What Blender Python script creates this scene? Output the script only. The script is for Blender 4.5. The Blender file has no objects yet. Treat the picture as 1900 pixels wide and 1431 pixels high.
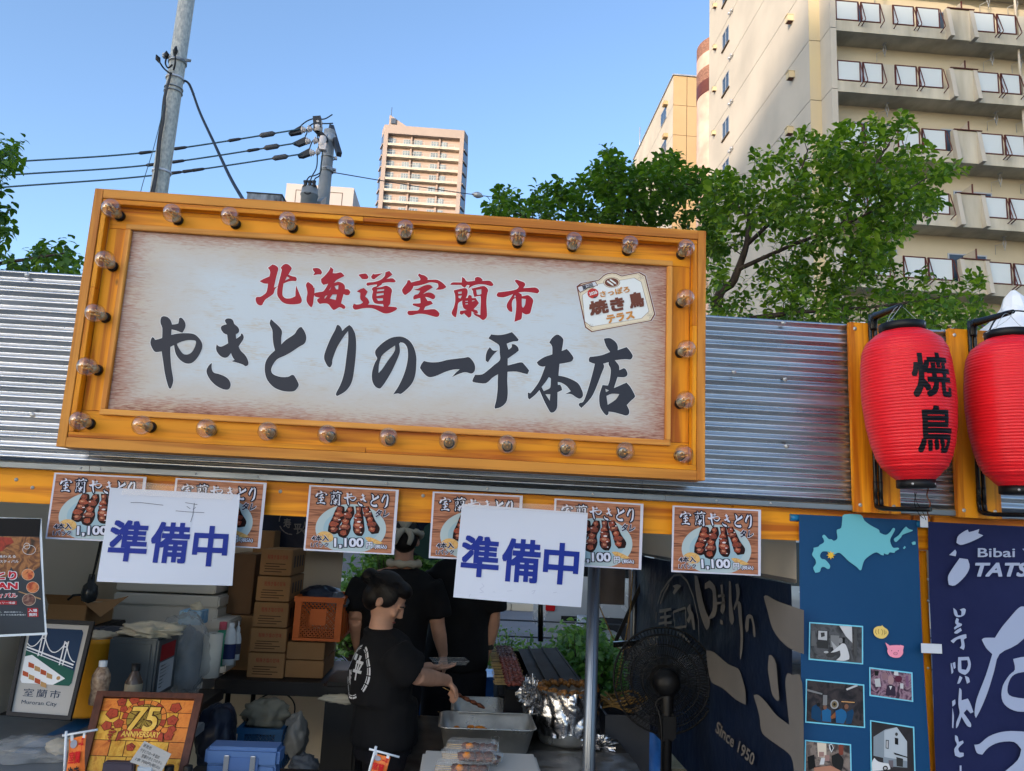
import bpy, bmesh, math, random
import numpy as np
from math import sin, cos, pi, radians, atan2, hypot, sqrt
from mathutils import Vector, Matrix, noise as mnoise
from mathutils.geometry import tessellate_polygon
random.seed(7); np.random.seed(7)
S = bpy.context.scene
COL = S.collection

# ------------------------------------------------------------------ camera, world, sun, exposure
CAMZ = 1.75
FOC, PIT, ROL, YAW = 1440.0, radians(10.15), radians(2.8), radians(3.1)
FW = Vector((sin(YAW)*cos(PIT), cos(YAW)*cos(PIT), sin(PIT)))
_r = Vector((cos(YAW), -sin(YAW), 0)); _u = _r.cross(FW)
RT = cos(ROL)*_r + sin(ROL)*_u
UP = -sin(ROL)*_r + cos(ROL)*_u
camd = bpy.data.cameras.new('camera'); cam = bpy.data.objects.new('camera', camd); COL.objects.link(cam)
camd.sensor_width = 36; camd.lens = 36*FOC/1900; camd.clip_start = 0.05; camd.clip_end = 3000
cam.matrix_world = Matrix(((RT.x, UP.x, -FW.x, 0), (RT.y, UP.y, -FW.y, 0), (RT.z, UP.z, -FW.z, CAMZ), (0, 0, 0, 1)))
S.camera = cam
SUN_EL, SUN_AZ = radians(11.5), radians(-140)      # azimuth of the sun measured from +Y towards +X
W = bpy.data.worlds.new('World'); S.world = W; W.use_nodes = True
nt = W.node_tree; nt.nodes.clear()
sky = nt.nodes.new('ShaderNodeTexSky'); sky.sky_type = 'NISHITA'; sky.sun_disc = False
sky.sun_elevation = SUN_EL; sky.sun_rotation = SUN_AZ
sky.air_density = 0.8; sky.dust_density = 1.5; sky.ozone_density = 2.1; sky.altitude = 20
bg = nt.nodes.new('ShaderNodeBackground'); bg.inputs[1].default_value = 0.15
wo = nt.nodes.new('ShaderNodeOutputWorld')
nt.links.new(sky.outputs[0], bg.inputs[0]); nt.links.new(bg.outputs[0], wo.inputs[0])
sd = bpy.data.lights.new('sun', 'SUN'); sd.energy = 2.0; sd.angle = radians(0.5); sd.color = (1.0, 0.80, 0.62)
sun = bpy.data.objects.new('sun', sd); COL.objects.link(sun)
sdir = Vector((sin(SUN_AZ)*cos(SUN_EL), cos(SUN_AZ)*cos(SUN_EL), sin(SUN_EL)))
sun.rotation_euler = sdir.to_track_quat('Z', 'Y').to_euler()
sun.location = (-20, -20, 30)
S.view_settings.view_transform = 'Standard'; S.view_settings.look = 'None'
S.view_settings.gamma = 1; S.view_settings.use_curve_mapping = False
S.view_settings.exposure = 1.62
S.cycles.max_bounces = 8; S.cycles.transparent_max_bounces = 24; S.cycles.use_denoising = True

# ------------------------------------------------------------------ geometry of the view: places read off against known planes
def ray(px, py):
    return FW + RT*((px-950)/FOC) - UP*((py-715.5)/FOC)
def pt(px, py, Y):
    d = ray(px, py); t = Y/d.y
    return Vector((d.x*t, Y, CAMZ+d.z*t))
def ptx(px, py, X):
    d = ray(px, py); t = X/d.x
    return Vector((X, d.y*t, CAMZ+d.z*t))
def ptz(px, py, Z):
    d = ray(px, py); t = (Z-CAMZ)/d.z
    return Vector((d.x*t, d.y*t, Z))

# ------------------------------------------------------------------ materials
MATS = {}
def nd(nt, t, **k):
    n = nt.nodes.new(t)
    for a, v in k.items():
        if a.startswith('i_'): n.inputs[a[2:].replace('_', ' ')].default_value = v
        else: setattr(n, a, v)
    return n
def lin(c):
    return tuple(((x/255)/12.92 if x/255 <= .04045 else ((x/255+.055)/1.055)**2.4) for x in c)
def base_mat(name, rough=.6, metal=0, **k):
    m = bpy.data.materials.new(name); m.use_nodes = True
    b = m.node_tree.nodes['Principled BSDF']
    b.inputs['Roughness'].default_value = rough; b.inputs['Metallic'].default_value = metal
    b.inputs['Specular IOR Level'].default_value = .3
    for a, v in k.items(): b.inputs[a.replace('_', ' ')].default_value = v
    return m, m.node_tree, b
def mat(name, c, rough=.6, metal=0, var=.12, vs=6, bump=.15, bs=60, stretch=(1, 1, 1), c2=None, dist=.002, rand=0, **k):
    """colour c (0-255 sRGB, or linear floats under 1) with soft mottling, fine relief; c2 = second colour of the mottling"""
    if name in MATS: return MATS[name]
    if max(c) > 1.001: c = lin(c)
    if c2 is None: c2 = tuple(x*(1-var*1.5) for x in c)
    elif max(c2) > 1.001: c2 = lin(c2)
    m, nt, b = base_mat(name, rough, metal, **k); L = nt.links.new
    tc = nd(nt, 'ShaderNodeTexCoord'); mp = nd(nt, 'ShaderNodeMapping'); mp.inputs['Scale'].default_value = stretch
    L(tc.outputs['Object'], mp.inputs[0])
    n1 = nd(nt, 'ShaderNodeTexNoise'); n1.inputs['Scale'].default_value = vs; n1.inputs['Detail'].default_value = 6
    L(mp.outputs[0], n1.inputs[0])
    mx = nd(nt, 'ShaderNodeMix', data_type='RGBA'); mx.inputs[6].default_value = (*c, 1); mx.inputs[7].default_value = (*c2, 1)
    cr = nd(nt, 'ShaderNodeValToRGB'); cr.color_ramp.elements[0].position = .35; cr.color_ramp.elements[1].position = .7
    L(n1.outputs[0], cr.inputs[0]); L(cr.outputs[0], mx.inputs[0])
    out = mx.outputs[2]
    if rand:
        oi = nd(nt, 'ShaderNodeObjectInfo'); hs = nd(nt, 'ShaderNodeHueSaturation')
        mr = nd(nt, 'ShaderNodeMapRange'); mr.inputs[3].default_value = 1-rand; mr.inputs[4].default_value = 1+rand
        L(oi.outputs['Random'], mr.inputs[0]); L(mr.outputs[0], hs.inputs['Value']); L(out, hs.inputs['Color']); out = hs.outputs[0]
    L(out, b.inputs['Base Color'])
    mr2 = nd(nt, 'ShaderNodeMapRange'); mr2.inputs[3].default_value = max(.02, rough-.12); mr2.inputs[4].default_value = min(1, rough+.12)
    L(n1.outputs[0], mr2.inputs[0]); L(mr2.outputs[0], b.inputs['Roughness'])
    if bump:
        n2 = nd(nt, 'ShaderNodeTexNoise'); n2.inputs['Scale'].default_value = bs; n2.inputs['Detail'].default_value = 4
        L(mp.outputs[0], n2.inputs[0])
        bp = nd(nt, 'ShaderNodeBump'); bp.inputs['Strength'].default_value = bump; bp.inputs['Distance'].default_value = dist
        L(n2.outputs[0], bp.inputs['Height']); L(bp.outputs[0], b.inputs['Normal'])
    MATS[name] = m
    return m
def flat(name, c, rough=.55, **k):
    """a print colour, even as ink is"""
    if name in MATS: return MATS[name]
    if max(c) > 1.001: c = lin(c)
    m, nt, b = base_mat(name, rough, 0, **k); b.inputs['Specular IOR Level'].default_value = .15; b.inputs['Base Color'].default_value = (*c, 1)
    MATS[name] = m
    return m
def print_mat(name, cols, scale=14, detail=7, stretch=(1, 1, 1), rough=.45, dist=1.2):
    """mottled photographic print: noise run through a colour ramp"""
    if name in MATS: return MATS[name]
    m, nt, b = base_mat(name, rough); L = nt.links.new
    tc = nd(nt, 'ShaderNodeTexCoord'); mp = nd(nt, 'ShaderNodeMapping'); mp.inputs['Scale'].default_value = stretch
    L(tc.outputs['Object'], mp.inputs[0])
    n1 = nd(nt, 'ShaderNodeTexNoise'); n1.inputs['Scale'].default_value = scale; n1.inputs['Detail'].default_value = detail
    n1.inputs['Distortion'].default_value = dist
    L(mp.outputs[0], n1.inputs[0])
    cr = nd(nt, 'ShaderNodeValToRGB'); e = cr.color_ramp.elements
    while len(e) < len(cols): e.new(.5)
    for i, c in enumerate(cols):
        e[i].position = .28+.44*i/(len(cols)-1); e[i].color = (*lin(c), 1)
    L(n1.outputs[0], cr.inputs[0]); L(cr.outputs[0], b.inputs['Base Color'])
    MATS[name] = m
    return m

# ------------------------------------------------------------------ mesh building
class MB:
    def __init__(s): s.v = []; s.f = []; s.sm = []; s.mi = []; s.cur = 0
    def add(s, vs, fs, smooth=False):
        o = len(s.v); s.v += [tuple(v) for v in vs]; s.f += [tuple(i+o for i in f) for f in fs]
        s.sm += [smooth]*len(fs); s.mi += [s.cur]*len(fs); return s
    def box(s, x0, y0, z0, x1, y1, z1, M=None):
        vs = [Vector((x, y, z)) for x in (x0, x1) for y in (y0, y1) for z in (z0, z1)]
        if M is not None: vs = [M @ v for v in vs]
        return s.add(vs, [(0, 1, 3, 2), (4, 6, 7, 5), (0, 4, 5, 1), (2, 3, 7, 6), (0, 2, 6, 4), (1, 5, 7, 3)])
    def cbox(s, c, d, rot=None, bev=0):
        M = Matrix.Translation(c) @ (rot.to_4x4() if rot is not None else Matrix())
        x, y, z = d[0]/2, d[1]/2, d[2]/2
        if not bev: return s.box(-x, -y, -z, x, y, z, M)
        bm = bmesh.new(); bmesh.ops.create_cube(bm, size=1)
        for v in bm.verts: v.co = Vector((v.co.x*d[0], v.co.y*d[1], v.co.z*d[2]))
        bmesh.ops.bevel(bm, geom=bm.edges[:], offset=bev, segments=2, affect='EDGES')
        bm.verts.ensure_lookup_table(); bm.verts.index_update()
        s.add([M @ v.co for v in bm.verts], [[v.index for v in f.verts] for f in bm.faces]); bm.free(); return s
    def bar(s, a, b, w, h=None, up=(0, 0, 1)):
        a = Vector(a); b = Vector(b); h = h or w; d = b-a; L = d.length
        if L < 1e-7: return s
        y = d/L; u = Vector(up)
        if abs(y.dot(u)) > .98: u = Vector((1, 0, 0))
        x = y.cross(u).normalized(); z = x.cross(y)
        M = Matrix(((x.x, y.x, z.x, a.x), (x.y, y.y, z.y, a.y), (x.z, y.z, z.z, a.z), (0, 0, 0, 1)))
        return s.box(-w/2, 0, -h/2, w/2, L, h/2, M)
    def tube(s, pts, r, n=8, cap=True, smooth=True):
        pts = [Vector(p) for p in pts]; m = len(pts)
        rs = r if hasattr(r, '__len__') else [r]*m
        vs = []; fs = []; prev = None
        for i, p in enumerate(pts):
            t = (pts[min(i+1, m-1)]-pts[max(i-1, 0)])
            t = t.normalized() if t.length > 1e-9 else Vector((0, 0, 1))
            if prev is None:
                ref = Vector((0, 0, 1)) if abs(t.z) < .9 else Vector((1, 0, 0)); a = t.cross(ref).normalized()
            else:
                a = (prev-t*prev.dot(t)); a = a.normalized() if a.length > 1e-6 else t.orthogonal().normalized()
            prev = a; b = t.cross(a)
            for k in range(n): vs.append(p+(a*cos(2*pi*k/n)+b*sin(2*pi*k/n))*rs[i])
        for i in range(m-1):
            for k in range(n):
                k2 = (k+1) % n; fs.append((i*n+k, i*n+k2, (i+1)*n+k2, (i+1)*n+k))
        s.add(vs, fs, smooth)
        if cap:
            o = len(s.v)-len(vs)
            s.f += [tuple(o+k for k in range(n))[::-1], tuple(o+(m-1)*n+k for k in range(n))]; s.sm += [False]*2; s.mi += [s.cur]*2
        return s
    def lathe(s, prof, n=24, M=None, smooth=True, arc=2*pi, fn=None):
        """prof: list of (r, z) turned about z"""
        vs = []; fs = []; full = arc > 6.28; c = n if full else n+1
        for r, z in prof:
            for k in range(c):
                a = arc*k/n; rr = r*(fn(a, z) if fn else 1)
                v = Vector((rr*cos(a), rr*sin(a), z)); vs.append(M @ v if M is not None else v)
        for i in range(len(prof)-1):
            for k in range(n):
                k2 = (k+1) % c; fs.append((i*c+k, i*c+k2, (i+1)*c+k2, (i+1)*c+k))
        return s.add(vs, fs, smooth)
    def fill(s, loops, fn, sm=False):
        """flat outline (first loop) with holes, mapped to space by fn(x, y)"""
        ls = [[Vector((x, y, 0)) for x, y in l] for l in loops]
        tr = tessellate_polygon(ls); vs = [fn(v.x, v.y) for l in ls for v in l]
        return s.add(vs, [tuple(t) for t in tr], sm)
    def prism(s, poly, fn0, fn1):
        """closed outline raised between the maps fn0 and fn1"""
        n = len(poly); tr = tessellate_polygon([[Vector((x, y, 0)) for x, y in poly]])
        vs = [fn0(*p) for p in poly]+[fn1(*p) for p in poly]
        fs = [tuple(t) for t in tr]+[tuple(i+n for i in t)[::-1] for t in tr]+[(i, (i+1) % n, n+(i+1) % n, n+i) for i in range(n)]
        return s.add(vs, fs)
    def grid(s, fn, nu, nv, smooth=True):
        vs = [fn(i/nu, j/nv) for j in range(nv+1) for i in range(nu+1)]
        fs = [(j*(nu+1)+i, j*(nu+1)+i+1, (j+1)*(nu+1)+i+1, (j+1)*(nu+1)+i) for j in range(nv) for i in range(nu)]
        return s.add(vs, fs, smooth)
    def mesh(s, name, mats):
        me = bpy.data.meshes.new(name); me.from_pydata(s.v, [], s.f)
        for m in (mats if isinstance(mats, (list, tuple)) else [mats]): me.materials.append(m)
        me.polygons.foreach_set('use_smooth', s.sm); me.polygons.foreach_set('material_index', s.mi)
        me.update(); return me
    def build(s, name, mats, parent=None, **k):
        return link(name, s.mesh(name, mats), parent, **k)
def link(name, me, parent=None, loc=None, rot=None, M=None, world=True):
    """world=True: the mesh is in world coordinates and the parent stands at its own place without turning"""
    o = bpy.data.objects.new(name, me); COL.objects.link(o)
    if parent is not None:
        o.parent = parent
        if world and loc is None and M is None: o.location = -wloc(parent)
    if loc is not None: o.location = loc
    if rot is not None: o.rotation_euler = rot
    if M is not None: o.matrix_local = M
    return o
def wloc(o):
    v = Vector(o.location)
    while o.parent is not None: o = o.parent; v += Vector(o.location)
    return v
def tag(o, label=None, cat=None, group=None, kind=None):
    if label: o['label'] = label
    if cat: o['category'] = cat
    if group: o['group'] = group
    if kind: o['kind'] = kind
    return o
def thing(name, label, cat, loc=(0, 0, 0), rz=0, group=None):
    o = bpy.data.objects.new(name, None); COL.objects.link(o); o.empty_display_size = .1
    o.location = loc; o.rotation_euler = (0, 0, rz)
    return tag(o, label, cat, group)
KIDS = {}
def copy_tree(o, parent=None):
    c = o.copy(); COL.objects.link(c)
    if parent is not None: c.parent = parent
    for ch in list(o.children): copy_tree(ch, c)
    return c
def setmesh(o, me): o.data = me

def smooth(poly, k=4, corner=55):
    """Catmull-Rom through a closed outline, keeping its sharp corners"""
    n = len(poly); out = []
    P = [Vector(p) for p in poly]
    sharp = []
    for i in range(n):
        a = P[i]-P[i-1]; b = P[(i+1) % n]-P[i]
        sharp.append(a.length < 1e-9 or b.length < 1e-9 or abs(a.angle(b, 0)) > radians(corner))
    for i in range(n):
        p0, p1, p2, p3 = P[i-1], P[i], P[(i+1) % n], P[(i+2) % n]
        if sharp[i]: p0 = p1-(p2-p1)*.35
        if sharp[(i+1) % n]: p3 = p2+(p2-p1)*.35
        for j in range(k):
            t = j/k
            out.append(tuple(.5*((2*p1)+(p2-p0)*t+(2*p0-5*p1+4*p2-p3)*t*t+(3*p1-p0-3*p2+p3)*t**3)))
    return out
def crs(pts, k=6):
    """open Catmull-Rom through 3-D points"""
    P = [Vector(p) for p in pts]; out = []
    for i in range(len(P)-1):
        p0, p1, p2, p3 = P[max(i-1, 0)], P[i], P[i+1], P[min(i+2, len(P)-1)]
        for j in range(k):
            t = j/k
            out.append(.5*((2*p1)+(p2-p0)*t+(2*p0-5*p1+4*p2-p3)*t*t+(3*p1-p0-3*p2+p3)*t**3))
    return out+[P[-1]]
# text: outlines of the built-in font as a flat mesh, x right, y up, height 1 = em; bold = shifted copies, each a hair in front of the last
TXT = {}
def text_geo(s, bold=0.0, shear=0.0, spacing=1.0):
    key = (s, bold, shear, spacing)
    if key not in TXT:
        c = bpy.data.curves.new('lettering', 'FONT'); c.body = s; c.shear = shear; c.space_character = spacing
        c.resolution_u = 3
        o = bpy.data.objects.new('lettering', c); COL.objects.link(o)
        me = bpy.data.meshes.new_from_object(o.evaluated_get(bpy.context.evaluated_depsgraph_get()))
        v = [(x.co.x, x.co.y, 0) for x in me.vertices]; f = [tuple(p.vertices) for p in me.polygons]
        bpy.data.objects.remove(o); bpy.data.meshes.remove(me)
        if bold:
            v0, f0 = v, f; v = []; f = []; k = 0; sh = [(0, 0)]
            nr = 1 if bold < .05 else 2
            for q in range(nr):
                r = bold*(q+1)/nr; sh += [(r*x, r*y) for x, y in ((1, 0), (0, 1), (-1, 0), (0, -1), (1, 1), (-1, 1), (1, -1), (-1, -1))]
            for dx, dy in sh:
                n = len(v); v += [(p[0]+dx, p[1]+dy, k) for p in v0]; f += [tuple(i+n for i in q) for q in f0]; k += 1
        if v:
            xs = [p[0] for p in v]; ys = [p[1] for p in v]
            bb = (min(xs), min(ys), max(xs), max(ys))
        else: bb = (0, 0, 1, 1)
        TXT[key] = (v, f, bb)
    return TXT[key]
EPS = 3e-5
def text_in(mb, s, x0, y0, x1, y1, fn, off=0.0, shear=0.0, spacing=1.0, nrm=(0, -1, 0)):
    """letters of s stretched over the box (x0,y0)-(x1,y1) of the map fn; y0 is the foot of the letters"""
    v, f, bb = text_geo(s, off, shear, spacing); nrm = Vector(nrm)*EPS
    sx = (x1-x0)/(bb[2]-bb[0]); sy = (y1-y0)/(bb[3]-bb[1])
    mb.add([fn(x0+(p[0]-bb[0])*sx, y0+(p[1]-bb[1])*sy)+nrm*p[2] for p in v], f)
    return mb
def affine(o, ax, ay, la, lb):
    """map of picture coordinates to sheet metres: o -> (0,0), o+ax -> (la,0), o+ay -> (0,lb)"""
    det = ax[0]*ay[1]-ax[1]*ay[0]
    def g(x, y):
        x -= o[0]; y -= o[1]
        return ((x*ay[1]-y*ay[0])/det*la, (ax[0]*y-ax[1]*x)/det*lb)
    return g
def disc(cx, cy, rx, ry=None, n=24, a0=0):
    ry = ry or rx
    return [(cx+rx*cos(2*pi*i/n+a0), cy+ry*sin(2*pi*i/n+a0)) for i in range(n)]
# ------------------------------------------------------------------ brush letters of the sign, traced outline by outline: (outer loop, holes...)
_A = lambda x, y: (460+x/6.786, 470+y/6.786)
_B = lambda x, y: (730+x/6.552, 480+y/6.552)
_C = lambda x, y: (260+x/7.917, 570+y/7.917)
_D = lambda x, y: (480+x/7.917, 570+y/7.917)
_E = lambda x, y: (680+x/6.333, 600+y/6.333)
_F = lambda x, y: (960+x/7.533, 600+y/7.533)
def _g(m, *parts):
    out = []
    for loops in parts:
        out.append([smooth([m(*p) for p in l], 3) for l in loops])
    return out
GL = {}
GL['hoku'] = _g(_A, [[(310,140),(352,155),(383,190),(370,250),(350,330),(328,432),(352,425),(382,408),(340,455),(322,510),(270,550),(215,590),(180,655),(150,658),(118,640),(98,600),(98,565),(115,550),(155,548),(195,525),(230,495),(245,440),(252,385),(200,380),(145,352),(200,322),(270,292),(280,240),(270,210),(250,185)]],
 [[(480,133),(520,148),(550,185),(545,210),(510,270),(560,290),(600,298),(615,325),(605,352),(550,350),(500,360),(450,382),(438,450),(435,520),(450,550),(480,568),(530,568),(570,555),(597,540),(600,470),(608,405),(625,450),(650,510),(678,580),(672,620),(640,638),(560,645),(490,640),(440,620),(400,580),(370,530),(368,470),(380,400),(395,340),(415,260),(425,205),(410,188),(440,150)],[(492,292),(468,345),(525,315)]])
GL['kai'] = _g(_A, [[(815,190),(870,185),(910,200),(935,240),(922,270),(880,268),(818,280),(842,245),(820,215)]],
 [[(760,362),(800,390),(822,415),(825,435),(840,430),(838,500),(830,560),(820,640),(800,685),(770,660),(740,610),(738,560),(748,500),(738,440),(730,400),(745,370)]],
 [[(1040,170),(1078,205),(1068,250),(1110,252),(1165,240),(1195,260),(1218,288),(1160,315),(1110,345),(1085,375),(1140,358),(1190,375),(1220,410),(1222,452),(1265,455),(1292,490),(1275,525),(1240,530),(1205,515),(1190,570),(1175,630),(1220,660),(1228,690),(1205,703),(1155,680),(1110,705),(1078,716),(1050,690),(1010,640),(950,632),(905,640),(875,610),(872,580),(905,560),(850,548),(835,520),(845,500),(900,488),(950,478),(985,430),(1010,385),(950,400),(925,370),(920,325),(960,290),(1000,245),(1025,210)],
  [(1140,400),(1090,415),(1112,455),(1135,455)],[(1050,425),(1020,465),(1035,462)],[(1000,530),(975,565),(962,568),(975,540)],[(1065,520),(1120,520),(1105,590),(1030,570)]])
GL['dou'] = _g(_A, [[(1388,272),(1440,258),(1490,258),(1520,300),(1500,325),(1440,325),(1415,300)]],[[(1578,255),(1600,265),(1700,250),(1640,290),(1590,330),(1560,320),(1550,295)]],
 [[(1780,222),(1822,268),(1745,325),(1820,315),(1865,352),(1840,368),(1770,366),(1695,378),(1685,395),(1620,435),(1680,425),(1740,408),(1790,430),(1815,465),(1805,520),(1795,600),(1790,640),(1765,672),(1860,678),(1882,700),(1850,725),(1790,752),(1730,760),(1680,745),(1600,705),(1540,690),(1480,690),(1420,700),(1360,712),(1330,700),(1318,670),(1335,635),(1370,648),(1420,640),(1450,618),(1415,575),(1415,500),(1370,482),(1410,455),(1460,437),(1500,475),(1505,490),(1475,545),(1510,575),(1530,620),(1510,650),(1560,648),(1640,658),(1710,672),(1700,640),(1640,640),(1590,625),(1565,570),(1565,520),(1575,480),(1558,455),(1575,430),(1620,415),(1625,395),(1560,400),(1505,412),(1490,395),(1505,370),(1580,362),(1660,340),(1720,290),(1730,240)],
  [(1630,458),(1715,452),(1712,472),(1625,482)],[(1620,510),(1710,500),(1708,525),(1620,540)],[(1618,570),(1700,565),(1700,595),(1640,600)]])
GL['muro'] = _g(_B, [[(310,178),(340,195),(380,205),(418,235),(415,258),(520,255),(570,275),(610,305),(645,345),(610,370),(560,378),(510,378),(545,345),(540,305),(500,293),(440,290),(380,310),(300,330),(245,335),(235,360),(210,395),(165,430),(140,445),(115,420),(105,380),(130,340),(160,300),(172,262),(200,262),(215,290),(270,275),(325,262),(325,240),(298,205)]],
 [[(250,375),(300,365),(370,330),(440,318),(480,350),(440,375),(400,400),(360,430),(420,412),(470,420),(505,450),(505,480),(480,495),(430,475),(385,465),(405,495),(415,515),(455,515),(480,550),(430,570),(390,585),(370,625),(430,618),(500,615),(540,640),(562,670),(550,700),(520,710),(460,695),(380,675),(300,672),(230,688),(185,685),(168,660),(180,635),(240,632),(300,628),(320,595),(270,580),(230,565),(240,545),(300,545),(330,540),(325,480),(300,485),(245,500),(240,470),(262,440),(300,430),(325,390),(280,385)]])
GL['ran'] = _g(_B, [[(832,222),(865,240),(890,275),(940,275),(990,268),(990,235),(1020,222),(1060,232),(1085,258),(1075,272),(1165,268),(1200,290),(1218,320),(1190,335),(1120,318),(1060,312),(1000,320),(950,340),(905,372),(925,325),(895,320),(870,355),(840,340),(820,322),(760,320),(688,318),(715,290),(780,288),(830,290)]],
 [[(735,385),(800,370),(870,358),(900,380),(900,430),(880,480),(840,510),(790,540),(780,600),(772,660),(760,715),(735,705),(710,675),(710,645),(735,590),(750,520),(748,440),(735,405)],[(785,405),(830,400),(830,425),(790,430)],[(790,452),(832,450),(815,485),(792,478)]],
 [[(945,365),(1000,352),(1090,332),(1130,350),(1152,385),(1140,430),(1130,520),(1135,620),(1138,700),(1110,740),(1080,745),(1040,715),(990,690),(965,655),(1010,672),(1055,685),(1058,600),(1062,500),(1060,455),(1010,460),(985,470),(970,430),(965,395)],[(1005,380),(1068,372),(1068,430),(1040,440),(1015,440)]],
 [[(925,440),(950,450),(955,480),(1000,478),(1040,540),(1010,580),(975,615),(1020,630),(1030,665),(1000,668),(950,640),(945,700),(915,720),(880,690),(860,665),(830,685),(805,670),(810,635),(860,630),(890,625),(850,600),(835,540),(840,510),(870,485),(905,475),(908,455)],[(872,515),(905,513),(905,525),(875,525)],[(875,545),(905,543),(905,555),(878,557)],[(955,510),(985,505),(985,515),(955,522)]])
GL['shi'] = _g(_B, [[(1495,255),(1540,270),(1590,290),(1605,320),(1580,358),(1640,355),(1720,350),(1760,370),(1775,400),(1750,425),(1700,415),(1600,405),(1520,412),(1560,435),(1562,458),(1600,450),(1640,445),(1680,475),(1700,510),(1690,560),(1675,620),(1660,665),(1620,680),(1590,672),(1565,655),(1562,710),(1550,740),(1510,755),(1470,770),(1480,700),(1490,620),(1492,530),(1485,480),(1455,500),(1440,545),(1445,610),(1445,650),(1410,640),(1380,600),(1378,560),(1400,515),(1430,470),(1455,432),(1380,460),(1330,472),(1270,465),(1252,445),(1270,410),(1340,402),(1430,390),(1500,370),(1525,340),(1500,305),(1472,270)],[(1478,440),(1465,470),(1490,468)],[(1560,485),(1610,492),(1600,560),(1580,595),(1562,580)]])
GL['ya'] = _g(_C, [[(350,132),(400,145),(440,180),(465,235),(465,255),(510,252),(560,240),(568,200),(570,165),(600,152),(630,175),(660,220),(668,270),(655,320),(625,372),(600,372),(530,345),(462,328),(457,408),(540,390),(640,382),(740,385),(810,405),(870,460),(910,530),(912,600),(880,680),(830,760),(770,815),(710,832),(640,815),(570,760),(525,690),(505,620),(498,560),(445,585),(445,700),(455,850),(470,960),(487,1060),(480,1120),(455,1190),(440,1200),(420,1185),(390,1090),(360,960),(340,820),(325,720),(317,652),(235,662),(200,640),(165,580),(150,520),(165,460),(185,438),(205,455),(220,480),(270,470),(322,452),(325,310),(300,240),(300,180),(315,145)],[(538,540),(600,510),(700,485),(800,490),(820,515),(805,580),(760,660),(700,695),(640,690),(600,650),(565,595)]])
GL['ki'] = _g(_C, [[(1245,200),(1260,175),(1300,165),(1345,175),(1370,205),(1385,248),(1430,285),(1455,330),(1450,370),(1420,392),(1405,398),(1412,465),(1455,435),(1478,415),(1480,390),(1500,388),(1522,430),(1515,475),(1480,530),(1448,578),(1480,640),(1540,700),(1575,760),(1592,820),(1580,855),(1545,870),(1500,840),(1420,815),(1340,795),(1388,775),(1355,730),(1335,675),(1290,730),(1240,745),(1180,720),(1130,660),(1115,600),(1125,545),(1150,570),(1190,580),(1240,560),(1292,530),(1285,470),(1278,405),(1230,385),(1195,340),(1185,300),(1210,270),(1270,252),(1255,225)]],
 [[(1057,820),(1050,870),(1060,930),(1090,965),(1150,980),(1230,1010),(1290,1050),(1322,1100),(1330,1150),(1310,1200),(1270,1215),(1200,1200),(1110,1150),(1030,1070),(985,990),(975,930),(995,880),(1025,840)]])
GL['to'] = _g(_D, [[(180,175),(230,220),(300,285),(335,335),(343,380),(332,450),(332,548),(400,480),(520,400),(560,340),(600,298),(630,292),(670,350),(697,420),(697,480),(670,540),(590,585),(480,660),(380,715),(280,760),(220,830),(188,900),(188,950),(220,990),(300,1020),(380,1028),(440,1020),(480,998),(515,1000),(550,1050),(580,1110),(588,1150),(560,1200),(520,1235),(440,1243),(340,1230),(240,1190),(170,1130),(120,1060),(95,980),(88,900),(100,810),(150,720),(238,635),(215,540),(205,440),(200,340),(165,260),(163,220)]])
GL['ri'] = _g(_D, [[(1155,258),(1185,270),(1215,310),(1228,350),(1270,305),(1330,262),(1370,295),(1405,360),(1425,430),(1433,560),(1425,720),(1405,900),(1380,1060),(1340,1160),(1270,1240),(1200,1285),(1150,1308),(1132,1290),(1140,1255),(1190,1160),(1230,1060),(1260,940),(1280,800),(1300,640),(1315,480),(1312,355),(1260,420),(1200,510),(1140,620),(1085,770),(1080,830),(1060,878),(1040,887),(1010,865),(970,790),(960,730),(975,660),(1020,540),(1070,430),(1120,340),(1138,290)]])
GL['no'] = _g(_E, [[(375,155),(440,165),(510,210),(560,290),(585,390),(585,500),(575,600),(545,690),(490,760),(410,828),(370,825),(312,835),(370,750),(420,650),(460,540),(483,430),(487,350),(475,280),(440,235),(400,225),(383,240),(392,290),(390,350),(360,430),(300,560),(230,680),(175,755),(150,768),(110,750),(75,700),(62,630),(70,550),(100,460),(125,415),(105,370),(103,325),(140,275),(210,215),(290,170)],[(335,262),(270,305),(190,370),(165,420),(145,500),(142,585),(190,530),(250,440),(310,360),(335,310)]])
GL['ichi'] = _g(_E, [[(675,442),(750,458),(850,455),(950,430),(1060,415),(1150,405),(1200,397),(1240,430),(1270,480),(1278,530),(1265,570),(1230,592),(1160,575),(1080,598),(1003,635),(1050,580),(1095,542),(1020,545),(930,570),(840,610),(770,632),(720,628),(670,585),(628,525),(645,480)]])
GL['hei'] = _g(_E, [[(1465,130),(1540,138),(1620,130),(1710,103),(1750,145),(1788,190),(1780,210),(1720,215),(1648,240),(1670,310),(1705,280),(1705,245),(1740,248),(1780,280),(1790,320),(1760,345),(1690,395),(1660,415),(1660,495),(1740,475),(1820,458),(1860,490),(1912,555),(1893,598),(1850,590),(1760,568),(1658,570),(1655,680),(1660,780),(1658,860),(1640,930),(1580,985),(1510,1005),(1505,980),(1525,900),(1540,780),(1542,680),(1545,600),(1480,640),(1405,705),(1300,700),(1250,690),(1245,670),(1275,605),(1360,600),(1430,550),(1500,490),(1568,430),(1565,350),(1560,265),(1510,225),(1432,178)]],
 [[(1450,280),(1490,320),(1548,318),(1510,350),(1460,410),(1428,460),(1400,440),(1402,380),(1420,320)]])
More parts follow.
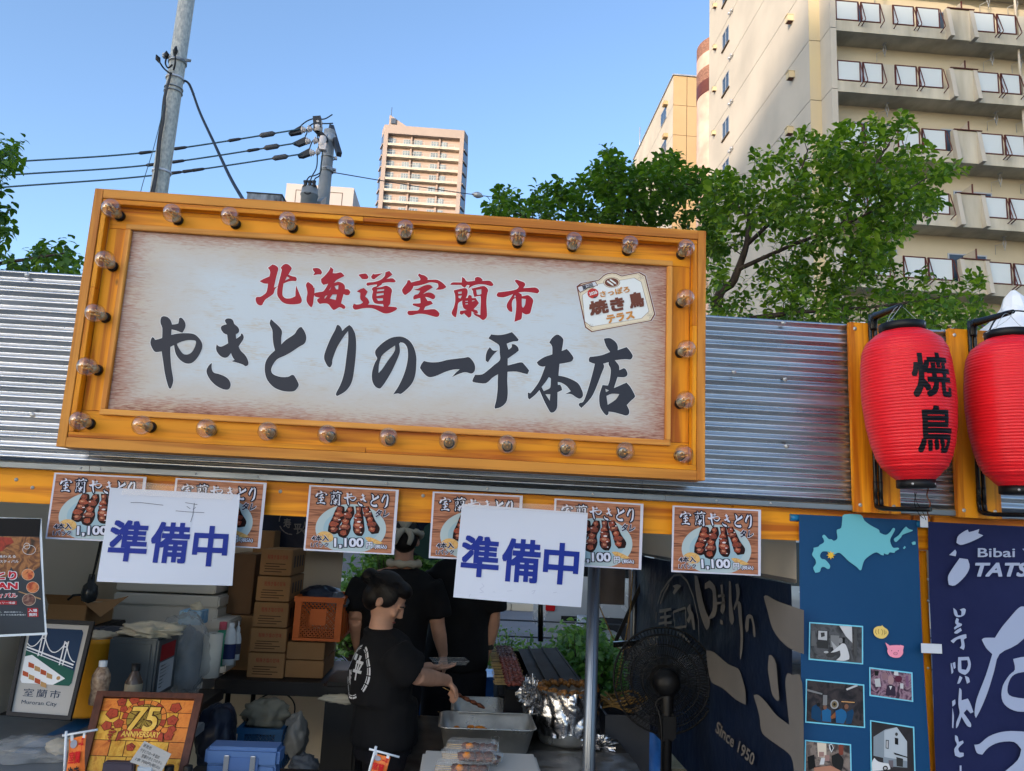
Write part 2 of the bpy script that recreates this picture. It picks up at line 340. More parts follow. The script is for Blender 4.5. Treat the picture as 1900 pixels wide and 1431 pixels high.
GL['hon'] = _g(_F, [[(550,158),(600,175),(640,220),(640,270),(620,388),(690,358),(730,400),(782,475),(775,510),(740,540),(590,568),(575,732),(650,745),(750,780),(850,840),(905,940),(918,1000),(905,1035),(870,1055),(820,1035),(750,990),(665,990),(745,950),(690,880),(620,835),(565,820),(567,860),(600,858),(620,900),(625,935),(562,965),(560,1080),(555,1180),(520,1235),(480,1250),(450,1230),(390,1120),(340,1010),(308,935),(250,1000),(170,1065),(148,1040),(145,965),(170,975),(190,968),(260,880),(320,780),(390,600),(350,607),(300,590),(270,550),(300,520),(380,470),(487,435),(485,325),(445,268),(490,200)],[(440,752),(395,820),(338,890),(368,948),(410,930),(460,895),(468,770)],[(392,992),(460,992),(452,1083)]])
GL['ten'] = _g(_F, [[(1207,215),(1280,205),(1330,225),(1385,275),(1405,330),(1402,375),(1460,355),(1525,332),(1570,380),(1612,450),(1600,490),(1575,508),(1500,502),(1362,517),(1420,590),(1425,655),(1490,625),(1520,650),(1540,705),(1525,740),(1480,755),(1400,750),(1375,830),(1350,905),(1440,865),(1525,828),(1580,890),(1640,1000),(1640,1035),(1580,1090),(1530,1145),(1562,1210),(1562,1260),(1540,1285),(1510,1290),(1440,1270),(1350,1245),(1275,1235),(1272,1270),(1250,1290),(1215,1265),(1160,1180),(1143,1080),(1150,980),(1190,862),(1265,870),(1290,790),(1305,650),(1275,580),(1275,545),(1200,565),(1213,610),(1170,720),(1110,880),(1050,1010),(990,1090),(895,1185),(860,1150),(858,1130),(875,1112),(915,1100),(950,1030),(1000,880),(1050,700),(1082,568),(1040,555),(1000,535),(998,500),(1015,470),(1060,465),(1180,445),(1295,400),(1240,320)],[(1230,915),(1280,940),(1238,962)],[(1245,1015),(1320,985),(1425,990),(1370,1070),(1262,1140)]])
def glyph_box(name):
    xs = [p[0] for g in GL[name] for p in g[0]]; ys = [p[1] for g in GL[name] for p in g[0]]
    return min(xs), min(ys), max(xs), max(ys)
def glyph(mb, name, x0, y0, x1, y1, fn, grow=0):
    """letter stretched over a box (y downwards) of the map fn; grow widens the outline for an outlined letter"""
    a, b, c, d = glyph_box(name); w = (x1-x0)/(c-a); h = (y1-y0)/(d-b)
    for loops in GL[name]:
        ls = []
        for i, l in enumerate(loops):
            q = [(x0+(x-a)*w, y0+(y-b)*h) for x, y in l]
            if grow:
                if i and grow > 8: continue
                area = sum(q[k-1][0]*q[k][1]-q[k][0]*q[k-1][1] for k in range(len(q)))
                sg = (1 if area > 0 else -1)*(-1 if i else 1); r = []
                for k in range(len(q)):
                    t = Vector(q[(k+1) % len(q)])-Vector(q[k-1])
                    if t.length < 1e-9: r.append(q[k]); continue
                    t.normalize(); r.append((q[k][0]+t.y*grow*sg, q[k][1]-t.x*grow*sg))
                q = r
            ls.append(q)
        mb.fill(ls, fn)
# ------------------------------------------------------------------ common materials
def wood_mat(name, c1, c2, axis, rough=.55, gs=1.0, rand=.10):
    if name in MATS: return MATS[name]
    m, nt, b = base_mat(name, rough); L = nt.links.new
    tc = nd(nt, 'ShaderNodeTexCoord'); mp = nd(nt, 'ShaderNodeMapping')
    st = [34*gs]*3; st[axis] = 1.6*gs; mp.inputs['Scale'].default_value = st
    oi = nd(nt, 'ShaderNodeObjectInfo'); ad = nd(nt, 'ShaderNodeVectorMath', operation='MULTIPLY_ADD')
    cx = nd(nt, 'ShaderNodeCombineXYZ'); L(oi.outputs['Random'], cx.inputs[0]); L(oi.outputs['Random'], cx.inputs[1]); L(oi.outputs['Random'], cx.inputs[2])
    L(cx.outputs[0], ad.inputs[0]); ad.inputs[1].default_value = (7, 5, 9); L(tc.outputs['Object'], ad.inputs[2])
    L(ad.outputs[0], mp.inputs[0])
    n1 = nd(nt, 'ShaderNodeTexNoise'); n1.inputs['Scale'].default_value = 1.0; n1.inputs['Detail'].default_value = 8; n1.inputs['Distortion'].default_value = .6
    L(mp.outputs[0], n1.inputs[0])
    cr = nd(nt, 'ShaderNodeValToRGB'); e = cr.color_ramp.elements
    e[0].position = .36; e[0].color = (*lin(c2), 1); e[1].position = .58; e[1].color = (*lin(c1), 1)
    L(n1.outputs[0], cr.inputs[0])
    # knots
    vo = nd(nt, 'ShaderNodeTexVoronoi'); vo.inputs['Scale'].default_value = 4.2; vo.inputs['Randomness'].default_value = 1
    mp2 = nd(nt, 'ShaderNodeMapping'); s2 = [1.7]*3; s2[axis] = .8; mp2.inputs['Scale'].default_value = s2
    L(ad.outputs[0], mp2.inputs[0]); L(mp2.outputs[0], vo.inputs[0])
    kr = nd(nt, 'ShaderNodeMapRange'); kr.inputs[1].default_value = .015; kr.inputs[2].default_value = .05; kr.inputs[3].default_value = .75; kr.inputs[4].default_value = 0
    L(vo.outputs['Distance'], kr.inputs[0])
    mx = nd(nt, 'ShaderNodeMix', data_type='RGBA'); L(kr.outputs[0], mx.inputs[0]); L(cr.outputs[0], mx.inputs[6]); mx.inputs[7].default_value = (.13, .05, .01, 1)
    n3 = nd(nt, 'ShaderNodeTexNoise'); n3.inputs['Scale'].default_value = 5; L(ad.outputs[0], n3.inputs[0])
    hs = nd(nt, 'ShaderNodeHueSaturation'); mr = nd(nt, 'ShaderNodeMapRange'); mr.inputs[3].default_value = .82; mr.inputs[4].default_value = 1.18
    L(n3.outputs[0], mr.inputs[0]); L(mr.outputs[0], hs.inputs['Value']); L(mx.outputs[2], hs.inputs['Color'])
    h2 = nd(nt, 'ShaderNodeHueSaturation'); m2 = nd(nt, 'ShaderNodeMapRange'); m2.inputs[3].default_value = 1-rand; m2.inputs[4].default_value = 1+rand
    L(oi.outputs['Random'], m2.inputs[0]); L(m2.outputs[0], h2.inputs['Value']); L(hs.outputs[0], h2.inputs['Color'])
    L(h2.outputs[0], b.inputs['Base Color'])
    bp = nd(nt, 'ShaderNodeBump'); bp.inputs['Strength'].default_value = .5; bp.inputs['Distance'].default_value = .0012
    L(n1.outputs[0], bp.inputs['Height']); L(bp.outputs[0], b.inputs['Normal'])
    MATS[name] = m; return m
WH = wood_mat('stained_wood_x', (228, 148, 14), (172, 88, 2), 0)
WV = wood_mat('stained_wood_z', (228, 148, 14), (174, 90, 4), 2)
WE = wood_mat('plain_edge_wood_x', (208, 138, 50), (172, 100, 28), 0)
WEV = wood_mat('plain_edge_wood_z', (208, 138, 50), (172, 100, 28), 2)
BLACKP = mat('black_plastic', (12, 12, 14), rough=.45, var=.1, bump=.05)
BLACKM = mat('black_painted_steel', (14, 14, 16), rough=.28, var=.1, bump=.05)
STEEL = mat('galvanised_pole', (150, 155, 155), rough=.55, metal=.3, var=.25, vs=14, c2=(112, 118, 120), bump=.1)
PIPE = mat('tent_pipe', (118, 124, 132), rough=.35, metal=.8, var=.15, vs=10, stretch=(1, 1, .1), bump=.05)
WHITEP = flat('white_paper', (196, 200, 210), rough=.6)
CARD = mat('cardboard', (150, 112, 74), rough=.85, var=.1, vs=5, bump=.2, bs=90, rand=.12)
CONC = mat('concrete', (176, 172, 158), rough=.85, var=.15, vs=.8, c2=(150, 146, 132), bump=.2, bs=20, dist=.01)

def struct(o): return tag(o, kind='structure')
# ------------------------------------------------------------------ ground
mb = MB(); mb.box(-700, -300, -.3, 700, 900, 0)
struct(mb.build('ground', mat('asphalt', (92, 92, 92), rough=.9, var=.25, vs=1.2, bump=.4, bs=150, dist=.004)))
mb = MB(); mb.box(-60, 8.7, 0.004, 60, 16.5, .008)
struct(mb.build('road', mat('road_asphalt', (104, 106, 110), rough=.85, var=.15, vs=.9, bump=.4, bs=150, dist=.004)))
mb = MB(); mb.box(-60, 6.0, 0.004, 60, 8.2, .05)
struct(mb.build('verge', mat('dry_earth', (132, 116, 92), rough=.95, var=.3, vs=3, c2=(96, 88, 60), bump=.6, bs=30, dist=.02)))
mb = MB()
for i in range(-40, 40): mb.cbox((i*1.01+.2, 8.55, .075), (1.0, .15, .15), bev=.012)
struct(mb.build('kerb', CONC))
mb = MB(); mb.box(-60, 8.95, .0121, 60, 9.1, .0125)
struct(mb.build('painted_line', mat('road_paint', (205, 205, 200), rough=.7)))
mb = MB()
for i in range(-40, 40): mb.cbox((i*1.01+.6, 16.6, .075), (1.0, .15, .15), bev=.012)
mb.box(-60, 16.68, .004, 60, 22, .13)
struct(mb.build('pavement', CONC))

# ------------------------------------------------------------------ apartment building with white balcony panels
CREAM = mat('cream_render', (184, 177, 163), rough=.8, var=.08, vs=.35, c2=(168, 162, 150), bump=.08, bs=12, dist=.01)
CREAM_SUN = mat('sun_tinted_cream_render', (188, 174, 144), rough=.8, var=.08, vs=.4, c2=(194, 180, 142), bump=.08, bs=12, dist=.01)  # cream with yellow sunlight mixed into the colour, for the corner strip
BALC = mat('weathered_balcony_concrete', (192, 186, 168), rough=.85, var=.2, vs=.9, c2=(158, 152, 136), stretch=(1.6, 1, .3), bump=.15, bs=14, dist=.01)
SOFF = mat('soffit_concrete', (196, 186, 170), rough=.9, var=.2, vs=.5, bump=.1, bs=10, dist=.01)
RECW = mat('recess_wall_render', (186, 176, 152), rough=.8, var=.08, vs=.6)
BRWN = mat('brown_painted_steel', (92, 44, 36), rough=.5, var=.25, vs=6, bump=.05)
OPAL = mat('opal_white_panel', (196, 204, 204), rough=.3, var=.03, vs=.8, bump=0)
GLASSD = mat('dark_window_glass', (58, 74, 92), rough=.08, var=.2, vs=.7, bump=0)
FRM = mat('aluminium_window_frame', (168, 172, 176), rough=.4, metal=.4)
GROOVE = mat('joint_sealant', (96, 84, 70), rough=.9)
YB = 29.0; H = 2.83
X1 = pt(1552, 165, YB).x                       # left end of the balconies
ZB = pt(1660, 121, YB).z                       # top rail of one storey
YE = YB+.85; XE = pt(1502, 100, YE).x
YR = ptx(1316, 100, XE).y
apt = thing('apartment_building', 'tall cream apartment block with rows of white balcony panels behind the leafy tree', 'building', (XE, YE, 0))
def bpart(mb, name, m, par=None): return mb.build(name, m, par or apt)
NR0, NR1 = -5, 5       # storeys below / above the reference row
zt = ZB+H*(NR1+.7)
mb = MB()
mb.box(XE+.03, YE+.03, 0, X1, YR-.03, zt); mb.box(X1, YB+1.11, 0, XE+26, YR-.03, zt); bpart(mb, 'core_wall', GROOVE)
XE2 = pt(1522, 100, YE).x
# end wall, one precast piece per storey
zjoint = ptx(1460, 133, XE).z
for k in range(-7, 7):
    z0 = zjoint+k*H; z1 = z0+H
    if z1 > zt: continue
    mb = MB(); mb.box(XE, YE+.03, z0+.03, XE+.03, YR, z1)
    bpart(mb, 'wall_panel', CREAM)
    mb = MB(); mb.box(XE, YE, z0+.03, XE2, YE+.03, z1); bpart(mb, 'corner_strip', CREAM_SUN)
    mb = MB(); mb.box(XE2, YB-.12, z0+.03, XE2+.25, YE, z1); mb.box(XE2+.25, YB-.12, z0+.03, X1, YB+.0, z1)
    bpart(mb, 'balcony_end_wall', CREAM)
# windows, vents of the end wall
def end_window(px, py):
    p = ptx(px, py, XE); w, h = 1.15, 1.05
    mb = MB(); y0, y1, z0, z1 = p.y-w/2, p.y+w/2, p.z-h/2, p.z+h/2; t = .05
    for a, b, c, d in ((y0, z0, y1, z0+t), (y0, z1-t, y1, z1), (y0, z0+t, y0+t, z1-t), (y1-t, z0+t, y1, z1-t), ((y0+y1)/2-t/2, z0+t, (y0+y1)/2+t/2, z1-t)):
        mb.box(XE-.035, a, b, XE+.0, c, d)
    f = bpart(mb, 'window', FRM)
    mb = MB(); mb.box(XE-.012, y0+t, z0+t, XE-.004, y1-t, z1-t); mb.build('pane', GLASSD, f)
    mb = MB(); mb.box(XE-.09, y0-.06, z0-.07, XE-.001, y1+.06, z0-.005); mb.build('sill', GROOVE, f)
for py in (-12, 71, 155, 238, 315): end_window(1347, py)
def end_vent(px, py, s):
    p = ptx(px, py, XE); mb = MB()
    mb.box(XE-.28*s, p.y-.16*s, p.z-.14*s, XE-.002, p.y+.16*s, p.z+.16*s)
    mb.box(XE-.31*s, p.y-.18*s, p.z+.16*s, XE-.002, p.y+.18*s, p.z+.19*s)
    v = bpart(mb, 'vent_hood', CREAM_SUN); mb = MB(); mb.box(XE-.25*s, p.y-.13*s, p.z-.15*s, XE-.03, p.y+.13*s, p.z-.141*s); mb.build('vent_louvre', BRWN, v)
for px, py, s in ((1470, 37, 1), (1472, 142, 1), (1329, 12, .75), (1329, 89, .75), (1328, 167, .75), (1327, 248, .75), (1470, 245, 1)): end_vent(px, py, s)
for py in (-62, 19, 102, 187, 275):
    for dx, dy in ((1360, 0), (1356, 6)):
        p = ptx(dx, py, XE) if dx == 1360 else ptx(dx, py+dy, XE)
        mb = MB(); mb.tube([p+Vector((0, 0, 0)), p+Vector((-.16, 0, -.02))], .08, 10); bpart(mb, 'vent_pipe', FRM)
# balconies
PH = .93; FME = {}
def frame_me(w):
    w = round(w, 3)
    if w not in FME:
        mb = MB(); t = .045
        for q in ((0, .002, w, t), (0, PH-t, w, PH), (0, t, t, PH-t), (w-t, t, w, PH-t)): mb.box(q[0], -.05, q[1], q[2], 0, q[3])
        FME[w] = mb.mesh('balustrade_frame', BRWN)
    return FME[w]
def panel_me(w):
    w = round(w, 3)
    if -w not in FME: mb = MB(); mb.box(.05, -.035, .05, w-.05, -.015, PH-.05); FME[-w] = mb.mesh('white_panel', OPAL)
    return FME[-w]
mb = MB(); mb.tube([(0, -.06, PH-.05), (0, -.34, -.02), (0, -.36, -.12), (0, -.03, -.2)], .022, 5); out_me = mb.mesh('outrigger', BRWN)
xs0 = X1
def px_x(px): return pt(px, 135, YB).x
units = []
u0 = px_x(1553); per = px_x(1813)-px_x(1553)
offs = [px_x(a)-u0 for a in (1553, 1596, 1600, 1637, 1660, 1700, 1704, 1748)]
fin1, fin2 = px_x(1763)-u0, px_x(1807)-u0
for r in range(NR0, NR1+1):
    zr = ZB+r*H                         # top of the panels
    zp0 = zr-PH; zs = zr-PH-.5          # panel foot, underside
    mb = MB()
    mb.box(X1+.002, YB-.02, zs, X1+16, YB+.14, zp0); mb.box(X1+.002, YB+.14, zs, X1+16, YB+1.5, zs+.14)
    bpart(mb, 'balcony_slab', BALC)
    mb = MB(); mb.box(X1+.002, YB+1.0, zs-H+.1, X1+16, YB+1.1, zs+.1); bpart(mb, 'recessed_wall', RECW)
    for w in range(4):                  # glazed doors at the back of the balconies
        x = X1+1.2+w*3.9+(.4 if r % 2 else 0)
        mb = MB(); mb.box(x, YB+.96, zs-H+.15, x+1.7, YB+1.0, zs-.75); f = bpart(mb, 'balcony_door', FRM)
        mb = MB(); mb.box(x+.06, YB+.95, zs-H+.2, x+.82, YB+.958, zs-.81); mb.box(x+.88, YB+.95, zs-H+.2, x+1.64, YB+.958, zs-.81); mb.build('pane', GLASSD, f)
    for u in range(4):
        ux = u0+per*u
        if r < -4 or r > 2: continue
        pairs = ((offs[0], offs[1]), (offs[2], offs[3]), (offs[4], offs[5]), (offs[6], offs[7]))
        if u: pairs = tuple((a-.1, b-.1) for a, b in pairs)
        for q, (a, b) in enumerate(pairs):
            fr = link('balustrade_frame', frame_me(b-a), apt, loc=Vector((ux+a, YB, zp0))-apt.location)
            link('white_panel', panel_me(b-a), fr, loc=(0, 0, 0))
            for xx in ((b-.02,) if q == 0 else (a+.03, b-.02) if q in (1, 2) else (a+.03, b+.02)): link('outrigger', out_me, fr, loc=(xx-a, 0, 0))
        # concrete pier between the pairs
        mb = MB(); mb.box(ux+offs[3]+.02, YB-.015, zp0, ux+offs[4]-.02, YB+.12, zr-.01); bpart(mb, 'pier', BALC)
        # upright fins and solid balustrade between the flats
        for fx in (fin1, fin2):
            x = ux+fx; mb = MB()
            mb.add([(x-.09, YB+.1, zr+.02), (x+.09, YB+.1, zr+.02), (x+.09, YB-.09, zr+.02), (x-.09, YB-.09, zr+.02),
                    (x-.09, YB+.1, zs-.02), (x+.09, YB+.1, zs-.02), (x+.09, YB-.34, zs+.0), (x-.09, YB-.34, zs+.0)],
                   [(0, 1, 2, 3), (4, 7, 6, 5), (0, 3, 7, 4), (1, 5, 6, 2), (3, 2, 6, 7), (0, 4, 5, 1)])
            bpart(mb, 'fin', CREAM)
        mb = MB(); mb.box(ux+fin1+.09, YB-.06, zs+.01, ux+fin2-.09, YB+.1, zr+.01); bpart(mb, 'solid_balustrade', BALC)
        mb = MB(); mb.box(ux+fin1-.05, YB-.14, zr+.021, ux+fin2+.12, YB+.1, zr+.05); bpart(mb, 'coping', BRWN)
        # dividing screen
        mb = MB(); x = ux+fin2-.3; mb.box(x, YB+.15, zp0, x+.03, YB+.99, zr+.55); d = bpart(mb, 'dividing_screen', CREAM)
        mb = MB(); mb.box(x-.012, YB+.11, zp0, x+.04, YB+.15, zr+.58); mb.build('screen_post', BRWN, d)
        # laundry pole hooks under the slab
        for hx in (offs[4]-.05, fin2+1.3):
            x = ux+hx; mb = MB()
            mb.box(x-.06, YB+.5, zs-.03, x+.06, YB+.7, zs-.002)
            mb.tube([(x, YB+.6, zs-.02), (x-.07, YB+.6, zs-.28), (x-.02, YB+.6, zs-.5)], .018, 5)
            mb.tube([(x, YB+.6, zs-.02), (x+.07, YB+.6, zs-.28), (x, YB+.6, zs-.5), (x, YB+.6, zs-.62)], .018, 5)
            mb.tube([(x, YB+.6, zs-.3), (x-.2, YB+.9, zs-.3), (x-.2, YB+.9, zs-.7)], .014, 5)
            bpart(mb, 'laundry_hook', FRM)
    # laundry pole and downpipe
    if r >= -4:
        x = u0+per-.1+offs[4]-.6; mb = MB(); mb.tube([(x+.3, YB+.25, zs), (x+.3, YB+.25, zs-1.6)], .05, 8); bpart(mb, 'downpipe', CREAM)
mb = MB(); mb.box(XE-.1, YB-.3, zt, XE+26, YR+.1, zt+.6); bpart(mb, 'roof', CREAM)
# round brown stair tower at the rear
sp = ptx(1316, 120, XE); R = 1.9
zc = [ptx(1316, y, XE).z for y in (68, 92, 118, 142, 166)]
stm = mat('brown_tile', (92, 50, 40), rough=.5, var=.2, vs=2); stw = mat('pink_render', (206, 176, 160), rough=.8, var=.2, vs=1)
cx, cy = XE+1.52, YR+1.2
mb = MB()
for i in range(4):
    mb.cur = (0, 1, 2, 1)[i]; M = Matrix.Translation((cx, cy, 0)); n0 = zc[3-i+1]; n1 = zc[3-i]
    mb.lathe([(R, n0), (R, n1)], 32, M)
mb.cur = 2; mb.lathe([(R-.03, 0), (R-.03, zc[4])], 32, M); mb.cur = 0; mb.lathe([(R, zc[0]), (0.01, zc[0]+.01)], 32, M)
bpart(mb, 'stair_turret', [stm, mat('brick_grille', (150, 110, 92), rough=.7, var=.4, vs=6, stretch=(1, 1, 3)), stw])

# ------------------------------------------------------------------ second block behind
Y2 = 62.0; p = pt(1250, 140, Y2); q = pt(1316, 149, Y2); yr = ptx(1176, 300, p.x).y
WARM = mat('sun_warmed_render', (176, 150, 112), rough=.8, var=.07, vs=.3, bump=.05, bs=8, dist=.01)  # warm sun put into the front's colour; side panels stay plain cream
b2 = thing('apartment_block', 'sun tinted windowed block rising just beyond the cream apartment building', 'building', (p.x, Y2, 0))
xr = p.x+12; x2 = pt(1275, 143, Y2).x; z1 = p.z
mb = MB(); mb.box(p.x+.02, Y2+.05, 0, xr, yr, z1-.02); mb.build('core_wall', GROOVE, b2)
for k in range(6):
    za, zb = z1-H*(k+1)-.0, z1-H*k-.04
    zb = min(zb, z1)
    mb = MB(); mb.box(p.x, Y2+.03, za, p.x+.02, yr, zb); mb.build('side_panel', CREAM, b2)
    mb = MB(); mb.box(p.x, Y2, za, x2-.03, Y2+.05, zb); mb.build('front_panel', WARM, b2)
    mb = MB(); mb.box(x2+.03, Y2+.02, za, xr, Y2+.06, zb); mb.build('front_panel', WARM, b2)
mb = MB(); mb.box(p.x, Y2+.03, 0, p.x+.02, yr, z1-6*H-.04); mb.box(p.x, Y2, 0, xr, Y2+.05, z1-6*H-.04); mb.build('lower_wall', WARM, b2)
mb = MB(); mb.box(p.x-.1, Y2-.1, z1, xr, yr+.1, z1+.12); mb.build('parapet', FRM, b2)
for px, py in ((1232, 216), (1232, 276), (1232, 338)):
    c = ptx(px, py, p.x); mb = MB(); w, h, t = 2.0, 1.3, .07
    mb.box(p.x-.05, c.y-w/2, c.z-h/2, p.x-.002, c.y+w/2, c.z+h/2); f = mb.build('window', FRM, b2)
    mb = MB(); mb.box(p.x-.056, c.y-w/2+t, c.z-h/2+t, p.x-.051, c.y-.03, c.z+h/2-t); mb.box(p.x-.056, c.y+.03, c.z-h/2+t, p.x-.051, c.y+w/2-t, c.z+h/2-t); mb.build('pane', GLASSD, f)
    mb = MB(); v = ptx(px+6, py-22, p.x); mb.box(p.x-.4, v.y-.3, v.z-.15, p.x, v.y+.3, v.z+.2); mb.build('vent_hood', WARM, b2)
mb = MB(); a = ptx(1169, 300, p.x); mb.tube([(p.x+.5, yr-.5, z1), (p.x+.5, yr-.5, z1+3.6)], .06, 5); mb.build('antenna', FRM, b2)

# ------------------------------------------------------------------ distant tower
YT = 180.0
TW = mat('pinkish_tile', (148, 136, 130), rough=.7, var=.06, vs=.2, bump=0)
TS = mat('tower_inner_wall', (160, 142, 134), rough=.8, var=.06, vs=.2, bump=0)
TG = mat('tower_window_glass', (128, 142, 150), rough=.12, var=.3, vs=.4, bump=0)
TR_ = mat('tower_railing', (186, 188, 182), rough=.4, var=.1, vs=.3, bump=0)
L0, L1 = pt(714, 231, YT), pt(862, 243, YT)     # front face corners at roof
zt2 = L0.z; hs = 3.0; xa, xb = L0.x, L1.x
tw = thing('tower_block', 'distant pinkish high rise with stacked balconies and a sloping roof crest', 'building', ((xa+xb)/2, YT, 0))
mb = MB()
dp = 18
foot = [(xa, YT+1.4), (xb, YT+1.4), (xb+.9, YT+4.5), (xb+.9, YT+dp), (xa-.9, YT+dp), (xa-.9, YT+4.5)]
mb.prism(foot, lambda x, y: Vector((x, y, 0)), lambda x, y: Vector((x, y, zt2-2.2)))
mb.build('inner_wall', TS, tw)
mb = MB()
top = [(xa, YT), (xb, YT), (xb+.9, YT+3), (xb+.9, YT+dp), (xa-.9, YT+dp), (xa-.9, YT+3)]
mb.prism(top, lambda x, y: Vector((x, y, zt2-2.2)), lambda x, y: Vector((x, y, zt2)))
mb.build('parapet', TW, tw)
pw = (xb-xa)*.052
for a, b in ((xa, xa+pw), (xb-pw, xb)):
    mb = MB(); mb.box(a, YT, 0, b, YT+1.59, zt2-2.21); mb.build('corner_pilaster', TW, tw)
for sx, s in ((xa-.9, 1), (xb+.9, -1)):
    mb = MB(); mb.box(min(sx, sx+s*.35), YT+3.2, 0, max(sx, sx+s*.35), YT+3.6, zt2-2.21); mb.build('side_mullion', TW, tw)
dark = mat('tower_side_glass', (74, 84, 98), rough=.15, bump=0)
widths = [(.0, .31), (.345, .70), (.74, 1.0)]
xi0, xi1 = xa+pw, xb-pw; Wd = xi1-xi0
wme = {}
for k in range(9):
    z = zt2-2.2-k*hs            # ceiling of this storey
    f0 = z-hs
    mb = MB(); mb.box(xi0, YT+.1, f0-.1, xi1, YT+1.39, f0+.3); mb.build('balcony_slab', SOFF, tw)
    mb = MB()
    for i in range(int(Wd/1.5)+1): mb.box(xi0+i*1.5, YT+.02, f0+.25, xi0+i*1.5+.05, YT+.08, f0+1.15)
    mb.box(xi0, YT+.0, f0+1.1, xi1, YT+.1, f0+1.16); mb.box(xi0, YT+.03, f0+.3, xi1, YT+.06, f0+.45)
    mb.build('railing', TR_, tw)
    for a in (.325, .72):
        x = xi0+Wd*a; mb = MB(); mb.box(x-.2, YT+.9, f0+.28, x+.2, YT+1.39, z); mb.build('party_wall', TS, tw)
    for a, w in ((.01, .095), (.21, .1), (.36, .115), (.60, .1), (.745, .08)):
        x = xi0+Wd*a; ww = Wd*w; mb = MB()
        mb.box(x, YT+1.3, f0+.35, x+ww, YT+1.39, f0+2.3); f = mb.build('window', FRM, tw)
        mb = MB()
        for i in range(3): mb.box(x+.08+i*ww/3, YT+1.27, f0+.45, x+(i+1)*ww/3-.06, YT+1.298, f0+2.2)
        mb.build('pane', TG, f)
    for x0_, x1_, y0_, y1_ in ((xa-.9, xa-.05, YT+3.1, YT+.3), (xb+.9, xb+.05, YT+3.1, YT+.3)):
        mb = MB(); mb.add([(x0_, y0_, f0+.3), (x1_, y1_, f0+.3), (x1_, y1_, z-.1), (x0_, y0_, z-.1)], [(0, 1, 2, 3)]); mb.add([(x0_, y0_+.3, f0+.3), (x1_, y1_+.3, f0+.3), (x1_, y1_+.3, z-.1), (x0_, y0_+.3, z-.1)], [(0, 1, 2, 3)])
        mb.build('side_window', dark, tw)
        mb = MB(); mb.bar((x0_, y0_, f0+.15), (x1_, y1_, f0+.15), .5, .35); mb.build('side_slab', TW, tw)
c0, c1, c2, c3 = pt(723, 213, YT+3), pt(772, 234, YT+3), pt(723, 232, YT+3), pt(772, 234, YT+3)
mb = MB(); mb.prism([(c0.x, c0.z), (c1.x, zt2+.1), (c1.x, zt2-1), (c0.x, zt2-1)], lambda x, z: Vector((x, YT+3, z)), lambda x, z: Vector((x, YT+8, z)))
cr_ = mb.build('roof_crest', TW, tw)
v = pt(730, 224, YT+2.5); mb = MB(); mb.box(v.x-.6, YT+2.6, v.z-.7, v.x+.6, YT+2.99, v.z+.7); mb.build('crest_louvre', dark, cr_)
mb = MB(); mb.tube([(c0.x+.3, YT+4, c0.z), (c0.x+.3, YT+4, c0.z+2.6)], .08, 5); mb.build('lightning_rod', dark, tw)
v = pt(784, 232, YT+4); mb = MB(); mb.lathe([(0, -.2), (.45, 0), (.55, .5), (.45, 1), (0, 1.3)], 12, Matrix.Translation((v.x, v.y, zt2))); mb.build('roof_fan', FRM, tw)

# ------------------------------------------------------------------ white box building and the soot stained flue casing
Y3 = 60.0; a, b = pt(532, 340, Y3), pt(657, 350, Y3)
wb = thing('white_building', 'plain white building top standing behind the transformer pole', 'building', (a.x, Y3, 0))
WR = mat('white_render', (172, 166, 162), rough=.7, var=.04, vs=.5)
mb = MB(); mb.box(a.x, Y3, 0, b.x, ptx(669, 380, b.x).y if ptx(669, 380, b.x).y > Y3+2 else Y3+8, a.z); mb.build('wall', WR, wb)
w0, w1 = pt(549, 352, Y3), pt(636, 360, Y3)
mb = MB()
for x0_, z0_, x1_, z1_ in ((w0.x, w0.z-.05, w1.x, w0.z), (w0.x, 20, w0.x+.05, w0.z-.05), (w1.x-.05, 20, w1.x, w0.z-.05)): mb.box(x0_, Y3-.02, z0_, x1_, Y3-.001, z1_)
mb.build('recess_joint', GROOVE, wb)
a, b = pt(459, 358, 9), pt(523, 359, 9)
fl = thing('flue_casing', 'small soot stained metal box just above the sign top between the poles', 'flue', (a.x, 9, 0))
mb = MB(); mb.box(a.x, 9, 2.2, b.x, 9.4, a.z)
mb.build('casing', mat('sooty_metal', (150, 160, 170), rough=.6, var=.5, vs=9, c2=(34, 38, 44), stretch=(1, 1, .4), metal=.2), fl)
mb = MB(); mb.box(a.x-.01, 8.99, a.z, b.x+.01, 9.41, a.z+.012); mb.build('cap', mat('dark_cap', (40, 44, 48)), fl)
mb = MB(); mb.box(a.x+.05, 9.05, 0, a.x+.1, 9.1, 2.2); mb.box(b.x-.1, 9.3, 0, b.x-.05, 9.35, 2.2); mb.build('stand', FRM, fl)

# ------------------------------------------------------------------ high block far behind the viewer: it is what shades the stalls from the low sun
ob = thing('office_block', 'tall pale office block far across the square opposite the stalls', 'building', (-185, -215, 0))
OW = mat('pale_office_wall', (190, 184, 176), rough=.8, var=.1, vs=.3, bump=.05, bs=5, dist=.01)
HO = 87.0
mb = MB(); mb.box(-262, -222, 0, -112, -205, HO); mb.build('wall', OW, ob)
mb = MB()
for r in range(1, 26):
    for c in range(-81, -36): mb.box(c*3.2, -204.99, r*3.0, c*3.2+2.0, -204.95, r*3.0+1.6)
w_ = mb.build('window_band', GLASSD, ob); tag(w_, kind='stuff')
mb = MB(); mb.box(-60, -60, .004, 60, 2.2, .008)
struct(mb.build('plaza', mat('plaza_paving', (176, 168, 156), rough=.85, var=.15, vs=.7, bump=.2, bs=40, dist=.004)))

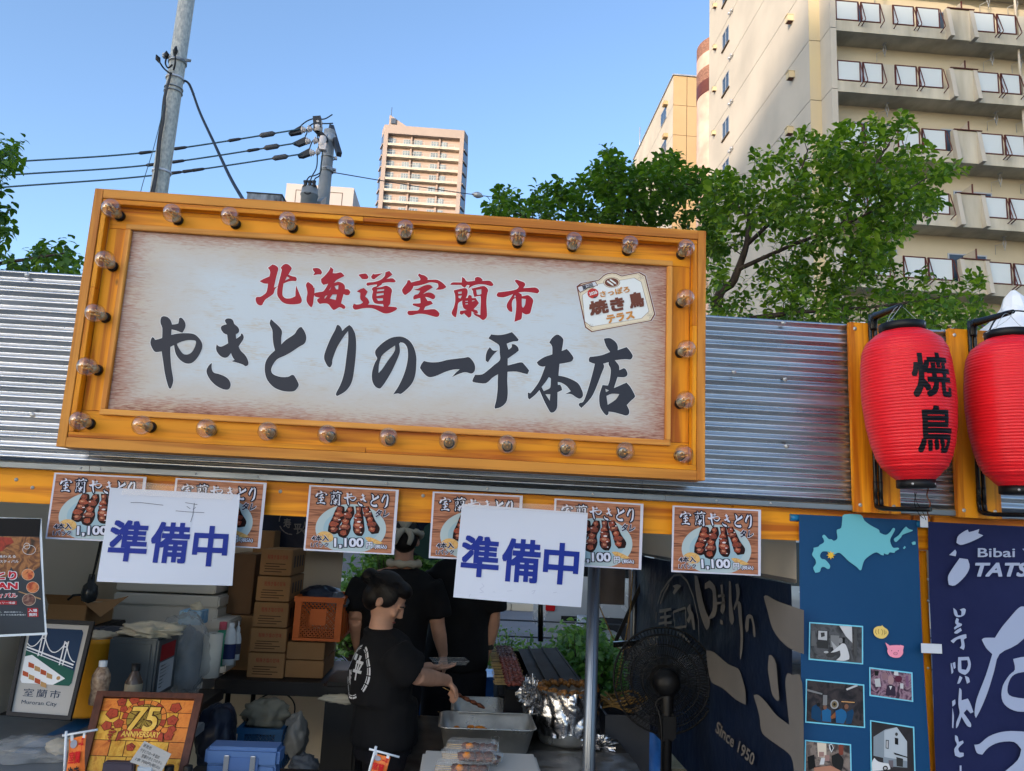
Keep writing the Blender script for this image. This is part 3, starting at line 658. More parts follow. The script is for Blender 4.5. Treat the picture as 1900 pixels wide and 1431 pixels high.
# ------------------------------------------------------------------ near pole
p0, p1 = pt(295, 355, 8), pt(355, -60, 8)
dxy = (p1-p0)/(p1.z-p0.z); base = p0-dxy*p0.z
pole = thing('utility_pole', 'tall galvanised steel pole with black cables strapped to it behind the sign', 'utility pole', base)
mb = MB(); mb.tube([base, p0, p1+dxy*1.5], [.1, .088, .08], 20); mb.build('shaft', mat('galvanised_spangle', (196, 194, 182), rough=.6, metal=.1, var=.3, vs=45, c2=(146, 148, 144), stretch=(1, 1, .5)), pole)
def on_pole(py, dx=0, dy=0):
    t = None
    lo, hi = 0, 12
    for _ in range(40):
        mid = (lo+hi)/2; P = base+dxy*mid; d = P-Vector((0, 0, CAMZ)); zz = d.dot(FW); y = 715.5-FOC*d.dot(UP)/zz
        if y > py: lo = mid
        else: hi = mid
    return base+dxy*lo
for py, wd, m in ((147, .022, WHITEP), (320, .022, WHITEP), (165, .012, FRM), (172, .012, FRM), (116, .035, FRM)):
    c = on_pole(py); mb = MB(); mb.lathe([(.088, -wd/2), (.098, -wd/2), (.098, wd/2), (.088, wd/2)], 24, Matrix.Translation(c)); mb.build('strap', m, pole)
c = on_pole(112); mb = MB(); mb.cbox(c+Vector((.11, -.03, -.01)), (.08, .03, .03), bev=.005); mb.cbox(c+Vector((-.11, -.05, .01)), (.07, .05, .05), bev=.005); mb.tube([c+Vector((-.13, -.09, 0)), c+Vector((.17, -.07, -.03))], .008, 6); mb.build('clamp', FRM, pole)
CBL = mat('cable_sheath', (22, 24, 28), rough=.5, bump=.05)
def ppx(l, Y): return [pt(x, y, Y+d) for x, y, d in l]
mb = MB()
for l in ([(318, 139, 0), (305, 128, 0), (299, 120, -.05), (294, 112, -.05)], [(320, 120, 0), (312, 126, 0), (307, 118, 0), (309, 106, 0)], [(322, 130, 0), (325, 118, -.05), (325, 100, -.05)]):
    mb.tube(crs(ppx(l, 7.85)), .009, 6)
for x, y, x2_, y2_ in ((296, 116, 290, 102), (309, 108, 309, 95), (324, 104, 327, 86)):
    mb.tube([pt(x, y, 7.82), pt((x+x2_)/2, (y+y2_)/2, 7.82), pt(x2_, y2_, 7.82)], [.012, .028, .006], 8)
mb.build('cable_end', CBL, pole)
mb = MB()
for o_, r_ in ((0, .010), (-3, .008), (2, .007)):
    mb.tube(crs(ppx([(318+o_*.3, 135, 0), (307+o_*.6, 175, 0), (305+o_, 195, 0), (302+o_, 225, 0), (296+o_, 262, 0), (293+o_, 300, 0), (288+o_, 335, 0), (280+o_*1.4, 372, 0)], 7.87)), r_, 6)
mb.build('riser_cable', mat('grey_cable', (62, 64, 68), rough=.5), pole)
mb = MB(); mb.tube(crs(ppx([(305, 195, 0), (285, 275, 0), (262, 352, 0), (250, 420, 0)], 7.8)), .004, 5); mb.build('stay_wire', mat('teal_wire', (70, 96, 104), rough=.5), pole)
# thick black cable dropping from the pole to the stall
dc = MB(); pts = crs(ppx([(343, 150, 0), (350, 155, 0), (357, 170, -.2), (371, 209, -.8), (397, 265, -1.6), (425, 325, -2.4), (447, 364, -3), (470, 400, -3.6)], 7.9), 8)
dc.tube(pts, [.012]*len(pts), 8); o = dc.build('drop_cable', CBL); tag(o, 'thick black cable sagging from the steel pole down behind the sign', 'cable')
sp_ = MB(); hel = []
for i in range(90):
    t = i/89*18; k = int(t); P = Vector(pts[k]).lerp(Vector(pts[min(k+1, len(pts)-1)]), t-k); a = i*.9
    hel.append(P+Vector((cos(a)*.012, sin(a)*.012, 0)))
sp_.tube(hel, .005, 5); o2 = sp_.build('binding', CBL, None); o2.parent = o

# ------------------------------------------------------------------ far pole with crossarms, insulators and transformer
YP = 16.0
q0, q1 = pt(599, 378, YP), pt(612, 243, YP); dq = (q1-q0)/(q1.z-q0.z); bq = q0-dq*q0.z
fp = thing('power_pole', 'concrete power pole with crossarms and a grey transformer above the sign', 'utility pole', bq)
PC = mat('pole_concrete', (142, 146, 148), rough=.7, var=.12, vs=6, bump=.15)
mb = MB(); mb.tube([bq, q0, q1], [.16, .135, .125], 18); mb.build('shaft', PC, fp)
POR = mat('porcelain', (214, 204, 198), rough=.2, bump=0); DK = mat('dark_fitting', (52, 54, 58), rough=.6, bump=.1)
def P16(x, y, d=0): return pt(x, y, YP+d)
def Z3(x, y, d=0): return P16(500+x/7.533, 200+y/7.533, d)
mb = MB(); mb.bar(Z3(640, 290, -.9), Z3(790, 450, -.15), .09, .09); mb.bar(Z3(668, 140, -.9), Z3(680, 300, -.9), .16, .16); mb.build('crossarm', DK, fp)
mb = MB(); mb.bar(Z3(862, 265, .5), Z3(975, 655, -.6), .1, .1); mb.build('rear_crossarm', DK, fp)
mb = MB(); mb.lathe([(.13, -.1), (.15, -.08), (.15, .08), (.13, .1)], 18, Matrix.Translation(Z3(835, 445, 0))); mb.bar(Z3(790, 400, -.15), Z3(900, 480, 0), .06, .1); mb.build('crossarm_clamp', FRM, fp)
for y, r_ in ((700, .01), (865, .03), (885, .02)):
    mb = MB(); c = Z3(815 if y < 800 else 800, y); mb.lathe([(.132, -r_), (.15, -r_), (.15, r_), (.132, r_)], 18, Matrix.Translation(c)); mb.cbox(c+Vector((.17, 0, 0)), (.06, .06, .06)); mb.build('strap', FRM, fp)
def insul(a, b):
    a = Vector(a); b = Vector(b); mb = MB(); L = (b-a).length; n = 9
    pts = [a.lerp(b, i/n) for i in range(n+1)]; rs = [.02, .05, .075, .085, .06, .05, .065, .05, .03, .02]
    mb.tube(pts, rs, 10); mb.build('insulator', POR, fp)
for a, b in (((435, 305), (515, 318)), ((525, 295), (605, 300)), ((497, 465), (580, 475)), ((615, 455), (680, 470)), ((555, 628), (640, 635)), ((645, 615), (715, 625))): insul(Z3(*a, -.9), Z3(*b, -.9))
mb = MB(); mb.lathe([(.05, -.14), (.09, -.1), (.1, -.04), (.07, 0), (.09, .05), (.06, .12)], 12, Matrix.Translation(Z3(682, 245, -.9))); mb.build('pin_insulator', POR, fp)
mb = MB(); mb.lathe([(.05, -.14), (.08, -.1), (.09, -.04), (.07, 0), (.08, .05), (.06, .12)], 12, Matrix.Translation(Z3(742, 480, -.9))); mb.cbox(Z3(750, 555, -.9), (.14, .14, .14)); mb.build('pin_insulator', POR, fp)
mb = MB()
for l in ([(440, 250), (520, 190), (600, 158), (670, 150), (740, 162), (800, 145), (880, 95)], [(545, 275), (590, 235), (650, 212), (740, 222), (820, 222), (890, 218)], [(500, 400), (522, 350), (520, 300)], [(560, 570), (600, 470), (660, 425)],
          [(668, 380), (690, 500), (672, 640), (660, 830), (600, 950), (570, 1030)], [(700, 430), (690, 520), (740, 620), (722, 800), (715, 900), (630, 950), (560, 965), (512, 1030)], [(715, 880), (700, 950), (640, 990), (625, 1035)]):
    mb.tube(crs([Z3(x, y, -.9) for x, y in l], 5), .014, 5)
mb.build('jumper_wire', mat('dark_green_wire', (40, 58, 66), rough=.5), fp)
for pl in ([(260, 350), (440, 245), (435, 345), (345, 362), (285, 372)], [(320, 490), (505, 400), (495, 490), (405, 525), (340, 500)], [(385, 655), (560, 562), (555, 650), (460, 685), (400, 680)]):
    mb = MB(); pp = [Z3(x, y, -.95) for x, y in pl]; c = [(v.x, v.z) for v in pp]; y_ = pp[0].y
    mb.prism(c, lambda x, z: Vector((x, y_, z)), lambda x, z: Vector((x, y_+.1, z))); mb.build('clamp_cover', DK, fp)
c = Z3(555, 1250, -.45)
mb = MB(); mb.lathe([(0, .22), (.12, .22), (.165, .19), (.17, .06), (.185, .055), (.185, .03), (.168, .025), (.16, -.6), (0, -.6)], 24, Matrix.Translation(c)); tr = mb.build('transformer', mat('transformer_grey', (132, 140, 146), rough=.45), fp)
mb = MB()
for x in (505, 565, 622): mb.tube([Z3(x, 1025, -.55), Z3(x, 1070, -.55), Z3(x-2, 1110, -.55)], [.05, .035, .07], 8)
mb.tube([Z3(490, 1020, -.55), Z3(648, 1030, -.55)], .015, 5); mb.build('bushing', DK, tr)
mb = MB(); mb.tube(crs([Z3(490, 1185, -.78), Z3(530, 1205, -.8), Z3(580, 1190, -.78)]), .02, 5); mb.build('handle', DK, tr)
mb = MB(); mb.bar(c+Vector((.2, .1, -.1)), Z3(790, 1330, 0)+Vector((0, 0, .1)), .08, .12); mb.build('hanger_bracket', FRM, tr)
# power lines to the left
for i, (l, marks) in enumerate((([(-420, 332), (0, 302), (280, 282), (575, 230+6)], ((496, 253), (435, 262), (334, 276), (270, 284))),
                                ([(-420, 357), (0, 326), (280, 306), (548, 266)], ((504, 274), (470, 279), (330, 299), (284, 306))),
                                ([(-420, 380), (0, 348), (290, 325), (560, 286)], ((520, 294), (367, 316), (350, 318), (325, 321))))):
    Ys = [13.2, 13.9, 14.5, YP-.95]
    if i == 0: l[-1] = (556, 240)
    P_ = [pt(x, y, Y) for (x, y), Y in zip(l, Ys)]
    mb = MB(); cr = crs(P_, 10); mb.tube(cr, .016, 6)
    o = mb.build('power_line', mat('teal_wire', (46, 74, 84), rough=.5)); tag(o, ('highest', 'middle', 'lowest')[i]+' of three dark power lines running left from the concrete pole', 'power line', 'overhead power lines')
    for j, (mx_, my_) in enumerate(marks):
        best = min(cr, key=lambda v: (950+FOC*(v-cam.location).dot(RT)/(v-cam.location).dot(FW)-mx_)**2)
        k = cr.index(best); d = (cr[min(k+1, len(cr)-1)]-cr[max(k-1, 0)]).normalized()
        # slide along the line to the mark
        for _ in range(4):
            X = 950+FOC*(best-Vector((0, 0, CAMZ))).dot(RT)/(best-Vector((0, 0, CAMZ))).dot(FW); best = best+d*((mx_-X)/FOC*best.y)
        ln = .11 if j == 0 else .09
        mb = MB(); mb.tube([best-d*ln*1.5, best-d*ln, best+d*ln, best+d*ln*1.5], [.016, .055 if j == 0 else .035, .055 if j == 0 else .03, .016], 8); q_ = mb.build('wire_sleeve', DK if j else mat('sleeve_grey', (84, 84, 86)), None); q_.parent = o
mb = MB(); P_ = [pt(617, 320, YP), pt(760, 344, YP+2), pt(884, 362, YP+4), pt(1000, 376, YP+6), pt(1200, 405, YP+8)]
mb.tube(crs(P_, 8), .012, 5); o = mb.build('messenger_wire', mat('grey_cable', (62, 64, 68))); tag(o, 'thin grey wire crossing the far tower towards the tree with a small sleeve', 'wire')
c = pt(886, 362, YP+4); mb = MB(); mb.tube([c+Vector((-.16, 0, .02)), c+Vector((-.08, 0, .01)), c, c+Vector((.08, 0, -.01)), c+Vector((.16, 0, -.03))], [.015, .07, .09, .07, .015], 10); q_ = mb.build('sleeve', FRM, None); q_.parent = o
# ------------------------------------------------------------------ trees
def leaf_mat(name, g1, g2, g3):
    m, nt, b = base_mat(name, .38); L = nt.links.new
    tc = nd(nt, 'ShaderNodeTexCoord'); n1 = nd(nt, 'ShaderNodeTexNoise'); n1.inputs['Scale'].default_value = 9; n1.inputs['Detail'].default_value = 3
    ge = nd(nt, 'ShaderNodeNewGeometry'); oi = nd(nt, 'ShaderNodeObjectInfo')
    ad = nd(nt, 'ShaderNodeMath', operation='ADD'); L(ge.outputs['Random Per Island'], ad.inputs[0]); L(oi.outputs['Random'], ad.inputs[1])
    fr = nd(nt, 'ShaderNodeMath', operation='FRACT'); L(ad.outputs[0], fr.inputs[0])
    cr = nd(nt, 'ShaderNodeValToRGB'); e = cr.color_ramp.elements; e.new(.5)
    for i, c in enumerate((g1, g2, g3)): e[i].color = (*c, 1)
    e[0].position = 0; e[1].position = .55; e[2].position = 1
    L(fr.outputs[0], cr.inputs[0]); L(cr.outputs[0], b.inputs['Base Color'])
    b.inputs['Specular IOR Level'].default_value = .6
    tr = nd(nt, 'ShaderNodeBsdfTranslucent'); hs = nd(nt, 'ShaderNodeHueSaturation'); hs.inputs['Hue'].default_value = .485; hs.inputs['Value'].default_value = 1.7; hs.inputs['Saturation'].default_value = 1.1
    L(cr.outputs[0], hs.inputs['Color']); L(hs.outputs[0], tr.inputs[0])
    mx = nd(nt, 'ShaderNodeMixShader'); mx.inputs[0].default_value = .48
    L(b.outputs[0], mx.inputs[1]); L(tr.outputs[0], mx.inputs[2]); L(mx.outputs[0], nt.nodes['Material Output'].inputs[0])
    return m
LEAF = leaf_mat('cherry_leaf', (.040, .105, .014), (.100, .190, .020), (.23, .34, .042))
LEAF2 = leaf_mat('deep_green_leaf', (.034, .090, .014), (.065, .145, .018), (.12, .22, .026))
SHRUB = leaf_mat('shrub_leaf', (.05, .12, .025), (.09, .19, .04), (.15, .26, .06))
BARK = mat('bark', (74, 62, 54), rough=.9, var=.35, vs=18, c2=(38, 32, 28), stretch=(1, 1, .3), bump=.6, bs=60, dist=.004)
def leaf_verts(L=1.0, w=.27, fold=.10, curl=.16):
    """one leaf along +x, folded on its midrib and curling down; 8 outline points and the rib"""
    rib = [(0, 0), (.3, .03), (.62, .02), (.86, -.5*curl), (1.0, -curl)]
    pr = [0, w*.85, w, w*.55, 0]
    v = []; f = []
    for (x, z), p in zip(rib, pr):
        v += [(x*L, -p*L, (z+fold*p*2)*L), (x*L, 0, z*L), (x*L, p*L, (z+fold*p*2)*L)]
    for i in range(4):
        a = i*3
        f += [(a, a+1, a+4, a+3), (a+1, a+2, a+5, a+4)]
    return np.array(v), f
LV, LF = leaf_verts()
LFA = np.array(LF)
def rot_to(d, roll):
    """rotation whose x axis is d"""
    x = Vector(d).normalized(); up = Vector((0, 0, 1))
    if abs(x.z) > .95: up = Vector((1, 0, 0))
    y = up.cross(x).normalized(); z = x.cross(y)
    R = Matrix((x, y, z)).transposed()
    return R @ Matrix.Rotation(roll, 3, 'X')
def sprig(rng, n=7, L=.085, tw=.16, up=.5):
    """leaf placements (pos, rot, size) round a twig that grows along +x; the last ones form a whorl at the tip"""
    out = []
    for i in range(n):
        t = (i+.6)/n
        a = i*2.4+rng.uniform(-.4, .4); sp = .75+.25*(1-t)
        d = Vector((cos(sp*1.15), sin(sp*1.15)*cos(a), sin(sp*1.15)*sin(a)*.75))
        out.append((Vector((tw*t, 0, 0)), d, L*rng.uniform(.7, 1.15)))
    return out
def make_tree(name, label, base, limbs, poly, Y0, Y1, count, leafm, leafL=.085, nleaf=7, group=None, parts=300, dens=None, trunk_r=.09, seed=3, drop=.25, limb_r=.035):
    rng = random.Random(seed)
    root = thing(name, label, 'tree', base, group=group)
    # limbs: polylines in world space
    mb = MB(); nodes = []
    for li, (pts, r0, r1) in enumerate(limbs):
        c = crs(pts, 6); n = len(c)
        rs = [r0+(r1-r0)*i/(n-1) for i in range(n)]
        m2 = MB(); m2.tube(c, rs, 9); m2.build('trunk' if li == 0 else 'limb', BARK, root)
        nodes += [(p, r) for p, r in zip(c, rs) if p.z > base[2]+1.6]
    # places of the sprigs inside the crown
    P = [Vector(p) for p in poly]
    def inside(x, y):
        c = False; j = len(poly)-1
        for i in range(len(poly)):
            if (poly[i][1] > y) != (poly[j][1] > y) and x < (poly[j][0]-poly[i][0])*(y-poly[i][1])/(poly[j][1]-poly[i][1])+poly[i][0]: c = not c
            j = i
        return c
    xs = [p[0] for p in poly]; ys = [p[1] for p in poly]; pos = []
    tries = 0
    while len(pos) < count and tries < count*60:
        tries += 1
        x, y = rng.uniform(min(xs), max(xs)), rng.uniform(min(ys), max(ys))
        if not inside(x, y): continue
        Y = rng.uniform(Y0, Y1)
        p = pt(x, y, Y)
        nz = mnoise.noise(p*1.9+Vector((seed, 0, 0)))+.5*mnoise.noise(p*4.5)
        if nz < (-.12 if dens is None else dens(x, y)): continue
        pos.append(p)
    NP = np.array([tuple(n[0]) for n in nodes]); cnt = len(nodes)
    pos.sort(key=lambda p: float(np.min(np.sum((NP[:cnt]-np.array(p))**2, 1))))
    buf = np.zeros((cnt+count*6, 3)); buf[:cnt] = NP; cur = cnt; rad = [n[1] for n in nodes]
    tw = MB(); leaves = []
    for p in pos:
        d = np.sum((buf[:cur]-np.array(p)-np.array((0, 0, -.1)))**2, 1); k = int(np.argmin(d)); a = Vector(buf[k]); dist = (p-a).length
        r0 = min(rad[k]*.8, .004+dist*.01)
        mid = a.lerp(p, .5)+Vector((rng.uniform(-.06, .06), rng.uniform(-.06, .06), rng.uniform(-.02, .09)))*min(1, dist*2)
        tw.tube(crs([a, mid, p], 2), [r0, r0*.85, r0*.7, r0*.5, r0*.35][:5], 4, cap=False)
        for q, rr in ((mid, r0*.7), (p, r0*.5)):
            buf[cur] = q; cur += 1; rad.append(max(rr, .003))
        g = (p-mid); g = g.normalized() if g.length > .02 else Vector((rng.uniform(-1, 1), rng.uniform(-1, 1), .3)).normalized()
        g = (g+Vector((rng.uniform(-.4, .4), rng.uniform(-.4, .4), rng.uniform(.0, .6)))).normalized()
        R = rot_to(g, rng.uniform(0, 6.28))
        for o, dd, s in sprig(rng, rng.randint(nleaf-2, nleaf+2), leafL, leafL*1.9):
            q = p+R @ (o-Vector((leafL*1.0, 0, 0))); dv = (R @ dd); dv.z -= drop; dv.normalize()
            leaves.append((q, dv, s, rng.uniform(-.7, .7)))
    o = tw.build('twigs', BARK, root); tag(o, kind='stuff')
    # nearest leaves as parts of their own, the rest as one mass
    leaves.sort(key=lambda l: l[0].y+rng.uniform(0, .5))
    me = MB(); me.add([tuple(v) for v in LV], LF, True); lme = me.mesh('leaf', leafm)
    near = leaves[:parts]; far = leaves[parts:]
    bl = wloc(root)
    for q, dv, s, rl in near:
        R = rot_to(dv, rl).to_4x4(); lo = bpy.data.objects.new('leaf', lme); COL.objects.link(lo); lo.parent = root
        lo.matrix_local = Matrix.Translation(q-bl) @ R @ Matrix.Diagonal((s, s, s, 1))
    if far:
        n = len(far); Rm = np.zeros((n, 3, 3)); T = np.zeros((n, 3)); sc = np.zeros(n)
        for i, (q, dv, s, rl) in enumerate(far):
            Rm[i] = np.array(rot_to(dv, rl)); T[i] = q-bl; sc[i] = s
        V = np.einsum('nij,kj->nki', Rm, LV)*sc[:, None, None]+T[:, None, :]
        V = V.reshape(-1, 3); Fq = (LFA[None]+(np.arange(n)*len(LV))[:, None, None]).reshape(-1, 4)
        me = bpy.data.meshes.new('crown'); me.from_pydata(V.tolist(), [], Fq.tolist()); me.materials.append(leafm)
        me.polygons.foreach_set('use_smooth', [True]*len(Fq)); me.update()
        o = link('crown', me, root, loc=(0, 0, 0)); tag(o, kind='stuff')
    return root
# big cherry tree to the right of the sign
bx = pt(1372, 900, 7.4); b0 = Vector((bx.x, 7.4, 0))
T1 = [(1312, 420), (1312, 335), (1340, 322), (1362, 330), (1395, 315), (1400, 282), (1440, 285), (1468, 262), (1475, 232), (1500, 250), (1540, 252), (1560, 235), (1600, 240), (1622, 222), (1650, 232), (1672, 205), (1700, 212), (1690, 245), (1660, 272), (1700, 268), (1735, 292), (1765, 300), (1788, 318), (1745, 335), (1722, 348), (1752, 372), (1735, 400), (1705, 395), (1692, 430), (1660, 455), (1640, 478), (1662, 500), (1690, 520), (1722, 505), (1752, 525), (1790, 512), (1835, 500), (1815, 545), (1838, 560), (1830, 595), (1770, 640), (1312, 640)]
def d1(x, y):
    if 1335 < x < 1400 and 465 < y < 540: return .22
    if 1500 < x < 1580 and 450 < y < 530: return .0
    if y < 330: return -.16
    return -.12
make_tree('cherry_tree', 'big leafy tree between the sign and the lanterns in front of the cream apartment block', b0,
          [([b0, b0+Vector((.05, 0, 1.4)), pt(1330, 600, 7.4), pt(1362, 520, 7.3), pt(1385, 455, 7.2), pt(1390, 400, 7.2)], .07, .02),
           ([pt(1385, 455, 7.2), pt(1440, 400, 7.0), pt(1480, 330, 6.9), pt(1500, 275, 6.9)], .024, .005),
           ([pt(1370, 500, 7.25), pt(1470, 455, 7.1), pt(1560, 420, 6.9), pt(1640, 380, 6.8), pt(1720, 330, 6.7)], .024, .005),
           ([pt(1390, 400, 7.2), pt(1350, 370, 7.4), pt(1335, 345, 7.5)], .025, .006),
           ([pt(1560, 420, 6.9), pt(1610, 330, 7.0), pt(1660, 250, 7.0)], .02, .005),
           ([pt(1330, 600, 7.4), pt(1480, 580, 7.0), pt(1620, 570, 6.8), pt(1760, 550, 6.7)], .03, .006)],
          T1, 6.2, 8.2, 1350, LEAF, .085, 8, dens=d1, seed=5)
bx = pt(1180, 900, 8.3); b1 = Vector((bx.x, 8.3, 0))
T2 = [(905, 395), (915, 372), (922, 352), (950, 362), (975, 378), (1000, 385), (995, 352), (1040, 338), (1062, 352), (1082, 335), (1105, 310), (1130, 282), (1158, 300), (1180, 318), (1200, 312), (1225, 285), (1250, 290), (1275, 305), (1300, 318), (1320, 335), (1340, 480), (905, 470)]
make_tree('cherry_tree', 'shorter leafy tree rising over the top edge of the sign', b1,
          [([b1, b1+Vector((0, 0, 1.6)), pt(1150, 560, 8.3), pt(1160, 470, 8.2), pt(1170, 400, 8.1)], .08, .03),
           ([pt(1160, 470, 8.2), pt(1080, 430, 8.0), pt(1000, 410, 8.0), pt(940, 390, 8.0)], .03, .006),
           ([pt(1170, 400, 8.1), pt(1140, 340, 8.1), pt(1130, 300, 8.0)], .024, .005),
           ([pt(1170, 400, 8.1), pt(1240, 350, 8.1), pt(1300, 340, 8.1)], .024, .005)],
          T2, 7.4, 9.2, 820, LEAF2, .095, 8, dens=lambda x, y: -.2, seed=11, parts=200)
# tree at the left edge
bx = pt(-120, 900, 7.0); b2_ = Vector((bx.x, 7.0, 0))
T3 = [(-200, 240), (-60, 250), (0, 258), (12, 266), (48, 264), (44, 288), (30, 300), (38, 312), (10, 320), (2, 352), (-8, 372), (14, 375), (24, 388), (6, 400), (0, 412), (14, 418), (18, 442), (-2, 460), (14, 490), (45, 478), (70, 458), (100, 452), (128, 444), (142, 452), (122, 468), (152, 485), (148, 500), (130, 540), (-200, 540)]
make_tree('broadleaf_tree', 'dark leafy tree peeking over the corrugated wall at the edge of the stall', b2_,
          [([b2_, b2_+Vector((0, 0, 1.5)), pt(-130, 560, 7.0), pt(-120, 420, 7.0), pt(-100, 330, 7.0)], .09, .03),
           ([pt(-130, 560, 7.0), pt(-40, 500, 6.8), pt(60, 480, 6.7), pt(120, 470, 6.7)], .028, .006),
           ([pt(-120, 420, 7.0), pt(-50, 380, 6.9), pt(0, 360, 6.9)], .02, .005),
           ([pt(-100, 330, 7.0), pt(-30, 300, 6.9), pt(20, 285, 6.9)], .02, .005)],
          T3, 6.3, 7.6, 430, LEAF2, .088, 8, dens=lambda x, y: -.2, seed=21, parts=160, drop=.6)
# shrubs behind the stall
def shrub(label, px0, px1, ptop, pbot, Y, n, seed, L=.055, name='shrub', m=None, group=None, nl=6):
    """bush standing on the verge, seen between the given picture limits"""
    rng = random.Random(seed); a, b = pt(px0, ptop, Y), pt(px1, ptop, Y); cx = (a.x+b.x)/2; rx = (b.x-a.x)/2; zt_ = a.z
    root = thing(name, label, 'shrub', (cx, Y, .05), group=group); tw = MB(); V = []; F = []; k = 0
    for i in range(n):
        u = rng.uniform(-1, 1); w = rng.uniform(-1, 1)
        hmax = zt_*(1-.45*u*u)*(.8+.3*mnoise.noise(Vector((u*3, w*3, seed))))
        z = hmax*rng.uniform(.25, 1)**.6; p = Vector((u*rx, w*.35, z)); base_ = Vector((u*rx*.35, w*.12, 0))
        if i % 3 == 0: tw.tube(crs([base_, base_.lerp(p, .5)+Vector((0, 0, .1*z)), p], 2), [.008, .006, .005, .004, .002], 4, cap=False)
        for j in range(nl):
            d = Vector((rng.gauss(0, 1), rng.gauss(0, 1), rng.gauss(.2, .7))).normalized(); s = L*rng.uniform(.6, 1.3)
            Rm = np.array(rot_to(d, rng.uniform(-1, 1))); V.append(LV @ Rm.T*s+np.array(p+Vector((rng.gauss(0, .05), rng.gauss(0, .05), rng.gauss(0, .05)))))
            F.append(LFA+k*len(LV)); k += 1
    me = bpy.data.meshes.new('foliage'); me.from_pydata(np.concatenate(V).tolist(), [], np.concatenate(F).tolist()); me.materials.append(m or SHRUB); me.update()
    o = link('foliage', me, root, loc=(0, 0, 0)); tag(o, kind='stuff')
    o = link('stems', tw.mesh('stems', BARK), root, loc=(0, 0, 0)); tag(o, kind='stuff')
    return root
shrub('bushy green shrub seen between the stall workers under the menu card', 640, 870, 940, 1260, 8.0, 1500, 31, .08)
shrub('bright leafy shrub behind the smoky grill beside the tent pole', 1020, 1150, 1135, 1250, 7.0, 420, 32, .075)
shrub('wispy tall weeds beside the blue sheeting under the preparation notice', 885, 985, 1150, 1250, 6.7, 230, 33, .04, 'weed_clump')
shrub('loose green shrub next to the pole in shade beneath the paper notice', 930, 1050, 1180, 1250, 7.4, 220, 34, .06)
shrub('low weeds glimpsed between the two workers in black', 780, 830, 1165, 1260, 6.6, 160, 35, .05, 'weed_clump')
# ------------------------------------------------------------------ stall front: corrugated fascia, beam, boards
def galv_mat():
    m, nt, b = base_mat('corrugated_zinc', .2, .95); L = nt.links.new
    tc = nd(nt, 'ShaderNodeTexCoord'); mp = nd(nt, 'ShaderNodeMapping'); mp.inputs['Scale'].default_value = (3, 1, 60)
    L(tc.outputs['Object'], mp.inputs[0])
    n1 = nd(nt, 'ShaderNodeTexNoise'); n1.inputs['Scale'].default_value = 1.0; n1.inputs['Detail'].default_value = 6; L(mp.outputs[0], n1.inputs[0])
    cr = nd(nt, 'ShaderNodeValToRGB'); e = cr.color_ramp.elements; e[0].position = .3; e[1].position = .75
    e[0].color = (.38, .40, .42, 1); e[1].color = (.62, .63, .65, 1); L(n1.outputs[0], cr.inputs[0]); L(cr.outputs[0], b.inputs['Base Color'])
    n2 = nd(nt, 'ShaderNodeTexNoise'); n2.inputs['Scale'].default_value = 420; n2.inputs['Detail'].default_value = 2; L(tc.outputs['Object'], n2.inputs[0])
    mr = nd(nt, 'ShaderNodeMapRange'); mr.inputs[3].default_value = .17; mr.inputs[4].default_value = .40; L(n1.outputs[0], mr.inputs[0]); L(mr.outputs[0], b.inputs['Roughness'])
    n3 = nd(nt, 'ShaderNodeTexNoise'); n3.inputs['Scale'].default_value = 3.2; n3.inputs['Detail'].default_value = 2; L(tc.outputs['Object'], n3.inputs[0])
    b1 = nd(nt, 'ShaderNodeBump'); b1.inputs['Strength'].default_value = .5; b1.inputs['Distance'].default_value = .0006; L(n2.outputs[0], b1.inputs['Height'])
    b2 = nd(nt, 'ShaderNodeBump'); b2.inputs['Strength'].default_value = .6; b2.inputs['Distance'].default_value = .012; L(n3.outputs[0], b2.inputs['Height']); L(b1.outputs[0], b2.inputs['Normal']); L(b2.outputs[0], b.inputs['Normal'])
    return m
GALV = galv_mat()
SCREW = mat('screw_zinc', (190, 190, 186), rough=.4, metal=.5, bump=0)
ZT, ZB_ = 2.497, 1.872
fas = thing('corrugated_fascia', 'corrugated galvanised steel fascia running behind the big yakitori sign and the lanterns', 'fascia', (0, 2.6, 0))
pitch = .0318
def corr(x0, x1, dy):
    mb = MB(); nw = int((ZT-ZB_)/pitch*12); nx = max(2, int((x1-x0)/.06))
    vs = []; fs = []
    for j in range(nw+1):
        z = ZB_+(ZT-ZB_)*j/nw
        for i in range(nx+1):
            x = x0+(x1-x0)*i/nx
            vs.append((x, 2.565+dy+.0052*cos(2*pi*(z-ZB_)/pitch)+.0009*mnoise.noise(Vector((x*3, z*9, dy*90))), z))
    for j in range(nw):
        for i in range(nx): a = j*(nx+1)+i; fs.append((a, a+1, a+nx+2, a+nx+1))
    mb.add(vs, fs, True); mb.build('corrugated_sheet', GALV, fas)
for i, (a, b) in enumerate(((-3.2, -1.205), (-1.235, .62), (.59, 2.2), (2.17, 3.6))): corr(a, b, .003*(i % 2))
def screw(x, z, y, par, r=.0055):
    mb = MB(); M = Matrix.Translation((x, y, z)) @ Matrix.Rotation(pi/2, 4, 'X')
    mb.lathe([(0, .0035), (r*.6, .0032), (r, .001), (r*1.5, .0005), (r*1.5, -.001)], 10, M); return mb.build('screw', SCREW, par)
for px, py in ((1454, 599), (1457, 704), (1460, 828), (1362, 690), (50, 510), (60, 770)):
    p = pt(px, py, 2.558); screw(p.x, p.z, 2.558, fas)
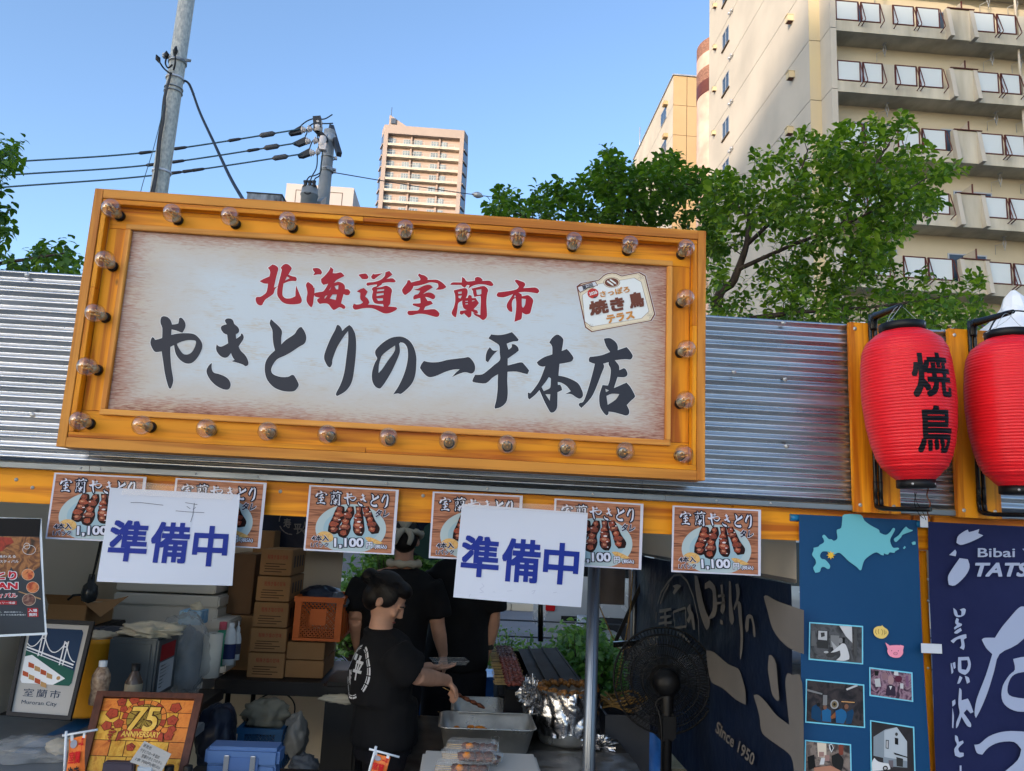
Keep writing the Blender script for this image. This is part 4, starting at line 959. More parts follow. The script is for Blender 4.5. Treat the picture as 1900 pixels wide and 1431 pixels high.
# bottom angle trim
TRIM = mat('folded_zinc_trim', (128, 134, 138), rough=.45, metal=.8, var=.12, vs=6, stretch=(1, 1, 8), bump=.05)
for a, b, dz in ((-3.2, -1.19, 0), (-1.188, .66, .001), (.662, 2.2, 0)):
    mb = MB(); mb.box(a, 2.548, 1.852+dz, b, 2.551, 1.868+dz); mb.box(a, 2.551, 1.852+dz, b, 2.59, 1.8545+dz); mb.build('angle_trim', TRIM, fas)
for px in (152, 188, 365, 480, 600, 718, 905, 960, 1100, 1330, 1430):
    p = pt(px, 846+px*.062, 2.548); screw(p.x, 1.861, 2.548, fas, .0026)
mb = MB(); mb.box(-3.2, 2.575, 1.88, 3.6, 2.60, 2.49)
mb.build('backing_board', mat('plywood_back', (110, 84, 56), rough=.85), fas)
# beam
bm_ = thing('wooden_beam', 'orange stained wooden beam under the corrugated fascia carrying the menu cards', 'beam', (0, 2.62, 1.8))
for i, (a, b) in enumerate(((-3.2, -.92), (-.918, .9), (.902, 1.52), (1.6, 3.4))):
    mb = MB(); mb.cbox(((a+b)/2, 2.605, 1.797), (b-a, .034, .108), bev=.002); mb.build('board', WH, bm_)
for px, py in ((30, 890), (60, 905), (520, 912), (990, 1010), (785, 920)): p = pt(px, py, 2.587); screw(p.x, p.z, 2.587, bm_, .004)
# uprights
def board(name, label, x0, x1, y0, y1, z0, z1, m, cat='board', **k):
    mb = MB(); mb.cbox(((x0+x1)/2, (y0+y1)/2, (z0+z1)/2), (x1-x0, y1-y0, z1-z0), bev=.002)
    return tag(mb.build(name, m), label, cat, **k)
bd1 = thing('mounting_board', 'upright orange board on the fascia behind the fully visible red lantern', 'board', (1.4, 2.55, 1.85), group='boards behind the lanterns')
bd2 = thing('mounting_board', 'upright orange board on the fascia behind the red lantern cut by the picture edge', 'board', (1.75, 2.55, 1.85), group='boards behind the lanterns')
BX = ((pt(1577, 600, 2.53).x, pt(1671, 948, 2.53).x+.005), (pt(1762, 612, 2.53).x, pt(1860, 968, 2.53).x+.005))
for t_, (x0, x1) in zip((bd1, bd2), BX):
    mb = MB(); mb.cbox(((x0+x1)/2, 2.545, 2.172), (x1-x0, .02, .652), bev=.002); mb.build('plank', WV, t_)
    for dx in (.02, x1-x0-.025):
        for z in (1.87, 2.475): screw(x0+dx, z, 2.535, t_, .0045)
p0, p1 = pt(1703, 1010, 2.6), pt(1729, 1400, 2.6)
post = thing('wooden_post', 'upright orange post with knots between the blue banner and the navy banner', 'post', (1.53, 2.62, 0))
mb = MB(); mb.cbox(((pt(1704, 1200, 2.6).x+pt(1731, 1200, 2.6).x)/2, 2.64, .865), (.058, .045, 1.73), bev=.002); mb.build('plank', WV, post)
mb = MB(); mb.cbox(((pt(1694, 990, 2.6).x+pt(1727, 990, 2.6).x)/2, 2.61, 1.79), (.06, .03, .115), bev=.002); mb.build('block', WH, post)
for py in (1075, 1115, 1240, 1405): p = pt(1722, py, 2.617); screw(p.x, p.z, 2.617, post, .003)
mb = MB(); a = pt(1709, 1195, 2.55); b = pt(1748, 1213, 2.55); mb.box(a.x, 2.5495, b.z, b.x, 2.551, a.z+.002); tag(mb.build('white_tape', flat('tape_white', (196, 200, 206))), 'strip of white tape joining the navy banner to the orange post', 'tape')
mb = MB(); a = pt(1707, 957, 2.55); b = pt(1722, 979, 2.55); mb.box(a.x, 2.5495, b.z, b.x, 2.551, a.z); tag(mb.build('white_tape', MATS['tape_white']), 'short piece of white tape at the top corner of the navy banner', 'tape')

# ------------------------------------------------------------------ the big sign
YS = 2.42
WTR = wood_mat('trim_wood_x', (216, 150, 66), (190, 116, 38), 0); WTR2 = wood_mat('trim_wood_z', (216, 150, 66), (190, 116, 38), 2)
sx0, sx1, sz0, sz1 = -1.237, .755, 1.9155, 2.7465
sign = thing('shop_sign', 'large orange framed shop sign with brush lettering and clear bulbs all round', 'sign', ((sx0+sx1)/2, YS+.1, sz0))
t = .0268
def sp_board(name, x0, x1, y0, y1, z0, z1, m, bev=.0012): mb = MB(); mb.cbox(((x0+x1)/2, (y0+y1)/2, (z0+z1)/2), (x1-x0, y1-y0, z1-z0), bev=bev); return mb.build(name, m, sign)
for z0, z1 in ((sz0, sz0+t+.004), (sz1-t-.004, sz1)): sp_board('outer_board', sx0+t+.0005, sx1-t-.0005, YS, YS+.11, z0, z1, WE)
for x0, x1 in ((sx0, sx0+t), (sx1-t, sx1)): sp_board('outer_board', x0, x1, YS, YS+.11, sz0, sz1, WEV)
ax0, ax1, az0, az1 = sx0+t+.001, sx1-t-.001, sz0+t+.005, sz1-t-.005
tm = .0155
for z0, z1 in ((az0, az0+tm), (az1-tm, az1)):
    c = (ax0+ax1)/2+random.uniform(-.2, .2)
    sp_board('moulding', ax0, c-.0005, YS+.003, YS+.034, z0, z1, WH); sp_board('moulding', c+.0005, ax1, YS+.0035, YS+.034, z0, z1, WH)
for x0, x1 in ((ax0, ax0+tm), (ax1-tm, ax1)):
    a, b = az0+tm+.0005, az1-tm-.0005; c = a+(b-a)*.62
    sp_board('moulding', x0, x1, YS+.003, YS+.034, a, c, WV); sp_board('moulding', x0, x1, YS+.004, YS+.034, c+.001, b, WV)
px0, px1, pz0, pz1 = -1.1145, .6305, 2.040, 2.6225     # the picture panel
it = .0175
ix0, ix1, iz0, iz1 = px0-it, px1+it, pz0-it, pz1+it
for z0, z1 in ((az0+tm+.0005, iz0+.012), (iz1-.012, az1-tm-.0005)): sp_board('channel_board', ax0+tm+.0005, ax1-tm-.0005, YS+.034, YS+.046, z0, z1, WH)
for x0, x1 in ((ax0+tm+.0005, ix0+.012), (ix1-.012, ax1-tm-.0005)): sp_board('channel_board', x0, x1, YS+.0345, YS+.046, iz0+.013, iz1-.013, WV)
for z0, z1 in ((iz0, pz0), (pz1, iz1)): sp_board('inner_trim', ix0, ix1, YS+.016, YS+.0338, z0, z1, WTR, .002)
for x0, x1 in ((ix0, px0), (px1, ix1)): sp_board('inner_trim', x0, x1, YS+.0165, YS+.0338, pz0+.0005, pz1-.0005, WTR2, .002)
def panel_mat():
    m, nt, b = base_mat('aged_paper_print', .5); L = nt.links.new
    tc = nd(nt, 'ShaderNodeTexCoord'); sx = nd(nt, 'ShaderNodeSeparateXYZ'); L(tc.outputs['Generated'], sx.inputs[0])
    n0 = nd(nt, 'ShaderNodeTexNoise'); n0.inputs['Scale'].default_value = 2.2; n0.inputs['Detail'].default_value = 5; mp0 = nd(nt, 'ShaderNodeMapping'); mp0.inputs['Scale'].default_value = (1, 1, 1.4); L(tc.outputs['Object'], mp0.inputs[0]); L(mp0.outputs[0], n0.inputs[0])
    def M(op, a, b_=None, c=None):
        n = nd(nt, 'ShaderNodeMath', operation=op)
        for i, v in enumerate((a, b_, c)):
            if v is None: continue
            if isinstance(v, (int, float)): n.inputs[i].default_value = v
            else: L(v, n.inputs[i])
        return n.outputs[0]
    # distance to the sheet's border in metres-ish
    dx = M('MULTIPLY', M('MINIMUM', sx.outputs[0], M('SUBTRACT', 1, sx.outputs[0])), 1.745)
    dz = M('MULTIPLY', M('MINIMUM', sx.outputs[2], M('SUBTRACT', 1, sx.outputs[2])), .58)
    d = M('MINIMUM', M('MULTIPLY', dx, .55), dz); d = M('ADD', d, M('MULTIPLY', M('SUBTRACT', n0.outputs[0], .5), .09))
    mp = nd(nt, 'ShaderNodeMapping'); mp.inputs['Scale'].default_value = (46, 1, 380); L(tc.outputs['Object'], mp.inputs[0])
    n1 = nd(nt, 'ShaderNodeTexNoise'); n1.inputs['Scale'].default_value = 1; n1.inputs['Detail'].default_value = 5; n1.inputs['Distortion'].default_value = .4; L(mp.outputs[0], n1.inputs[0])
    d2 = M('ADD', d, M('MULTIPLY', M('SUBTRACT', n1.outputs[0], .5), .11))
    cr = nd(nt, 'ShaderNodeValToRGB'); e = cr.color_ramp.elements; e.new(.4); e.new(.7)
    for i, (p, c) in enumerate(((.0, (112, 62, 48)), (.12, (166, 124, 106)), (.34, (190, 180, 168)), (.85, (192, 200, 204)))): e[i].position = p; e[i].color = (*lin(c), 1)
    mr = nd(nt, 'ShaderNodeMapRange'); mr.inputs[1].default_value = -.03; mr.inputs[2].default_value = .20; L(d2, mr.inputs[0]); L(mr.outputs[0], cr.inputs[0])
    # tan fibres and blotches in the middle
    n3 = nd(nt, 'ShaderNodeTexNoise'); n3.inputs['Scale'].default_value = 9; n3.inputs['Detail'].default_value = 6; mp3 = nd(nt, 'ShaderNodeMapping'); mp3.inputs['Scale'].default_value = (1, 1, 2.4); L(tc.outputs['Object'], mp3.inputs[0]); L(mp3.outputs[0], n3.inputs[0])
    f = M('MULTIPLY', M('MULTIPLY', n1.outputs[0], n3.outputs[0]), 1); mr3 = nd(nt, 'ShaderNodeMapRange'); mr3.inputs[1].default_value = .26; mr3.inputs[2].default_value = .42; mr3.inputs[4].default_value = .6; L(f, mr3.inputs[0])
    mx = nd(nt, 'ShaderNodeMix', data_type='RGBA'); L(mr3.outputs[0], mx.inputs[0]); L(cr.outputs[0], mx.inputs[6]); mx.inputs[7].default_value = (*lin((186, 168, 142)), 1)
    L(mx.outputs[2], b.inputs['Base Color'])
    return m
mb = MB(); mb.box(px0+.0005, YS+.030, pz0+.0005, px1-.0005, YS+.034, pz1-.0005); mb.build('picture_panel', panel_mat(), sign)
YL = YS+.0292
SRED = flat('sign_red', (160, 34, 46), rough=.45); SBLK = flat('sign_charcoal', (52, 54, 62), rough=.45); SHALO = flat('sign_halo', (226, 226, 224), rough=.5)
def sign_glyphs(names, m, nm, yl, grow=0, one=False):
    for n in names:
        mb = MB(); k = 0
        for loops in GL[n]:
            ls = loops
            if grow:
                ls = []
                l = loops[0]
                if True:
                    area = sum(l[k_-1][0]*l[k_][1]-l[k_][0]*l[k_-1][1] for k_ in range(len(l))); sg = 1 if area > 0 else -1; r = []
                    for k_ in range(len(l)):
                        t_ = Vector(l[(k_+1) % len(l)])-Vector(l[k_-1])
                        if t_.length < 1e-9: r.append(l[k_]); continue
                        t_.normalize(); r.append((l[k_][0]+t_.y*grow*sg, l[k_][1]-t_.x*grow*sg))
                    ls = [r]+loops[1:]
            mb.fill(ls, lambda x, y, k=k: pt(x, y, yl-.00012*k)); k += 1
        mb.build(nm, m, sign)
RED = ['hoku', 'kai', 'dou', 'muro', 'ran', 'shi']; BLK = ['ya', 'ki', 'to', 'ri', 'no', 'ichi', 'hei', 'hon', 'ten']
sign_glyphs(RED, SHALO, 'letter_halo', YL+.0006, 1.1); sign_glyphs(BLK, SHALO, 'letter_halo', YL+.0006, .8)
sign_glyphs(RED, SRED, 'red_letter', YL); sign_glyphs(BLK, SBLK, 'black_letter', YL)
# festival badge printed on the panel
def Bz(x, y): return (1050+x/10, 490+y/10)
BRN = flat('badge_brown', (112, 66, 52)); CRM = flat('badge_cream', (222, 208, 180)); BWH = flat('badge_white', (222, 224, 220)); BOR = flat('badge_orange', (200, 138, 70)); BRD = flat('badge_red', (186, 60, 54)); BGR = flat('badge_grey', (206, 206, 210))
badge = [(195,415),(275,355),(600,295),(640,265),(700,205),(760,175),(850,158),(930,165),(1000,200),(1040,215),(1370,150),(1480,215),(1660,935),(1590,1055),(475,1265),(355,1180)]
def bsc(pl, k, cx=925, cy=720): return [(cx+(x-cx)*k, cy+(y-cy)*k) for x, y in pl]
def bshape(pl, m, nm, dy, sm=False):
    mb = MB(); q = smooth(pl, 3) if sm else pl
    mb.fill([q], lambda x, y: pt(*Bz(x, y), YL-dy)); return mb.build(nm, m, sign)
def ring(pl, k1, k2): return [bsc(pl, k1), bsc(pl, k2)]
bshape(bsc(badge, 1.012), BGR, 'badge_rim', -.0004); bshape(badge, BRN, 'badge_edge', 0); bshape(bsc(badge, .967), CRM, 'badge_band', .0003)
bshape(bsc(badge, .935), BRN, 'badge_line', .0005); bshape(bsc(badge, .93), CRM, 'badge_field', .0007)
inner = [(300,575),(345,1070),(470,1165),(1410,1010),(1545,880),(1400,330),(1270,255),(1010,300),(600,370)]
bshape(inner, BRN, 'badge_line', .0009); bshape(bsc(inner, .988), BWH, 'badge_field', .0011)
bshape(disc(850, 343, 155, 98), BRN, 'badge_seal', .0013); bshape(disc(850, 343, 148, 92), CRM, 'badge_seal_rim', .0015); bshape(disc(850, 343, 130, 82), BRN, 'badge_seal_disc', .0017)
mb = MB()
for dx, dy in ((-30, 12), (22, -18)):
    for i in range(5): q = disc(850+dx+(i-2)*21, 343+dy+(i-2)*15, 17, 15, 10); mb.fill([q], lambda x, y: pt(*Bz(x, y), YL-.002-.0001*i))
    mb.fill([[(850+dx+40, 343+dy+28), (850+dx+46, 343+dy+26), (850+dx+72, 343+dy+55), (850+dx+66, 343+dy+57)]], lambda x, y: pt(*Bz(x, y), YL-.002))
mb.build('seal_skewer', BWH, sign)
bshape([(200,425),(235,400),(545,315),(595,400),(420,440),(330,500),(265,535),(235,500)], BRN, 'badge_ribbon_edge', .0020); bshape([(222,440),(240,425),(540,328),(578,395),(415,432),(330,488),(270,518),(248,495)], BGR, 'badge_ribbon', .0023)
bshape(disc(503, 545, 103, 93), BRD, 'badge_lantern', .0023); bshape([(508,632),(512,610),(575,598),(578,612),(545,632)], SBLK, 'badge_lantern_foot', .0026)
ang = radians(-10.7)
def rotf(cx, cy, a, off):
    return lambda u, v: pt(*Bz(cx+u*cos(a)-v*sin(a), cy+u*sin(a)+v*cos(a)), YL-off)
def btext(s, cx, cy, w, h, m, off=.0029, a=ang, bold=.03, nm='badge_lettering'):
    mb = MB(); text_in(mb, s, -w/2, h/2, w/2, -h/2, rotf(cx, cy, a, off), off=bold); return mb.build(nm, m, sign)
btext('第2回', 402, 415, 205, 78, SBLK, a=radians(-17)); btext('2026', 505, 540, 150, 58, BWH, a=radians(-17))
btext('さっぽろ', 905, 512, 560, 120, BOR, bold=.03); btext('焼', 605, 800, 355, 270, BRN, bold=.045); btext('き', 955, 745, 270, 250, BRN, bold=.05); btext('鳥', 1305, 665, 280, 290, BRN, bold=.045)
btext('テラス', 1010, 985, 520, 155, BOR, bold=.045)
mb = MB()
for cx, cy in ((1390, 255), (1550, 950), (470, 1150)):
    for i in range(5):
        a0 = i*1.3; q = [Vector((cx+28*cos(a0)+18*cos(a0+t_*.5), cy+24*sin(a0)+18*sin(a0+t_*.5), 0)) for t_ in range(8)]
        for k in range(7):
            d = (q[k+1]-q[k]).normalized(); n = Vector((-d.y, d.x, 0))*2.2
            mb.add([pt(*Bz(*(v.xy)), YL-.0014-.00005*i) for v in (q[k]+n, q[k]-n, q[k+1]-n, q[k+1]+n)], [(0, 1, 2, 3)])
mb.build('badge_scrollwork', mat('scroll_grey', (150, 140, 128), bump=0), sign)
# bulbs: clear globe, black holder, four filaments
m, nt, b = base_mat('clear_bulb_glass', .02); b.inputs['Transmission Weight'].default_value = 1; b.inputs['IOR'].default_value = 1.1; b.inputs['Base Color'].default_value = (.96, .94, .93, 1)
nt.nodes.clear(); L = nt.links.new
out = nd(nt, 'ShaderNodeOutputMaterial'); tr = nd(nt, 'ShaderNodeBsdfTransparent'); tr.inputs[0].default_value = (.97, .955, .95, 1); gl = nd(nt, 'ShaderNodeBsdfGlossy'); gl.inputs['Roughness'].default_value = .03
lw = nd(nt, 'ShaderNodeLayerWeight'); lw.inputs[0].default_value = .42; mr = nd(nt, 'ShaderNodeMapRange'); mr.inputs[3].default_value = .05; mr.inputs[4].default_value = .55
mx = nd(nt, 'ShaderNodeMixShader'); L(lw.outputs['Facing'], mr.inputs[0]); L(mr.outputs[0], mx.inputs[0]); L(tr.outputs[0], mx.inputs[1]); L(gl.outputs[0], mx.inputs[2]); L(mx.outputs[0], out.inputs[0])
BULB = m
FIL = mat('yellow_filament', (255, 196, 110), rough=.35, bump=0); BRASS = mat('pale_brass_collar', (176, 168, 130), rough=.3, metal=.6, bump=0)
def bulb_meshes():
    Mz = Matrix.Rotation(pi/2, 4, 'X')      # +z -> -y
    r = .0300; prof = []
    for i in range(13):
        a = i/12*2.72; prof.append((r*sin(a), .064+r*cos(a)))
    prof = prof[::-1]; prof = [(.0105, .012), (.0115, .024)]+prof[0:]
    g = MB(); g.lathe(sorted(prof, key=lambda p: p[1]), 20, Mz)
    h = MB(); h.lathe([(0, .012), (.0150, .012), (.0165, .010), (.0175, 0), (0, 0)], 20, Mz)
    c = MB(); c.lathe([(.0125, .012), (.0130, .018), (.0122, .026), (.0075, .030), (.003, .042), (.0015, .060), (0, .061)], 14, Mz)
    f = MB()
    for k in range(4):
        a = k*pi/2+.5; x, y = .0072*cos(a), .0072*sin(a)
        f.tube([Mz @ Vector((x, y, .048)), Mz @ Vector((x*1.3, y*1.3, .078))], .0019, 5)
    return g.mesh('bulb', BULB), h.mesh('holder', BLACKP), c.mesh('stem', BRASS), f.mesh('filament', FIL)
bg_, bh_, bc_, bf_ = bulb_meshes()
socks = []
cz = az1-tm-(az1-tm-iz1)/2; cb = az0+tm+(iz0-az0-tm)/2; cl = ax0+tm+(ix0-ax0-tm)/2; cr_ = ax1-tm-(ax1-tm-ix1)/2
for i in range(11):
    x = cl+(cr_-cl)*i/10
    socks += [(x, cz), (x, cb)]
for i in range(1, 4):
    z = cz+(cb-cz)*i/4+(.0 if i != 1 else .0)
    socks += [(cl, z), (cr_, z)]
rb = random.Random(4)
for x, z in socks:
    o = link('bulb', bg_, sign, loc=Vector((x, YS+.034, z))-sign.location, rot=(rb.uniform(-.05, .05), rb.uniform(0, 6.28), rb.uniform(-.05, .05)))
    for me, n in ((bh_, 'holder'), (bc_, 'stem'), (bf_, 'filament')): link(n, me, o, loc=(0, 0, 0))

# ------------------------------------------------------------------ lanterns
LRED = None
def lantern_mat():
    m, nt, b = base_mat('red_lantern_vinyl', .42); L = nt.links.new
    tc = nd(nt, 'ShaderNodeTexCoord'); n = nd(nt, 'ShaderNodeTexNoise'); n.inputs['Scale'].default_value = 5; L(tc.outputs['Object'], n.inputs[0])
    cr = nd(nt, 'ShaderNodeValToRGB'); e = cr.color_ramp.elements; e[0].color = (.64, .008, .014, 1); e[1].color = (.82, .014, .022, 1); L(n.outputs[0], cr.inputs[0]); L(cr.outputs[0], b.inputs['Base Color'])
    b.inputs['Subsurface Weight'].default_value = .0; b.inputs['Coat Weight'].default_value = .1; b.inputs['Coat Roughness'].default_value = .25
    n2 = nd(nt, 'ShaderNodeTexNoise'); n2.inputs['Scale'].default_value = 55; mp = nd(nt, 'ShaderNodeMapping'); mp.inputs['Scale'].default_value = (1, 1, .4); L(tc.outputs['Object'], mp.inputs[0]); L(mp.outputs[0], n2.inputs[0])
    bp = nd(nt, 'ShaderNodeBump'); bp.inputs['Strength'].default_value = .22; bp.inputs['Distance'].default_value = .002; L(n2.outputs[0], bp.inputs['Height']); L(bp.outputs[0], b.inputs['Normal'])
    return m
LRED = lantern_mat(); LINK = flat('lantern_ink', (18, 16, 20), rough=.35)
LH = .478                     # body height, local z 0 (foot) .. LH (head)
KN = [(0, .052), (.02, .072), (.045, .095), (.075, .109), (.12, .121), (.18, .130), (.25, .1355), (.31, .135), (.37, .131), (.41, .125), (.44, .112), (.462, .088), (.478, .064)]
def lrad(z):
    z = min(max(z, 0), LH)
    for (a, ra), (b, rb_) in zip(KN, KN[1:]):
        if z <= b:
            t = (z-a)/(b-a); t = t*t*(3-2*t)*.35+t*.65; r = ra+(rb_-ra)*t; break
    env = min(1, z/.03, (LH-z)/.03)
    u = (z/.0098) % 1
    return r+.0021*env*(abs(sin(pi*u))**.7-.6)
def make_lantern():
    root = thing('paper_lantern', '', 'lantern', (0, 0, 0), group='red lanterns on the fascia')
    mb = MB(); n = 330; mb.lathe([(lrad(LH*i/n), LH*i/n) for i in range(n+1)], 56, fn=lambda a, z: 1+.006*sin(8*a)*(max(0, (z-.38)/.1) if z > .38 else max(0, (.09-z)/.09)))
    body = mb.build('lantern_body', LRED, root)
    mb = MB(); mb.lathe([(.052, LH-.006), (.068, LH-.004), (.070, LH+.022), (.067, LH+.024), (.064, LH+.022), (.062, LH)], 40); cap = mb.build('top_ring', BLACKP, root)
    mb = MB(); mb.lathe([(.050, .004), (.056, .004), (.056, -.020), (.052, -.022), (.0, -.020)], 40); cap2 = mb.build('foot_ring', BLACKP, root)
    for par, a, z, r in ((cap, radians(-52), LH+.012, .070), (cap2, radians(-130), -.01, .056), (cap2, radians(-50), -.01, .056)):
        mb = MB(); M = Matrix.Translation((r*cos(a), r*sin(a), z)) @ Matrix.Rotation(a, 4, 'Z') @ Matrix.Rotation(pi/2, 4, 'Y'); mb.lathe([(0, .002), (.003, .001), (.004, 0)], 8, M); mb.build('rivet', SCREW, par)
    # characters wrapped round the body
    for s, zc in (('焼', .312), ('鳥', .148)):
        v, f, bb = text_geo(s, .024)
        bm = bmesh.new(); vs = [bm.verts.new((p[0], p[1], p[2]*.02)) for p in v]
        for q in f:
            try: bm.faces.new([vs[i] for i in q])
            except ValueError: pass
        bmesh.ops.triangulate(bm, faces=bm.faces[:])
        sc = .127/max(bb[2]-bb[0], bb[3]-bb[1])
        for _ in range(7):
            ed = [e for e in bm.edges if e.calc_length()*sc > .0035]
            if not ed: break
            bmesh.ops.subdivide_edges(bm, edges=ed, cuts=1); bmesh.ops.triangulate(bm, faces=bm.faces[:])
        bm.verts.index_update(); vv = []
        a0 = radians(-90+2)
        for q in bm.verts:
            x = (q.co.x-(bb[0]+bb[2])/2)*sc*.95; z = zc+(q.co.y-(bb[1]+bb[3])/2)*sc*1.1
            r = lrad(z)+.0011+q.co.z*.0015; a = a0+x/.130; vv.append((r*cos(a), r*sin(a), z))
        mb = MB(); mb.add(vv, [[w.index for w in q.verts] for q in bm.faces], True); bm.free(); mb.build('character', LINK, body, )
    mb = MB(); mb.tube(crs([(-.06, -.02, LH+.02), (-.045, -.02, LH+.05), (0, .0, LH+.085), (.04, .0, LH+.05), (.06, -.02, LH+.02)], 5), .0008, 5)
    mb.build('hanging_wire', SCREW, root)
    return root
lan = make_lantern()
c_t, c_b = pt(1674, 615, 2.34), pt(1699, 893, 2.34)
lan.location = (c_b.x, 2.34, c_b.z); lan.rotation_euler = (0, -atan2(c_b.x-c_t.x, c_t.z-c_b.z), 0)
lan['label'] = 'whole red ribbed paper lantern with black characters hanging before the orange board'
lan2 = copy_tree(lan); d1_, d2_ = pt(1871, 622, 2.34), pt(1891, 905, 2.34)
lan2.location = (d2_.x, 2.34, d2_.z); lan2.rotation_euler = (0, -atan2(d2_.x-d1_.x, d1_.z-d2_.z), radians(3))
lan2['label'] = 'red ribbed paper lantern cut off by the picture edge, beside the whole one'
# brackets
for i, (L_, px, xo) in enumerate(((lan, 1621, 0), (lan2, 1806, 0))):
    wx = pt(px, 650, 2.52).x; br = thing('lantern_bracket', ('black steel bracket holding the whole red lantern out from the orange board', 'black steel bracket holding the lantern that the picture edge cuts')[i], 'bracket', (wx, 2.53, 1.86), group='lantern brackets')
    top = pt(px-8, (600, 618)[i], 2.52); tip = pt((1672, 1880)[i], (567, 578)[i], 2.33)
    mb = MB(); w = .016
    for dx in (-.009, .009): mb.tube(crs([(wx+dx, 2.522, 1.875), (wx+dx, 2.522, 2.1), (wx+dx, 2.522, 2.42), (wx+dx, 2.522, 2.50)], 3), .0066, 8)
    mb.build('upright_tube', BLACKM, br)
    mb = MB(); a = Vector((wx, 2.52, 2.49)); mb.bar(a, a+Vector((0, -.004, .035)), .03, .018); mb.tube(crs([a+Vector((0, 0, -.02)), a+Vector((0, -.012, .022)), tip.lerp(a, .75)+Vector((0, 0, .018)), tip], 5), [.014]*10+[.013, .012, .011, .010, .009, .007], 8); mb.build('top_arm', BLACKM, br)
    mb = MB()
    for dx in (-.009, .009): mb.tube(crs([(wx+dx, 2.522, 1.95), (wx+dx, 2.522, 1.885), (wx+dx, 2.50, 1.862), (wx+dx+.03, 2.40, 1.858), (wx+.06, 2.33, 1.858)], 5), .0072, 8)
    mb.build('bottom_arm', BLACKM, br)
    mb = MB(); mb.tube(crs([tip, tip+Vector((-.02, .005, -.03)), Vector((L_.location.x-.085, 2.33, 2.43))], 5), .0009, 5); mb.build('wire', SCREW, br)
c = pt(1700, 915, 2.34); mb = MB()
mb.tube(crs([pt(1697, 914, 2.34), pt(1700, 930, 2.35), pt(1712, 950, 2.37), pt(1718, 965, 2.38)], 5), .0012, 5); mb.tube(crs([pt(1700, 914, 2.34), pt(1697, 935, 2.35), pt(1706, 955, 2.37), pt(1714, 962, 2.38)], 5), .0012, 5)
tag(mb.build('string', BLACKP), 'thin black strings dangling from the foot of the whole red lantern', 'string')
mb = MB(); mb.tube(crs([pt(1723, 905, 2.36), pt(1720, 920, 2.36), pt(1726, 935, 2.36), pt(1721, 950, 2.38), pt(1726, 962, 2.4)], 6), .0022, 5)
tag(mb.build('ribbon', mat('brown_ribbon', (120, 72, 48))), 'twisted brown ribbon hanging below the whole red lantern', 'ribbon')

# ------------------------------------------------------------------ menu cards
g = affine((85, 165), (1527, 72), (-85, 1092), .287, .207)
def gf(off): return lambda x, y: Vector((g(x, y)[0], -off, -g(x, y)[1]))
MWOOD = print_mat('menu_wood_print', [(84, 46, 32), (148, 92, 64), (176, 118, 86), (132, 76, 52)], scale=8, stretch=(1, 1, 14))
MEAT = print_mat('menu_meat_print', [(30, 12, 10), (92, 34, 24), (140, 62, 42), (60, 22, 16), (190, 130, 110)], scale=150, detail=6, dist=2.2)
MEAT2 = print_mat('menu_meat_glaze', [(58, 18, 12), (132, 50, 28), (166, 72, 44), (70, 24, 16), (206, 140, 110)], scale=130, detail=6, dist=2)
GLZ = print_mat('menu_glaze_print', [(110, 44, 28), (160, 84, 56), (206, 148, 116), (130, 58, 36)], scale=170, detail=5, dist=2)
PLATE = flat('menu_plate_rim', (168, 184, 186)); PLATE2 = flat('menu_plate', (148, 174, 184)); SAUCE = flat('menu_sauce', (34, 14, 14)); MUST = print_mat('menu_mustard', [(176, 122, 62), (214, 172, 104), (190, 140, 78)], scale=60)
MINK = flat('menu_ink', (28, 30, 44)); MWHT = flat('menu_white', (206, 208, 222))
